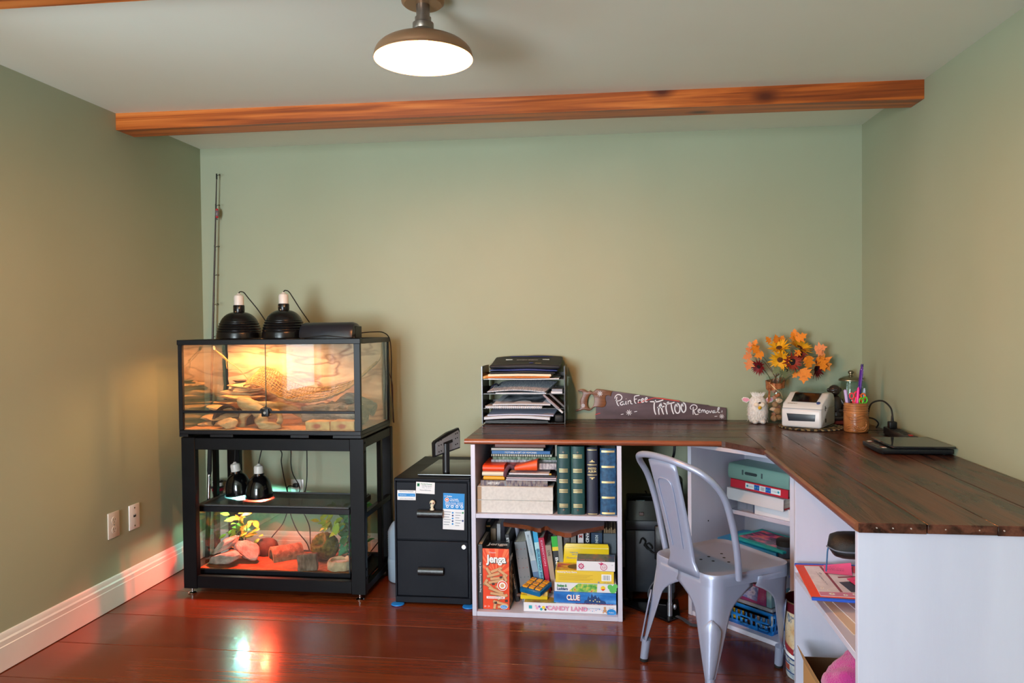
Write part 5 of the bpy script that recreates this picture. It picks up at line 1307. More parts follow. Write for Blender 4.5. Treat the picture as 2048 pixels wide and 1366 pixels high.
def lean(label,xt,wd,ht,m,a,texts=(),y=-.58,d=.19,**k):
 """book leaning so its top sits at x = xt"""
 xb=xt+wd/2+(ht-ZB)*math.sin(R(-a))if False else xt+wd/2+(ht-ZB)*math.tan(R(a))
 hh=(ht-ZB)/math.cos(R(a))
 return book(label,(xb,y,ZB+wd/2*math.sin(R(a))+.0004),(wd,d,hh),m,rot=(0,R(-a),0),texts=texts,**k)
book('dark teal book standing in the back corner of the lower shelf',(-.5635,-.48,ZB),(.019,.14,.325),cover('#17323f'),bands=[(.93,.955,GOLD)])
book('beige paperback standing beside the dark teal book',(-.541,-.48,ZB),(.024,.14,.296),cover('#b79d84'),hard=False)
book('white paperback standing behind the orange game box',(-.5155,-.48,ZB),(.016,.14,.318),cover('#c3c2c6'),hard=False)
lean('black book with white title leaning behind the orange game box',-.470,.018,.322,cover('#17181c'),8.5,[('STEEL',WHT,.86,.18,'down',.010),('PHOTOGRAPH',WHT,.30,.22,'down',.005)],y=-.595)
PLAID=mat('grey_plaid','#7d7f84',.6)
tt=lean('thick grey book printed with small plus signs, leaning on the black book',-.4285,.052,.286,PLAID,7,y=-.59)
b=B()
for i in range(6):
 for j in range(3):
  zc_=.025+i*.042;xc_=-.017+j*.017
  b.box((xc_-.003,-.0006,zc_-.0006),(xc_+.003,.0,zc_+.0006),mi=i%2).box((xc_-.0006,-.0006,zc_-.003),(xc_+.0006,.0,zc_+.003),mi=i%2)
build(b,'print_pattern',[mat('print_dark_teal','#3c5f66',.6),mat('print_dull_red','#9a4a48',.6)],tt,world=False,smooth=None)
lean('pale book with a blue landscape on its spine, leaning',-.3835,.026,.332,cover('#b9c3cc'),11,[('MARCUS LIGHT',mat('print_pale_blue_grey','#8fa3b2',.6),.80,.30,'down',.008)],bands=[(.20,.42,mat('print_steel_blue','#54749c',.5)),(.42,.58,mat('print_mist_blue','#8aa4bd',.5)),(.02,.20,mat('print_olive','#6a6558',.5))])
lean('slim cyan book about building projects, leaning',-.3475,.020,.343,cover('#7dbdd0'),7.5,[('BUILDING PROJECTS',NVY,.42,.62,'down',.0135)],bands=[(.82,1.0,mat('print_cyan','#2fa4d8',.45)),(.72,.82,mat('print_pale_cyan','#b5dbe4',.45))])
lean('crimson book with small pale lettering, leaning',-.3225,.026,.305,cover('#b5173f'),9,[('EXPEDITION',PNK,.76,.40,'down',.008),('DK',PNK,.28,.12,'down',.008)])
lean('tan book with a plain spine, leaning next to the crimson one',-.2910,.026,.273,cover('#a68f7e'),6.5,[('LIVE',BRN,.86,.10,'down',.010)],bands=[(.02,.2,mat('print_pale_tan','#b8a899',.6))])
lean('black beekeeping book with a green top, leaning',-.2640,.026,.314,cover('#131517'),5.5,[('Beekeeping',WHT,.42,.52,'down',.017)],bands=[(.84,1.0,mat('print_bright_green','#2fb23c',.45)),(.78,.84,YEL)])
lean('grey cloth book between the beekeeping book and the yellow game',-.2370,.021,.318,cover('#8b8a80'),3)
book('brown paperback half hidden behind the yellow game lid',(-.196,-.56,ZB),(.030,.17,.295),cover('#4b3f3c'),texts=[('DIY',GRY,.95,.5,'flat')])
book('grey hardback behind the yellow game lid',(-.166,-.56,ZB),(.024,.17,.300),cover('#6f6a66'))
book('white spined book with a red letter, behind the yellow game',(-.1335,-.555,ZB),(.026,.17,.313),cover('#d3cdd2'),texts=[('M',RED,.93,.5,'flat')])
book('dark navy book lettered in white, behind the puzzle box',(-.1035,-.55,ZB),(.024,.17,.318),cover('#1a2230'),texts=[('AND',WHT,.90,.14,'down',.013)])
book('thick dark blue book with pale letters, behind the puzzle box',(-.0625,-.55,ZB),(.050,.17,.308),cover('#153450'),texts=[('THE',SILV,.90,.09,'down',.008),('KING',SILV,.88,.17,'down',.013)])
t=thing('file_box','grey document box with rough brown sheets sticking out of its top','box',(-.005,-.54,ZB))
build(B().box((-.033,-.548,ZB),(.0235,-.36,.325),bev=.001),'box',mat('grey_card','#4c565e',.6),t)
for i in range(7):build(B().box((-.030+i*.0076,-.54,.325),(-.025+i*.0076,-.37,.345+.006*math.sin(i*2.1))),'sheet',mat('brown_sheet','#8d7557',.8),t,smooth=None)
pq=[(-.482,-.5535),(-.4226,-.575),(-.3669,-.598),(-.330,-.632),(-.3177,-.6415),(-.3031,-.640),(-.290,-.605),(-.2778,-.5994),(-.2618,-.635),(-.2371,-.672),(-.2151,-.686),(-.1956,-.7065),(-.1672,-.704),(-.1476,-.6728),(-.1346,-.6482),(-.0844,-.6163),(-.0299,-.5697),(-.0265,-.42),(-.482,-.42)]
PLQ=wood('plaque_wood',['#5d2a16','#7a3b20','#8d4c2c'],axis='X',scale=2,rough=.35,stretch=8)
PLT=mat('plaque_top','#8f7d80',.45,var=.1,vscale=10)
b=B().prism(pq,.3475,.366,'xy',mi=1,side_mi=0)
o=build(b,'wooden_plaque',[PLQ,PLT],smooth=30)
tag(o,'scalloped reddish wooden plaque lying on top of the standing books','plaque')
WBOX=mat('white_box_card','#e6e4ea',.4)
t,w_,d_,h_=box_thing('candy_game_box','long white board game box with pink candy lettering, lowest on the shelf','game box',-.376,.021,-.700,-.440,ZB+.0005,.0595,WBOX)
ftext(t,'CANDY LAND',-.010,h_*.50,.172,MAG_,.0195,bold=.04,y=-.0022);ftext(t,'CANDY LAND',-.010,h_*.50,.169,PNK,.0185,bold=.018,y=-.0026)
sh=[]
for x,z,r_,mi in[(-.140,.016,.006,0),(-.130,.023,.005,1),(-.122,.012,.006,2),(-.112,.020,.007,3),(-.104,.011,.005,4),(-.145,.026,.004,0),(-.098,.022,.005,1)]:sh.append(('c',x,z,r_,mi))
sh+=[('r',-.176,.013,-.162,.027,2),('c',.178,.008,.020,5,.8),('r',.158,.0005,.1975,.0008,6)]
for i in range(12):sh.append(('c',.060+i*.0075,.016+.004*math.sin(i*.9),.0018,5 if i%2 else 0))
sh+=[('c',.150,.028,.005,7),('c',.150,.016,.007,7),('c',.143,.008,.003,7),('c',.157,.008,.003,7)]
face(t,[PNK,PUR,TEAL,YEL,BRN,BLU,WBOX,SKN],sh)
ftext(t,'3+  2-4',.178,.028,.022,TXT,.006,y=-.0024);ftext(t,'Adventure in a land of sweets',.095,.0245,.072,BLU,.0042,y=-.0024);ftext(t,'Hasbro',.178,.010,.022,WHT,.005,y=-.0030)
text('CANDY LAND',t,MAG_,(.105,.010,h_+.0005),(1,0,0),(0,1,0),.16,.015,bold=.03,world=False)
b=B();lid_art=[(-.196,.004),(-.06,.004),(-.05,.06),(-.196,.10)]
b.face([b.v((u,v_,h_+.0004))for u,v_ in lid_art]);build(b,'print_pattern',ramp_noise('candy_lid_art',[(.3,'#3c7a5c'),(.5,'#b8a04a'),(.65,'#9a4a3c'),(.75,'#4a8aa8')],scale=18,rough=.4,bump=0),t,world=False,smooth=None)
CLB=ramp_noise('cloudy_blue_print',[(.3,'#1c4fa0'),(.5,'#2f78c8'),(.65,'#6fb0e4'),(.8,'#b9dcf2')],scale=16,rough=.35,bump=0,stretch=(.6,1,1.4))
t,w_,d_,h_=box_thing('mystery_game_box','cloudy blue detective board game box lying on the candy game','game box',-.2455,.0208,-.690,-.345,.0602,.1065,CLB)
for dx,dz,m in((.002,-.002,RED),(0,0,WHT)):ftext(t,'CLUE',-.050+dx,h_*.55+dz,.056,m,.024,bold=.03,y=-.0022 if dx else-.0026)
face(t,[NVY,mat('print_window_glow','#e8d98a',.5)],[('p',[(-.005,0.001),(.0,.014),(.010,.016),(.012,.026),(.016,.034),(.020,.026),(.024,.024),(.027,.036),(.030,.045),(.033,.036),(.037,.030),(.044,.038),(.050,.030),(.054,.024),(.058,.034),(.062,.024),(.070,.016),(.086,.012),(.092,.001)],0)]+[('c',x,z,.0025,1)for x,z in[(.022,.014),(.036,.012),(.044,.018),(.052,.010),(.062,.010)]])
t,w_,d_,h_=box_thing('ladders_game_box','white snakes and ladders game box lying on the blue one','game box',-.2425,.0212,-.685,-.36,.1070,.1465,WBOX)
ftext(t,'Snakes &',-.100,.027,.042,mat('print_deep_green','#1f8a3c',.5),.012,bold=.03);ftext(t,'Ladders',-.098,.013,.046,NVY,.012,bold=.03)
face(t,[ramp_noise('board_print',[(.35,'#3f9a4a'),(.5,'#8bbf5a'),(.6,'#d8c85a'),(.7,'#c8564a')],scale=60,rough=.4,bump=0),YEL,LGR,ORG],[('p',[(-.070,.004),(-.030,.037),(.052,.036),(.050,.002),(-.055,.001)],0),('p',[(-.070,.006),(-.060,.001),(-.055,.006)],1),('c',.118,.016,.016,2),('c',.106,.026,.011,2),('c',.128,.030,.010,2),('c',.076,.020,.010,1),('p',[(.066,.016),(.086,.018),(.076,.008)],3)])
YBX=mat('yellow_box_card','#e9c63c',.4);YPL=mat('yellow_plastic','#f0c818',.35)
t=thing('yellow_game_box','large yellow board game box on the snakes and ladders box','game box',(-.113,-.688,.1470))
build(B().box((-.125,0,0),(.125,.30,.0535),bev=.0015),'box',YBX,t,world=False)
ftext(t,'Guessing Party Game',-.075,.0465,.085,mat('print_lilac_white','#f3eef6',.5),.0085,bold=.03)
face(t,[WHT,TXT,GRY,mat('print_amber','#b88a1e',.5)],[('r',.072,.012,.114,.041,0)]+[('r',.078+i*.0038,.016,.078+i*.0038+(.0022 if i%3 else .0012),.037,1)for i in range(8)]+[('r',-.112,.034-i*.0055,.035-.012*(i%3),.0352-i*.0055,3)for i in range(5)]+[('c',.060,.006,.004,2)])
ftext(t,'CE  50613',.098,.0065,.034,TXT,.0042)
face_m=ramp_noise('lid_portrait_print',[(.35,'#e9c63c'),(.5,'#c23a34'),(.6,'#7a4a9a'),(.7,'#e07a2c')],scale=12,rough=.4,bump=0)
b=B();b.quad((-.120,.004,.0539),(.120,.004,.0539),(.120,.09,.0539),(-.120,.09,.0539));build(b,'print_pattern',face_m,t,world=False,smooth=None)
build(B().lathe([(0,.0545),(.030,.0545)],(-.045,.05,0),seg=24),'portrait_print',BRN,t,world=False,smooth=None)
t=thing('yellow_file_tray','yellow plastic game tray standing upright behind the puzzle box','game part',(-.108,-.585,.2010))
b=B().prism([(-.102,0),(.098,0),(.100,.072),(.094,.085),(-.090,.085),(-.098,.072)],.0,.012,'xz',bev=.0015);build(b,'tray',YPL,t,world=False,smooth=40)
build(B().box((-.098,-.004,.066),(.098,0,.069)),'ridge',mat('pale_yellow','#f7e38a',.4),t,world=False)
ftext(t,'TURN THE',-.055,.046,.036,BLU,.0055,y=-.0016);ftext(t,'TRAY OVER',-.050,.037,.028,BLU,.0050,y=-.0016);ftext(t,'Guessing',-.06,.022,.055,GRY,.010,y=-.0016)
t=thing('puzzle_box','white puzzle box with a dark blue picture on its lid, topmost of the games','game box',(-.065,-.690,.2015))
build(B().box((-.0815,0,0),(.0815,.105,.041),bev=.001),'box',WBOX,t,world=False)
b=B();b.quad((-.080,.0015,.0414),(.080,.0015,.0414),(.080,.1035,.0414),(-.080,.1035,.0414))
build(b,'lid_print',ramp_noise('fantasy_print',[(.3,'#2a2f4a'),(.45,'#4a6a86'),(.58,'#6a5a80'),(.7,'#a8585a'),(.8,'#8ea0b0')],scale=34,rough=.35,bump=0),t,world=False,smooth=None)
text('DEEP FOREST PUZZLE',t,PNK,(-.015,.012,.0420),(1,0,0),(0,1,0),.11,.010,bold=.02,world=False)
sh=[('c',-.062,.020,.010,0),('c',-.062,.020,.0065,1),('c',-.062,.020,.003,0),('c',.034,.018,.0145,0),('c',.034,.018,.012,1),('c',.034,.018,.008,0),('c',.034,.018,.0065,1),('p',[(.022,.026),(.010,.036),(.024,.034),(.020,.041),(.034,.033)],0)]
for i in range(8):a=i*PI/4;sh.append(('c',-.062+.0105*math.cos(a),.020+.0105*math.sin(a),.0028,0))
face(t,[MAG_,WBOX],sh);ftext(t,'500',.034,.018,.010,MAG_,.005,y=-.0026);ftext(t,'99',.070,.028,.005,TXT,.004)
t=thing('yellow_game_tray','yellow plastic trays stacked on the end of the candy game','game part',(-.333,-.64,.0600))
build(B().box((-.394,-.665,.0600),(-.275,-.565,.078),bev=.002),'tray',YPL,t)
b=B().box((-.392,-.650,.078),(-.378,-.565,.098),bev=.001).box((-.378,-.655,.078),(-.285,-.652,.098)).box((-.378,-.568,.078),(-.285,-.565,.098)).box((-.288,-.652,.078),(-.285,-.568,.098))
build(b,'rim',mat('amber_plastic','#d9a21e',.3),t)
build(B().box((-.364,-.672,.0785),(-.274,-.657,.0960),bev=.001),'card_block',mat('pale_wood_card','#e2b860',.6),t)
build(B().cyl((-.412,-.640,.0690),(-.394,-.640,.0690),.008,seg=14),'knob',BRN,t)
t=thing('noughts_and_crosses_game','blue noughts and crosses board with orange tiles, tipped on the yellow trays','game',(-.325,-.645,.1005),rot=(R(6),R(4),R(-22)))
TB=mat('clear_blue_plastic','#0d5f92',.2,var=.2,vscale=40)
build(B().box((-.050,-.062,0),(.050,.052,.022),bev=.003),'frame',TB,t,world=False)
for i in range(3):
 for j in range(3):
  cx,cy=-.031+i*.031,-.038+j*.034
  s_=build(B().box((cx-.012,cy-.012,.0215),(cx+.012,cy+.012,.0275),bev=.001),'tile',mat('orange_tile','#f0a020',.35),t,world=False)
  if(i+j)%2==0:text('X' if(i*j)%2 else 'O',s_,BRN,(cx,cy,.0278),(1,0,0),(0,1,0),.012,.012,world=False)
for k in(-1,1):build(B().box((k*.0155-.0008,-.052,.0218),(k*.0155+.0008,.048,.0232)),'grid_bar',mat('dark_blue_bar','#0a3c60',.3),t,world=False)
# ================================================================ ON THE DESK
SMOK=mat('smoked_plastic','#2e2823',.25,spec=.6)
SM=bpy.data.materials['smoked_plastic']
for k,(z0,lb)in enumerate([(.7685,'lowest smoked plastic letter tray of the stack on the desk'),(.8405,'second letter tray from the desk, holding a spiral notebook'),(.9125,'third letter tray from the desk, holding a sheaf of printed pages'),(.9845,'topmost letter tray, carrying the black document bag')]):
 b=B()
 for x0,x1 in((-.630,-.6262),(-.2205,-.2167)):
  b.prism([(-.236,z0+.012),(-.228,z0),(-.03,z0),(-.022,z0+.006),(-.022,z0+.069),(-.10,z0+.0712),(-.236,z0+.0712)],x0,x1,'yz')
  b.box((x0-.0006,-.238,z0),(x1+.0006,-.234,z0+.0712))
 b.box((-.6262,-.222,z0+.004),(-.2205,-.024,z0+.0065)).box((-.6262,-.026,z0+.004),(-.2205,-.023,z0+.030))
 tag(build(b,'letter_tray',SM,smooth=30),lb,'tray','stacked letter trays')
def sheets(name,label,cat,x0,x1,y0,y1,z0,th,m,curve=0.0,skew=0.0,rise=0.0,corner=0.0):
 """a sheaf of paper, optionally arched"""
 b=B();n=10
 top=[];bot=[]
 for i in range(n+1):
  f_=i/n;x=x0+(x1-x0)*f_;zz=z0+curve*math.sin(PI*f_)+corner*max(0,f_-.6)**2
  top.append([b.v((x+skew,y1,zz+th+rise)),b.v((x,y0,zz+th*.9))]);bot.append([b.v((x+skew,y1,zz+rise)),b.v((x,y0,zz))])
 for i in range(n):
  b.face((top[i][1],top[i+1][1],top[i+1][0],top[i][0]));b.face((bot[i][0],bot[i+1][0],bot[i+1][1],bot[i][1]))
  b.face((bot[i][1],bot[i+1][1],top[i+1][1],top[i][1]));b.face((top[i][0],top[i+1][0],bot[i+1][0],bot[i][0]))
 b.face((bot[0][0],bot[0][1],top[0][1],top[0][0]));b.face((bot[-1][1],bot[-1][0],top[-1][0],top[-1][1]))
 return tag(build(b,name,m,smooth=35),label,cat)
PSTK=ramp_noise('paper_stack',[(.35,'#c9ccd8'),(.65,'#e4e6ee')],scale=4,rough=.75,bump=.3,bdist=.001,stretch=(1,1,160))
PRN=ramp_noise('printed_page',[(.4,'#d4d8e2'),(.52,'#aab2c6'),(.6,'#dfe2ea')],scale=5,rough=.7,bump=0,stretch=(26,3,1))
sheets('folder','black folder at the bottom of the lowest letter tray','folder',-.612,-.300,-.245,-.05,.7755,.013,mat('black_folder','#16171c',.5),curve=.004)
sheets('paper_stack','thick sheaf of white papers on the black folder in the lowest tray','paper',-.618,-.292,-.248,-.05,.7920,.014,PSTK,curve=.008)
sheets('paper_stack','clear sleeve of papers lying highest in the lowest tray','paper',-.606,-.276,-.215,-.05,.8065,.006,mat('lilac_paper','#b8bcd6',.5),curve=.006,skew=.02,rise=.028)
b=B().box((-.272,-.20,.7755),(-.228,-.06,.812),bev=.008,seg=2)
tag(build(b,'pouch',mat('black_pouch','#141518',.6)),'black pouch at the closed side of the lowest tray','pouch')
t=thing('spiral_notebook','white spiral notebook in the second tray, wire binding towards the viewer','notebook',(-.47,-.15,.8475))
build(B().box((-.612,-.240,.8475),(-.330,-.06,.8590),bev=.001),'pages',PSTK,t)
build(B().box((-.612,-.243,.8472),(-.330,-.06,.8482)),'cover',mat('dark_back_cover','#23242c',.5),t)
for k in range(28):
 xx=-.610+k*.0101;build(B().tube([(xx,-.241+.006*math.cos(a),.8535+.0075*math.sin(a))for a in[2*PI*i/10 for i in range(10)]],.0013,seg=5,closed=True),'ring',mat('white_wire','#e6e6ec',.3),t)
sheets('catalogue','pale catalogue with grey pictures lying on the spiral notebook','magazine',-.578,-.290,-.225,-.05,.8615,.006,PSTK,curve=.002,skew=.03,rise=.030)
b=B();b.quad((-.545,-.20,.8730),(-.33,-.20,.8730),(-.31,-.07,.8965),(-.52,-.07,.8965))
tag(build(b,'catalogue_cover',ramp_noise('catalogue_photo',[(.4,'#c4c8d4'),(.5,'#6e7684'),(.6,'#2c3036'),(.75,'#b9c0d0')],scale=9,rough=.4,bump=0)),'grey printed page lying topmost in the second tray','paper')
for i,(x,z,lb)in enumerate([(-.268,.872,'white disc case leaning in the second tray, outermost'),(-.256,.878,'dark edged disc case leaning in the second tray, middle one'),(-.285,.880,'thin disc case leaning furthest over in the second tray')]):
 b=B().box((-.052,-.06,-.005),(.052,.06,.005),bev=.001,rot=(0,R(42),0),piv=(0,0,0))
 b.bm.transform(Matrix.Translation((x,-.165-.004*i,z-.004+.0005*i+(.012 if i==1 else(-.008 if i==0 else .003)))))
 tag(build(b,'disc_case',[mat('white_case','#d6d2d4',.4),mat('brown_case','#4a3a38',.4),mat('mauve_case','#8a7478',.4)][i]),lb,'disc case')
sheets('paper_stack','white envelope edges under the printed pages in the third tray','paper',-.560,-.310,-.236,-.05,.9195,.006,PSTK)
o=sheets('printed_pages','arched sheaf of printed pages in the third tray','paper',-.602,-.316,-.243,-.05,.9265,.0045,PRN,curve=.010,skew=.05,rise=.036)
for i,(z,lb)in enumerate([(.9195,'lower white small box at the closed side of the third tray'),(.9312,'upper pale small box at the closed side of the third tray')]):
 b=B().box((-.286+.004*i,-.225,z),(-.230,-.08,z+.0112),bev=.001)
 tag(build(b,'small_box',mat('white_carton','#d8d6dc',.5)if i==0 else mat('grey_carton','#8a8f9c',.5)),lb,'box')
tag(build(B().tube(smooth_path([(-.60,-.17,.928),(-.585,-.18,.952),(-.565,-.16,.962),(-.56,-.13,.940),(-.585,-.12,.926),(-.57,-.17,.930)],6),.0042,seg=7),'cable_coil',mat('dark_blue_cable','#1a2038',.5),smooth=60),'dark blue cable coil at the open side of the third tray','cable')
sheets('paper_stack','white and lilac papers lying lowest in the topmost tray','paper',-.595,-.245,-.244,-.05,.9915,.006,PSTK,curve=-.002)
folded('folder','orange folder edge in the topmost tray','folder',-.608,-.290,-.247,-.06,.9985,.0070,mat('orange_card','#f08030',.5))
sheets('paper_stack','cream folders and papers under the black bag in the topmost tray','paper',-.595,-.284,-.246,-.05,1.006,.0120,mat('cream_stack','#ecdcc0',.7),curve=.002)
folded('folder','tan manila folder slanting at the side of the topmost tray','folder',-.622,-.585,-.244,-.05,.9925,.014,mat('manila','#c79a5c',.6),lift=.010)
t=thing('document_bag','black zipped document bag with blue piping lying on the topmost tray','bag',(-.40,-.14,1.02))
FAB=mat('black_nylon','#1a1c24',.6,bump=.3,bscale=500,var=.1,vscale=20)
def bag_layer(z0,z1,x0,x1,yf,m,name,rad=.010):
 b=B().box((x0,yf,z0),(x1,-.028,z1),bev=rad,seg=3)
 bmesh.ops.subdivide_edges(b.bm,edges=[e for e in b.bm.edges if e.calc_length()>.1],cuts=8,use_grid_fill=True)
 for v in b.bm.verts:v.co.z+=max(0,(v.co.y+.20))*.20+.0035*noise.noise(v.co*9)-.006*((v.co.x+.40)/.17)**2*(1 if v.co.z>(z0+z1)/2 else .2)
 return build(b,name,m,t,smooth=50)
bag_layer(1.0195,1.0330,-.590,-.262,-.242,FAB,'lower_pocket',.006)
bag_layer(1.0335,1.0435,-.588,-.252,-.246,mat('blue_lining','#27377a',.5),'blue_piping',.0045)
bag_layer(1.0440,1.068,-.590,-.238,-.248,FAB,'upper_pocket',.010)
build(B().tube(smooth_path([(-.505,-.055,1.096),(-.47,-.065,1.097),(-.40,-.075,1.097),(-.32,-.070,1.096),(-.272,-.05,1.092)],6),.004,seg=6,flat=.5),'handle_strap',MATS['blue_lining'],t,smooth=60)
for x_ in(-.505,-.318):build(B().box((x_-.018,-.128,1.080),(x_+.018,-.118,1.0865),bev=.001),'strap_buckle',mat('tarnished_buckle','#6a6458',.4,metal=.8),t)
text('ANCIENT ENERGY',t,mat('print_grey_white','#c6cad2',.6),(-.41,-.148,1.0825),(1,-.02,0),(0,1,.20),.11,.012,bold=.03)
build(B().ball((-.385,-.20,1.0705),(.012,.009,.002),seg=12,rings=6),'logo_patch',mat('blue_patch','#2f3fae',.5),t)
build(B().box((-.365,-.206,1.068),(-.335,-.196,1.0705),bev=.0005),'zip_pull',mat('brass_zip','#6a5a3a',.4,metal=.7),t)
t=thing('saw_sign','old hand saw painted as a joke sign, leaning on the back wall','sign',(.20,-.03,DZ),rot=(0,0,0))
def S1(u,v):px=1140+u/11.378;py=770+v/11.378;return(-.1605+(px-1156.5)*.002504,.9204-(py-780.2)*.002504)
def S2(u,v):px=1290+u/12.047;py=780+v/12.047;return(-.1605+(px-1156.5)*.002504,.9204-(py-780.2)*.002504)
zs_=DZ+.0008
BLADE=ramp_noise('rusted_blade',[(.25,'#4a3a3e'),(.5,'#5e4c52'),(.7,'#6d5a5c'),(.85,'#7d6252')],scale=5,rough=.42,bump=.2,bdist=.001,bscale=90,stretch=(1,1,3),metal=.25)
bl=[S1(580,760),S1(590,640),S1(595,520),S1(620,100),S1(640,95),S2(-30,138),S2(0,142),S2(900,290),S2(1480,368),S2(1545,372),S2(1560,384),S2(1600,396),S2(1968,437)]
x_end=bl[-1][0]
nteeth=0
poly=bl+[(x_end,zs_)]
k=x_end-.004
while k>bl[0][0]+.012:poly+=[(k,zs_+.0022),(k-.0035,zs_)];k-=.0075
poly+=[(bl[0][0]+.002,zs_)]
build(B().prism(poly,-.0165,-.0150,'xz'),'blade',BLADE,t,smooth=None)
HW=wood('saw_handle_wood',['#4a2a18','#6b4126','#835233'],axis='X',scale=3,rough=.35,stretch=6)
outer=[(185,130),(235,102),(300,100),(345,118),(375,145),(405,160),(440,150),(458,128),(478,155),(510,168),(545,158),(575,128),(610,96),(760,110),(985,148),(960,175),(935,265),(900,240),(850,240),(815,270),(812,340),(832,400),(830,450),(800,500),(740,525),(680,518),(600,510),(560,512),(520,535),(490,565),(450,600),(400,598),(340,585),(310,575),(270,585),(215,602),(160,620),(125,612),(125,580),(190,575),(230,545),(238,480),(222,400),(240,330),(275,270),(295,210),(280,165),(245,145),(195,148)]
op=[S1(*q)for q in outer]
hole=[S1(500+82*math.cos(a)+28*-math.sin(a)*.6-25,385+170*math.sin(a))for a in[2*PI*i/28 for i in range(28)]]
def plate_with_hole(outer_,hole_,y0,y1):
 b=B()
 cu=bpy.data.curves.new('outline','CURVE');cu.dimensions='2D';cu.fill_mode='BOTH';cu.extrude=(y1-y0)/2;cu.bevel_depth=.0022;cu.bevel_resolution=1;cu.offset=-.002
 for pts in(outer_,hole_):
  sp=cu.splines.new('POLY');sp.points.add(len(pts)-1);sp.use_cyclic_u=True
  for q,p_ in zip(sp.points,pts):q.co=(p_[0],p_[1],0,1)
 ob=bpy.data.objects.new('outline',cu);me=bpy.data.meshes.new_from_object(ob);bpy.data.objects.remove(ob)
 bpy.data.curves.remove(cu)
 b.bm.from_mesh(me);bpy.data.meshes.remove(me)
 yc=(y0+y1)/2
 for v in b.bm.verts:v.co=Vector((v.co.x,yc-v.co.z,v.co.y))
 return b
build(plate_with_hole(op,hole,-.0225,-.0095),'handle',HW,t,smooth=40)
WP=mat('white_paint','#e9e8f0',.6)
RP=mat('red_paint','#d8362f',.6)
def ink(lines,S,width,m=WP,y=-.0168,name='lettering'):return strokes([[S(*p)for p in ln]for ln in lines],t,m,(0,y,0),(1,0,0),(0,0,1),width,name=name)
pain=[[(1085,275),(1075,330),(1080,400),(1100,460),(1130,490)],[(1035,320),(1050,265),(1100,225),(1165,235),(1200,285),(1175,345),(1110,372),(1050,360)],[(1235,385),(1185,400),(1160,440),(1195,470),(1235,430),(1245,385),(1245,450),(1270,455)],[(1292,375),(1290,440),(1310,450)],[(1296,322),(1298,330)],[(1340,365),(1340,450)],[(1340,400),(1375,365),(1400,375),(1405,430),(1445,440)],[(1490,260),(1485,340),(1500,410),(1530,430)],[(1490,262),(1540,250),(1605,240)],[(1492,335),(1545,325)],[(1575,345),(1575,415)],[(1575,375),(1600,345),(1625,350)],[(1640,380),(1685,355),(1690,320),(1660,325),(1645,370),(1665,405),(1705,390)],[(1722,360),(1770,335),(1775,298),(1745,305),(1728,350),(1745,390),(1785,385)]]
ink(pain,S1,.0052)
def star(cx,cy,r,S,extra=()):return[[(cx+r*math.cos(a),cy+r*math.sin(a)),(cx-r*math.cos(a),cy-r*math.sin(a))]for a in[R(12),R(55),R(100),R(145)]]+list(extra)
ink(star(1360,645,68,S1)+[[(1172,690),(1232,678)],[(1480,628),(1545,615)]],S1,.0042)
ink(star(690,200,62,S1),S1,.0042,y=-.0252,name='painted_star');ink(star(297,482,48,S1),S1,.004,y=-.0252,name='painted_star')
tat=[[(285,250),(250,330),(245,450),(262,550),(285,610)],[(145,290),(220,290),(330,290),(465,245)],[(415,315),(370,400),(352,500),(365,610)],[(415,315),(420,420),(445,530),(475,605)],[(318,435),(400,430),(495,400)],[(545,340),(530,440),(545,540),(562,600)],[(470,320),(510,345),(560,340),(650,330),(735,305)],[(655,330),(665,430),(690,530),(715,595)],[(545,340),(585,300),(600,335)],[(800,330),(755,380),(742,470),(770,550),(815,572),(855,530),(862,440),(840,360),(800,330),(790,380),(805,415)],[(940,315),(902,370),(897,450),(925,530),(960,548),(998,500),(1005,420),(985,345),(940,315),(930,370),(945,405)]]
ink(tat,S2,.0066)
rem=[[(1185,415),(1178,500),(1180,605)],[(1140,480),(1110,440),(1145,380),(1215,365),(1268,400),(1262,460),(1190,500)],[(1200,500),(1215,560),(1245,600),(1310,590)],[(1290,530),(1335,505),(1345,470),(1310,480),(1295,520),(1320,555),(1355,545)],[(1375,490),(1378,555)],[(1378,520),(1405,485),(1420,500),(1420,550)],[(1420,520),(1445,490),(1465,505),(1465,555)],[(1520,500),(1490,530),(1500,570),(1530,565),(1545,525),(1520,500)],[(1565,505),(1590,555),(1625,495)],[(1690,500),(1655,515),(1645,550),(1680,550),(1695,500),(1700,550),(1725,550)],[(1735,550),(1790,480),(1800,430),(1775,440),(1765,510),(1790,550),(1820,545)],[(1868,498),(1862,550)]]
ink(rem,S2,.0046)
ink(star(1860,645,58,S2)+[[(1690,645),(1755,640)]],S2,.0040)
ink([[(1560,415),(1640,405),(1700,375),(1790,345),(1960,298)]],S1,.0040,RP,y=-.0167);ink([[(270,198),(450,218),(860,278)]],S2,.0045,RP,y=-.0167);ink([[(575,695),(695,662)]],S1,.0042,RP,y=-.0167)
t=thing('fluffy_toy','small fluffy white plush toy with pink ears, beside the vase','plush toy',(.715,-.125,DZ))
FUR=ramp_noise('white_fur',[(.35,'#d8d2cf'),(.65,'#f4f0ee')],scale=160,rough=.95,bump=1.0,bdist=.004,stretch=(1,1,.35))
b=B().lathe([(0,.004),(.036,.005),(.045,.02),(.047,.055),(.044,.09),(.036,.118),(.020,.134),(0,.139)],(.715,-.125,DZ),seg=40)
for v in b.bm.verts:
 d=v.co-Vector((.715,-.125,v.co.z));v.co+=d.normalized()*.0035*noise.noise(v.co*110)if d.length>1e-4 else Vector()
body=build(b,'body',FUR,t,smooth=80)
rnd=random.Random(2)
b=B()
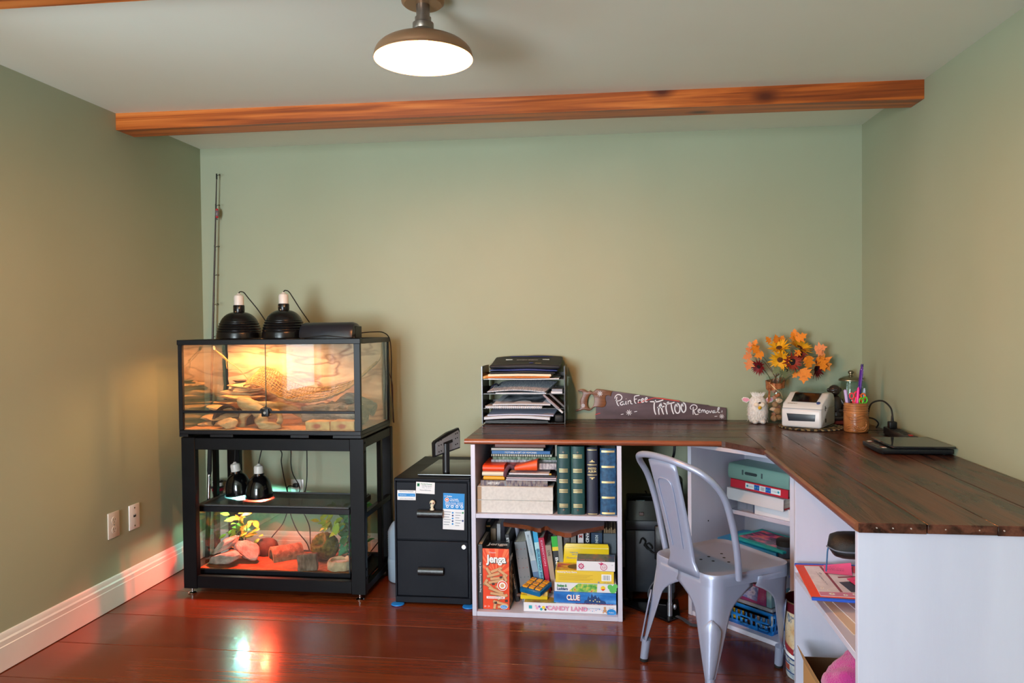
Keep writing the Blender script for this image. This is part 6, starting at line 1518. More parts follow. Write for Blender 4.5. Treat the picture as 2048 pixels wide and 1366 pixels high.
for k in range(420):
 a=rnd.uniform(0,2*PI);z_=rnd.uniform(.012,.135);rr=.047*(1-max(0,(z_-.085)/.055)**2*.75)
 if math.sin(a)<-.72 and .07<z_<.118:continue
 p0=Vector((.715+rr*math.cos(a),-.125+rr*math.sin(a),DZ+z_));dd=Vector((math.cos(a),math.sin(a),rnd.uniform(-.5,.3))).normalized()
 s_=Vector((-math.sin(a),math.cos(a),0))*.0028
 q=p0+dd*rnd.uniform(.004,.008)+Vector((0,0,-.007))
 vs=[b.v(p0-s_),b.v(p0+s_),b.v(q)];b.face(vs)
for k in range(90):
 a=rnd.uniform(0,2*PI);p0=Vector((.715+.022*math.cos(a),-.125+.02*math.sin(a),DZ+.130));q=p0+Vector((rnd.uniform(-.02,.02),rnd.uniform(-.01,.01),rnd.uniform(.012,.026)))
 vs=[b.v(p0+Vector((-.003,0,0))),b.v(p0+Vector((.003,0,0))),b.v(q)];b.face(vs)
fo=build(b,'fur',mat('white_fluff','#f4f0ee',.95),t,smooth=None);fo['kind']='stuff'
for s in(-1,1):
 b=B();pts=[(0,0),(.012,.012),(.032,.014),(.042,.006),(.036,-.006),(.018,-.012)]
 cx,cz=.715+s*.034,DZ+.112
 build(B().prism([(cx+s*u,cz+v_*1.1)for u,v_ in(pts if s>0 else pts[::-1])],-.128,-.124,'xz',bev=.001),'ear',FUR,t,smooth=60)
 build(B().prism([(cx+s*(.004+u*.82),cz+.001+v_*.75)for u,v_ in(pts if s>0 else pts[::-1])],-.1292,-.1278,'xz'),'ear_lining',mat('pink_felt','#e59bb4',.8),t,smooth=60)
 build(B().ball((.715+s*.018,-.162,DZ+.011),(.014,.016,.011),seg=14,rings=10),'foot',FUR,t)
 build(B().ball((.715+s*.0135,-.169,DZ+.094),(.0125,.007,.0115),seg=16,rings=10),'cheek',mat('cream_felt','#efe0cf',.8),t)
build(B().ball((.715,-.175,DZ+.104),(.0065,.004,.004),seg=12,rings=8),'nose',mat('dark_brown_bead','#2c1b18',.4),t)
build(B().ball((.715,-.177,DZ+.080),(.0085,.008,.0085),seg=14,rings=10),'beak',mat('yellow_felt','#e3ae22',.6),t)
VX,VY=.802,-.112
t=thing('glass_vase','tall clear glass vase with a copper ribbon, holding autumn flowers','vase',(VX,VY,DZ))
build(B().lathe([(0,DZ+.0008),(.035,DZ+.0008),(.037,DZ+.004),(.0375,DZ+.12),(.043,DZ+.222),(.0445,DZ+.226),(.0425,DZ+.2265),(.0350,DZ+.12),(.0345,DZ+.010),(0,DZ+.008)],(VX,VY,0),seg=40),'glass',glass('vase_glass','#fafcfb',.8),t,smooth=60)
COP=ramp_noise('copper_ribbon',[(.35,'#8a4a2a'),(.65,'#c07a4c')],scale=70,rough=.4,bump=.5,bdist=.002,metal=.35)
b=B()
for k in range(25):
 pass
ringA=[]
N=40
for i in range(N):
 a=2*PI*i/N;w_=.030+.008*math.sin(a*2+1);zc_=DZ+.190+.010*math.sin(a+.5);rr=.0425+.0015*math.sin(9*a)
 ringA.append([b.v((VX+rr*math.cos(a),VY+rr*math.sin(a),zc_-w_*.6)),b.v((VX+(rr+.0025)*math.cos(a),VY+(rr+.0025)*math.sin(a),zc_+w_*.6))])
for i in range(N):b.face((ringA[i][0],ringA[(i+1)%N][0],ringA[(i+1)%N][1],ringA[i][1]))
rb=build(b,'ribbon',COP,t,smooth=60)
build(B().prism([(VX-.040,DZ+.178),(VX-.030,DZ+.215),(VX-.034,DZ+.120),(VX-.046,DZ+.095)],VY-.040,VY-.0395,'xz'),'ribbon_tail',COP,t,smooth=None)
build(B().tube(smooth_path([(VX-.035,VY-.03,DZ+.198),(VX-.01,VY-.044,DZ+.170),(VX+.015,VY-.043,DZ+.150),(VX+.025,VY-.035,DZ+.125)],6),.0016,seg=6),'gold_wire',GOLD,rb,smooth=60)
rnd=random.Random(6)
POT=[ramp_noise('dried_pod',[(.3,'#8f6340'),(.7,'#c99a6a')],scale=60,rough=.8,bump=.6,bdist=.003),mat('pale_petal','#e6c2a4',.7),mat('rust_petal','#b5673c',.7),mat('dusty_pink_petal','#c8866c',.7)]
for k,(dx,dy,z_,r_,mi)in enumerate([(-.010,-.012,.024,.016,0),(.014,-.010,.030,.015,0),(-.004,.012,.040,.014,2),(.006,-.016,.060,.017,0),(-.014,-.006,.068,.013,1),(.012,.008,.078,.014,3),(-.006,-.014,.092,.015,0),(.014,-.012,.110,.015,1),(-.010,-.010,.124,.013,3),(.006,-.014,.138,.014,2),(-.008,-.012,.156,.012,3)]):
 if mi==0:
  o=build(B().ball((VX+dx,VY+dy,DZ+z_),(r_,r_,r_*.95),seg=16,rings=12).jitter(.0012,120,k),'dried_pod',POT[0],smooth=70);lb='round tan dried pod inside the glass vase'
 else:
  b=B().rock((0,0,0),(r_*1.1,r_*.7,r_*.8),seed=80+k,sub=2,amp=.35,cuts=3);b.bm.transform(Matrix.Translation((VX+dx,VY+dy,DZ+z_)))
  o=build(b,'dried_petal',POT[mi],smooth=30);lb=['','pale curled dried petal inside the glass vase','rust coloured dried chip inside the glass vase','pinkish dried petal inside the glass vase'][mi]
 tag(o,['lowest ','second lowest ','third lowest ','fourth lowest ','fifth lowest ','middle ','sixth highest ','fourth highest ','third highest ','second highest ','topmost '][k]+lb,'potpourri','potpourri pieces in the vase')
def FX(px,py,dy=0.0):return Vector((.798+(px-1550)*.00252,-.12+dy,.9855-(py-757)*.00252))
Z8=lambda u,v_:(1480+u/6.211,640+v_/6.211)
def petal_mesh(L,W,curl,tip=.6):
 b=B();n_=5;rows_=[]
 for i in range(n_+1):
  f_=i/n_;w_=W*(math.sin(PI*(.12+.88*f_)**tip)if f_<1 else 0)
  rows_.append((b.v((L*f_,-w_/2,.1*W+curl*L*f_*f_)),b.v((L*f_,0,curl*L*f_*f_)),b.v((L*f_,w_/2,.1*W+curl*L*f_*f_))))
 for p_,q_ in zip(rows_,rows_[1:]):b.face((p_[0],q_[0],q_[1],p_[1]));b.face((p_[1],q_[1],q_[2],p_[2]))
 bmesh.ops.remove_doubles(b.bm,verts=b.bm.verts,dist=1e-5)
 me=bpy.data.meshes.new('petal');b.bm.to_mesh(me);b.bm.free()
 for p_ in me.polygons:p_.use_smooth=True
 return me
PM=petal_mesh(1.0,.27,.12);
YP=ramp_noise('sunflower_yellow',[(.3,'#d98f12'),(.7,'#f2b81c')],scale=40,rough=.6,bump=0);MP=ramp_noise('maroon_petal',[(.3,'#5a1018'),(.7,'#8a1c22')],scale=40,rough=.6,bump=0);DP=ramp_noise('rust_red_petal',[(.3,'#7a2418'),(.7,'#a83a26')],scale=40,rough=.6,bump=0)
CBR=mat('sunflower_disc','#5a3416',.9,bump=1,bscale=400);CDK=mat('dark_flower_disc','#1c0e0e',.9,bump=1,bscale=400);CYL=mat('yellow_stamen','#b9832c',.8,bump=1,bscale=500)
STG=mat('artificial_stem','#4d5a32',.6)
def flower(name,label,u,v_,rad,nrm,pm,disc_m,nP=15,layers=2,dy=0.0,disc=.32,droop=0.0,group='artificial sunflowers in the vase'):
 c=FX(*Z8(u,v_),dy);nrm=Vector(nrm).normalized();t=thing(name,label,'artificial flower',c,group=group)
 x,y,d=frame(nrm)
 me=PM.copy();me.materials.append(pm)
 rr=random.Random(int(u+v_))
 for L_ in range(layers):
  for k in range(nP):
   a=2*PI*(k+.5*L_)/nP+rr.uniform(-.08,.08);dirv=(x*math.cos(a)+y*math.sin(a));tilt=rr.uniform(.0,.35)+droop+.22*L_
   pd=(dirv*math.cos(tilt)+d*math.sin(tilt)*(1 if droop>=0 else-1)).normalized()
   side=d.cross(dirv).normalized();up=pd.cross(side).normalized()
   M=Matrix((pd,side,up)).transposed().to_4x4()
   s_=1.35*rad*rr.uniform(.85,1.05)*(1-.12*L_)
   o=bpy.data.objects.new('petal',me);o.matrix_local=WM[t].inverted()@Matrix.Translation(c+dirv*rad*disc*.55)@M@Matrix.Scale(s_*(1-disc*.5),4)
   WM[o]=WM[t];put(o,t)
 b=B().lathe([(0,rad*.10),(rad*disc*.6,rad*.12),(rad*disc,rad*.05),(rad*disc*1.02,-.004),(0,-.006)],c,axis=nrm,seg=20).jitter(.0012,200,1)
 build(b,'disc',disc_m,t,smooth=60)
 build(B().tube(smooth_path([c-nrm*.004,c-nrm*.02+Vector((0,0,-.01)),Vector((VX+(c.x-VX)*.35,VY,DZ+.225)),Vector((VX+(c.x-VX)*.15,VY+.005,DZ+.16))],6),.0018,seg=6),'stem',STG,t,smooth=60)
 return t
flower('sunflower','yellow artificial sunflower tilted down, lowest yellow one above the ribbon',470,495,.047,(-.25,-.85,-.25),YP,CBR,dy=-.045)
flower('sunflower','yellow artificial sunflower facing up, on the plush toy side of the bouquet',480,360,.050,(-.25,-.55,.75),YP,CBR,dy=-.01)
flower('sunflower','largest yellow artificial sunflower facing up towards the printer side',715,360,.056,(.40,-.45,.75),YP,CBR,dy=-.005)
flower('dark_sunflower','rust red artificial flower with a large black centre, middle of the bouquet',600,520,.043,(.15,-.95,.0),DP,CDK,dy=-.060,disc=.42,group='dark artificial flowers in the vase')
flower('dark_sunflower','maroon artificial flower drooping beside the plush toy',240,580,.038,(-.55,-.65,-.35),MP,CDK,dy=-.02,disc=.3,group='dark artificial flowers in the vase')
flower('dark_sunflower','maroon artificial flower drooping towards the label printer',905,610,.046,(.65,-.6,-.15),MP,CDK,dy=-.01,disc=.3,group='dark artificial flowers in the vase')
flower('dark_sunflower','red artificial flower behind the large sunflower',715,440,.034,(.35,-.8,.3),DP,CDK,dy=-.02,disc=.3,group='dark artificial flowers in the vase')
def maple_mesh():
 prof=[(0,0),(.02,.12),(.14,.34),(.26,.20),(.44,.56),(.50,.34),(.56,.20),(.74,.30),(.78,.12),(1.0,0)]
 b=B();up_=[b.v((u,v_,-.10*u*u+.12*v_))for u,v_ in prof];lo=[b.v((u,-v_,-.10*u*u+.12*v_))for u,v_ in prof[1:-1]]
 mid=[b.v((u,0,-.10*u*u))for u in(.2,.4,.6,.8)]
 chain=[up_[0]]+mid+[up_[-1]]
 b.face([up_[0],mid[0],up_[2],up_[1]]);b.face([mid[0],mid[1],up_[4],up_[3],up_[2]]);b.face([mid[1],mid[2],up_[6],up_[5],up_[4]]);b.face([mid[2],mid[3],up_[8],up_[7],up_[6]]);b.face([mid[3],up_[9],up_[8]])
 b.face([up_[0],lo[0],lo[1],mid[0]]);b.face([mid[0],lo[1],lo[2],lo[3],mid[1]]);b.face([mid[1],lo[3],lo[4],lo[5],mid[2]]);b.face([mid[2],lo[5],lo[6],lo[7],mid[3]]);b.face([mid[3],lo[7],up_[9]])
 me=bpy.data.meshes.new('leaf');b.bm.to_mesh(me);b.bm.free()
 for p_ in me.polygons:p_.use_smooth=True
 return me
MM=maple_mesh()
LO=ramp_noise('orange_leaf',[(.3,'#d0641c'),(.55,'#ec8a1e'),(.75,'#f0b03a')],scale=28,rough=.6,bump=0);LP=ramp_noise('peach_leaf',[(.3,'#cf6a3c'),(.6,'#ec9a62'),(.8,'#e8703a')],scale=28,rough=.6,bump=0);LGN=ramp_noise('grey_green_leaf',[(.3,'#55603e'),(.7,'#7c8560')],scale=28,rough=.6,bump=0)
def spray(label,items,m,name='maple_leaf_spray'):
 c0=FX(*Z8(*items[0][:2]));t=thing(name,label,'artificial leaves',c0,group='autumn leaf sprays in the vase')
 me=MM.copy();me.materials.append(m)
 rr=random.Random(int(items[0][0]))
 for(u,v_,s_,ang,dy)in items:
  p_=FX(*Z8(u,v_),dy);a=R(ang);d_=Vector((math.cos(a),rr.uniform(-.35,.0),math.sin(a))).normalized();nn=Vector((rr.uniform(-.4,.4),-1,rr.uniform(-.1,.5)))
  x=nn.cross(d_).normalized();y_=d_.cross(x)
  M=Matrix((d_,x,y_)).transposed().to_4x4()
  o=bpy.data.objects.new('leaf',me);o.matrix_local=WM[t].inverted()@Matrix.Translation(p_)@M@Matrix.Scale(s_,4);WM[o]=WM[t];put(o,t)
 u,v_,s_,ang,dy=items[0];e_=FX(*Z8(u,v_),dy)
 build(B().tube(smooth_path([e_,e_*.5+Vector((VX,VY,DZ+.25))*.5+Vector((0,0,.01)),Vector((VX,VY,DZ+.22)),Vector((VX,VY,DZ+.17))],6),.0014,seg=5),'stem',mat('brown_stem','#5a3a24',.7),t,smooth=60)
spray('peach maple leaves hanging on the plush toy side of the bouquet',[(160,440,.050,200,-.01),(140,500,.056,250,-.03),(165,400,.036,150,.0),(150,350,.030,100,.0)],LP)
spray('small orange and red leaves standing up on the plush toy side',[(215,400,.050,110,.01),(200,320,.030,75,.0),(240,420,.052,130,-.02),(290,420,.050,200,-.03)],LO)
spray('orange maple leaves at the top middle of the bouquet',[(450,300,.046,95,.0),(500,290,.040,60,.02),(380,300,.040,120,.0)],LO)
spray('tallest orange maple leaves sticking up from the bouquet',[(670,270,.046,110,.01),(680,270,.060,35,.0),(672,215,.036,95,.01)],LO)
spray('peach leaves reaching out furthest over the printer',[(890,380,.060,15,.0),(900,400,.046,-20,-.01)],LP)
spray('large orange leaf hanging on the pen cup side',[(940,460,.090,-55,.01),(930,470,.075,-70,-.02)],LO)
spray('golden orange maple leaves in front of the dark middle flower',[(800,450,.070,-100,-.06),(760,460,.055,-60,-.05),(690,390,.040,-140,-.06)],LO)
spray('golden maple leaves hanging lowest over the printer',[(740,600,.075,-95,-.05),(720,600,.060,-55,-.06),(690,620,.050,-130,-.04)],LO)
spray('grey green leaves spreading at the mouth of the vase',[(520,600,.055,190,-.045),(470,590,.050,215,-.05),(510,610,.046,-80,-.05),(560,600,.055,-10,-.045),(600,610,.050,-45,-.04),(560,440,.035,80,-.03),(640,430,.04,60,-.04),(700,620,.045,-20,-.03)],LGN)
t=thing('round_mat','round braided mat under the label printer','mat',(.925,-.275,DZ))
JUT=ramp_noise('braided_jute',[(.4,'#1c1a18'),(.5,'#3b342b'),(.6,'#b79a6c')],scale=70,rough=.9,bump=.8,bdist=.003)
rr=.137
build(B().lathe([(0,DZ+.0008),(rr,DZ+.0008),(rr+.004,DZ+.004),(rr,DZ+.007),(rr-.012,DZ+.0078),(rr-.02,DZ+.0068),(0,DZ+.0068)],(.925,-.275,0),seg=56),'disc',JUT,t)
for k in range(60):
 a=2*PI*k/60;build(B().ball((.925+rr*math.cos(a),-.275+rr*math.sin(a),DZ+.0050),(.0085,.0046,.0042),rot=(0,0,a+1.1),seg=8,rings=6),'braid',mat('braid_dark','#2a2622',.9)if k%2 else mat('braid_tan','#8d7854',.9),t)
t=thing('label_printer','white desktop label printer with a dark window','printer',(.922,-.245,DZ+.0085),rz=R(-31))
PWH=mat('printer_white','#e2e0e2',.35)
w2=.089
prof=[(-.112,.010),(-.110,.003),(-.104,0),(.104,0),(.110,.004),(.112,.012),(.112,.108),(.108,.128),(.096,.142),(.075,.150),(.020,.150),(.0,.147),(-.086,.104),(-.100,.094),(-.109,.082),(-.112,.070)]
b=B()
for s in range(1):b.prism(prof,-w2,w2,'yz',bev=.010)
build(b,'body',PWH,t,world=False,smooth=50)
sl=Vector((0,.086,.043)).normalized();up_=Vector((0,-.043,.086)).normalized()
b=B();o_=Vector((0,-.070,.113));
q=[o_+Vector((-.056,0,0)),o_+Vector((.056,0,0)),o_+Vector((.060,0,0))+sl*.078,o_+Vector((-.060,0,0))+sl*.078]
V0=[b.v(p_+up_*.0005)for p_ in q];V1=[b.v(p_+up_*.0022)for p_ in q]
b.face(V1);b.face(V0[::-1])
for i in range(4):b.face((V0[i],V0[(i+1)%4],V1[(i+1)%4],V1[i]))
build(b,'window',mat('smoked_window','#0e0f12',.12,spec=.6),t,world=False,smooth=None)
b=B().box((-.058,.001,.1498),(.058,.085,.1512),bev=.0005);build(b,'window_top',MATS['smoked_window'],t,world=False)
build(B().box((-w2-.0004,-.1135,.0855),(w2+.0004,.1,.0863)),'seam',mat('seam_grey','#8d8c92',.5),t,world=False,smooth=None)
b=B().prism([(-.064,.062),(.064,.062),(.062,.032),(-.056,.028)],-.1135,-.1118,'xz',bev=.0006);build(b,'label_slot',mat('slot_slate','#272d38',.35),t,world=False)
build(B().cyl(o_+Vector((.066,0,0))+sl*-.004+up_*-.001,o_+Vector((.066,0,0))+sl*-.004+up_*.003,.0085,seg=18),'feed_button',mat('blue_button','#1f3f86',.3),t,world=False)
text('BEEPRT',t,mat('print_brown_grey','#8a7a66',.5),o_+Vector((-.045,0,0))+sl*-.016,(1,0,0),sl,.045,.006,bold=.02,world=False,lift=.001)
build(B().box((w2-.001,-.052,.075),(w2+.0006,-.044,.098)).box((w2-.001,-.046,.086),(w2+.0006,-.034,.090)),'latch_mark',DARK,t,world=False,smooth=None)
build(B().box((w2-.001,-.050,.022),(w2+.0006,-.034,.040)),'power_switch',DARK,t,world=False,smooth=None)
MX,MY=1.086,-.395
t=thing('carved_mug','brown carved ceramic mug used as a pen cup','mug',(MX,MY,DZ))
CLAY=ramp_noise('brown_glaze',[(.3,'#8a4f28'),(.6,'#b0713f'),(.8,'#c98a54')],scale=22,rough=.28,bump=.4,bdist=.002,spec=.6)
prof=[(0,.001),(.047,.001),(.0495,.006)]
for i in range(60):
 z_=.008+.118*i/59;r_=.0495+.0012*math.sin(z_/.126*PI)
 if z_>.085:r_+=.0014*math.sin((z_-.085)/.041*2*PI*4)
 prof.append((r_,z_))
prof+=[(.0495,.129),(.0465,.130),(.045,.126),(.045,.012),(0,.010)]
build(B().lathe([(r_,DZ+z_)for r_,z_ in prof],(MX,MY,0),seg=56),'body',CLAY,t,smooth=60)
def onmug(deg,z_,off=.0495):a=R(deg);return Vector((MX+off*math.cos(a),MY+off*math.sin(a),DZ+z_))
def ridge(pts,r_,name):build(B().tube(smooth_path([onmug(d_,z_,.0500)for d_,z_ in pts],7),r_,seg=7),name,CLAY,t,smooth=70)
ridge([(-165,.080),(-140,.072),(-118,.068),(-95,.074),(-70,.080),(-45,.070),(-25,.050),(-15,.020)],.0042,'carved_brow')
ridge([(-160,.072),(-138,.062),(-118,.057),(-98,.061),(-74,.067),(-52,.058),(-36,.040),(-30,.014)],.0036,'carved_brow')
ridge([(-130+14*math.cos(a)*(1-a/12),.073+.014*math.sin(a)*(1-a/12))for a in[i*.6 for i in range(15)]],.0026,'carved_eye')
ridge([(-150,.026),(-125,.034),(-105,.022),(-85,.014),(-62,.020),(-50,.036),(-55,.050)],.0040,'carved_mouth')
ridge([(-150,.016),(-125,.023),(-105,.012),(-85,.005),(-58,.010),(-42,.030)],.0036,'carved_mouth')
for d_ in(-98,-90,-82,-74,-66):build(B().ball(onmug(d_,.020+.0004*abs(d_+80),.0505),(.003,.003,.004),seg=8,rings=6),'carved_tooth',CLAY,t)
ridge([(-128,.050),(-108,.046),(-90,.050),(-75,.054)],.0022,'carved_line');ridge([(-20,.075),(-10,.05),(-6,.02)],.003,'carved_line')
def pen(name,label,cat,p0,p1,r0,r1,m,cap=None,flat=1.0):
 p0,p1=Vector(p0),Vector(p1);t=thing(name,label,cat,p0)
 d=p1-p0
 build(B().tube([p0,p0+d*.04,p0+d*.6,p0+d*.93,p1],[r0*.8,r0,r0,r1,r1*.55],seg=14,flat=flat),'barrel',m,t,smooth=50)
 if cap:build(B().tube([p0+d*.62,p0+d*.985],[r0*1.12,r1*1.15],seg=14,flat=flat),'cap',cap,t,smooth=50)
 return t,p0,p1
zb_=DZ+.014
pen('marker','pale lilac marker standing in the carved mug','marker',(MX-.018,MY+.008,zb_),(MX-.0415,MY+.012,DZ+.186),.0065,.0065,mat('lilac_plastic','#b79ad6',.35),mat('lilac_cap','#c6b0e0',.35))
pen('marker','dark purple pen leaning beside the lilac marker in the mug','pen',(MX-.012,MY+.004,zb_),(MX-.0285,MY+.004,DZ+.165),.0035,.0035,mat('dark_plum','#352850',.35))
t,p0,p1=pen('utility_knife','tall purple craft knife lettered in white, highest in the mug','knife',(MX+.002,MY+.012,zb_),(MX+.031,MY+.014,DZ+.290),.0165,.0150,mat('purple_plastic','#4d2090',.35),None,.42)
ax=(p1-p0).normalized();sd=Vector((ax.z,0,-ax.x))
build(B().tube([p1-ax*.003,p1+ax*.010],[.0062,.0052],seg=10),'end_knob',mat('dark_purple','#33125f',.3),t)
text('JUMBO',t,mat('print_lilac','#d8c8f0',.5),p0+ax*.238+Vector((0,-.0092,0)),-ax,sd,.056,.0125,bold=.03)
build(B().box(p0+ax*.185+Vector((-.010,-.0090,-.0008)),p0+ax*.185+Vector((.010,-.0070,.0008))),'seam',MATS['print_lilac'],t,smooth=None)
build(B().cyl(p0+ax*.160+Vector((0,-.0088,0)),p0+ax*.160+Vector((0,-.0060,0)),.003,seg=10),'screw',MATS['dark_purple'],t)
def scissors(label,c,tilt,m,r1,r2,sp,zt):
 x,y,z=c;t=thing('scissors',label,'scissors',(x,y,zb_),group='scissors in the carved mug')
 build(B().box((x-.004,y-.001,zb_),(x+.004,y+.001,zt-.02)),'blade',METALK,t)
 for s,r_ in((-1,r1),(1,r2)):
  cx=x+s*sp;cz=zt+(0.004 if s>0 else 0)
  hd_=build(B().tube([(cx+r_*math.cos(a),y+.002*s,cz+r_*1.45*math.sin(a))for a in[2*PI*i/22 for i in range(22)]],.0032,seg=8,closed=True).tube([(cx-s*r_*.4,y,cz-r_*1.2),(x+s*.003,y,zt-.035),(x,y,zt-.05)],.0034,seg=8),'handle',m,t,smooth=60)
scissors('red and pink handled scissors standing in the mug',(MX-.010,MY-.010,0),0,mat('coral_red_plastic','#f03a4a',.3),.0085,.010,.011,DZ+.160)
pen('highlighter','hot pink pen standing beside the red scissors','marker',(MX-.004,MY-.014,zb_),(MX+.006,MY-.016,DZ+.198),.0070,.0062,mat('hot_pink_plastic','#f02a92',.3))
scissors('orange handled scissors standing in the mug',(MX+.020,MY-.010,0),0,mat('orange_plastic','#f4691e',.3),.0090,.0095,.008,DZ+.152)
scissors('lime green handled scissors, shortest in the mug',(MX+.024,MY-.022,0),0,mat('lime_plastic','#56c72e',.3),.0085,.009,.0085,DZ+.139)
pen('marker','pale blue patterned pen at the jar side of the mug','pen',(MX+.026,MY+.010,zb_),(MX+.0405,MY+.012,DZ+.192),.0068,.0064,ramp_noise('blue_patterned',[(.4,'#8aa4c8'),(.55,'#dfe6f2'),(.65,'#4a6ca8')],scale=160,rough=.35,bump=0))
t=thing('carved_figurine','dark carved wooden seated figurine behind the printer','figurine',(1.072,-.135,DZ))
EB=ramp_noise('dark_carved_wood',[(.3,'#140e0d'),(.7,'#30221e')],scale=30,rough=.3,bump=.5,bdist=.003,spec=.6)
fx,fy=1.072,-.135
build(B().box((fx-.040,fy-.034,DZ+.0008),(fx+.040,fy+.034,DZ+.022),bev=.004),'plinth',mat('red_lacquer_base','#6e2318',.35),t)
b=B().lathe([(0,.022),(.037,.023),(.040,.045),(.034,.075),(.031,.105),(.024,.128),(.014,.137),(0,.14)],(fx,fy,DZ),seg=28);b.jitter(.0025,60,4);build(b,'body',EB,t,smooth=60)
hd=B().ball((fx-.004,fy-.004,DZ+.162),(.027,.025,.026),seg=24,rings=18).ball((fx-.008,fy-.026,DZ+.153),(.015,.010,.010),seg=14,rings=10).ball((fx-.016,fy-.024,DZ+.167),(.006,.005,.004),seg=10,rings=8).ball((fx+.002,fy-.026,DZ+.168),(.006,.005,.004),seg=10,rings=8).ball((fx+.024,fy+.002,DZ+.164),(.008,.006,.010),seg=10,rings=8).ball((fx-.030,fy+.002,DZ+.163),(.006,.006,.009),seg=10,rings=8)
build(hd,'head',EB,t,smooth=60)
for s in(-1,1):build(B().tube(smooth_path([(fx+s*.027,fy,DZ+.118),(fx+s*.040,fy-.012,DZ+.088),(fx+s*.026,fy-.034,DZ+.068),(fx+s*.006,fy-.038,DZ+.070)],6),.0085,seg=9),'arm',EB,t,smooth=60);build(B().tube(smooth_path([(fx+s*.022,fy+.01,DZ+.040),(fx+s*.046,fy-.015,DZ+.036),(fx+s*.020,fy-.040,DZ+.032),(fx-s*.008,fy-.040,DZ+.030)],6),.0115,seg=9),'leg',EB,t,smooth=60)
JX,JY=1.160,-.085
t=thing('glass_jar','tall clear glass jar with a metal knobbed lid in the corner','jar',(JX,JY,DZ))
JG=glass('jar_glass','#f2f7f5',1.0)
build(B().lathe([(0,DZ+.001),(.050,DZ+.001),(.053,DZ+.006),(.053,DZ+.188),(.048,DZ+.202),(.046,DZ+.204),(.045,DZ+.200),(.0505,DZ+.186),(.0505,DZ+.008),(0,DZ+.006)],(JX,JY,0),seg=36),'body',JG,t,smooth=60)
NKL=mat('pewter','#8f8672',.3,metal=1.0)
build(B().lathe([(0,.204),(.055,.204),(.056,.209),(.052,.214),(.030,.224),(.012,.228),(.008,.231),(.0075,.235),(.012,.240),(.013,.246),(.009,.253),(0,.255)],(JX,JY,DZ),seg=36),'lid',NKL,t,smooth=50)
t=thing('power_strip','black power strip lying against the side wall with a plug in it','power strip',(1.19,-.62,DZ),rz=R(-4))
build(B().box((-.024,-.155,.0006),(.024,.155,.034),bev=.005,seg=2),'housing',mat('strip_black','#16171b',.35),t,world=False)
for k in range(5):build(B().box((-.014,-.105+k*.045,.0335),(.014,-.075+k*.045,.0346),bev=.0004),'socket',DARK,t,world=False)
build(B().box((-.007,-.142,.034),(.007,-.120,.038),bev=.001),'rocker_switch',mat('red_switch','#a82020',.3),t,world=False)
t=thing('plug_cable','black cord looping up from a plug standing in the power strip','cord',(1.185,-.55,DZ+.036))
build(B().box((1.168,-.565,DZ+.0352),(1.200,-.535,DZ+.066),bev=.005,seg=2),'plug',BLKP,t)
build(B().tube(smooth_path([(1.184,-.55,DZ+.064),(1.184,-.55,DZ+.095),(1.182,-.53,DZ+.125),(1.170,-.47,DZ+.145),(1.150,-.40,DZ+.125),(1.148,-.36,DZ+.07),(1.150,-.34,DZ+.012),(1.160,-.30,DZ+.004),(1.19,-.25,DZ+.004)],8),.0036,seg=8).tube([(1.184,-.55,DZ+.060),(1.184,-.55,DZ+.090)],[.0068,.0042],seg=10),'cable',RUB,t,smooth=60)
tag(build(B().tube(smooth_path([(1.205,-.30,DZ+.006),(1.20,-.34,DZ+.03),(1.175,-.36,DZ+.052),(1.165,-.30,DZ+.050),(1.18,-.24,DZ+.028),(1.155,-.21,DZ+.014),(1.135,-.24,DZ+.010),(1.15,-.29,DZ+.012),(1.17,-.25,DZ+.020),(1.14,-.22,DZ+.03),(1.13,-.27,DZ+.024)],7),.0035,seg=7),'cable_coil',RUB,smooth=60),'tangled black cable behind the carved mug','cord')
t=thing('digital_scale','flat black digital scale with a glossy glass platform','scale',(1.10,-.89,DZ))
build(B().prism([(.990,-1.0),(1.232,-1.0),(1.232,-.785),(1.030,-.785),(.985,-.80),(.978,-.985)],DZ+.003,DZ+.021,'xy',bev=.003),'base',mat('scale_black','#14161b',.3),t)
build(B().box((1.030,-1.0,DZ+.021),(1.228,-.79,DZ+.0255),bev=.001),'riser',MATS['scale_black'],t)
build(B().box((1.020,-1.022,DZ+.0262),(1.233,-.785,DZ+.034),bev=.002),'platform',mat('glass_platform','#16181c',.05,spec=.8),t)
b=B().prism([(.986,-.990),(1.018,-.994),(1.026,-.80),(.990,-.806)],DZ+.0208,DZ+.0218,'xy');pn=build(b,'control_panel',mat('panel_dark','#2c2a2e',.3),t)
build(B().box((.992,-.93,DZ+.0217),(1.014,-.86,DZ+.0222)),'display',mat('lcd_grey','#4a4444',.2),pn,smooth=None)
for y_,m in((-.975,WHT),(-.955,mat('print_brick','#a8483c',.4)),(-.835,MATS['print_brick']),(-.818,WHT)):build(B().box((.996,y_-.006,DZ+.0217),(1.012,y_+.006,DZ+.0223),bev=.0003),'button',m,pn)
for x_,y_ in((1.0,-.98),(1.21,-.98),(1.21,-.81),(1.03,-.81)):build(B().cyl((x_,y_,DZ+.0004),(x_,y_,DZ+.0035),.008,seg=12),'foot',RUB,t)
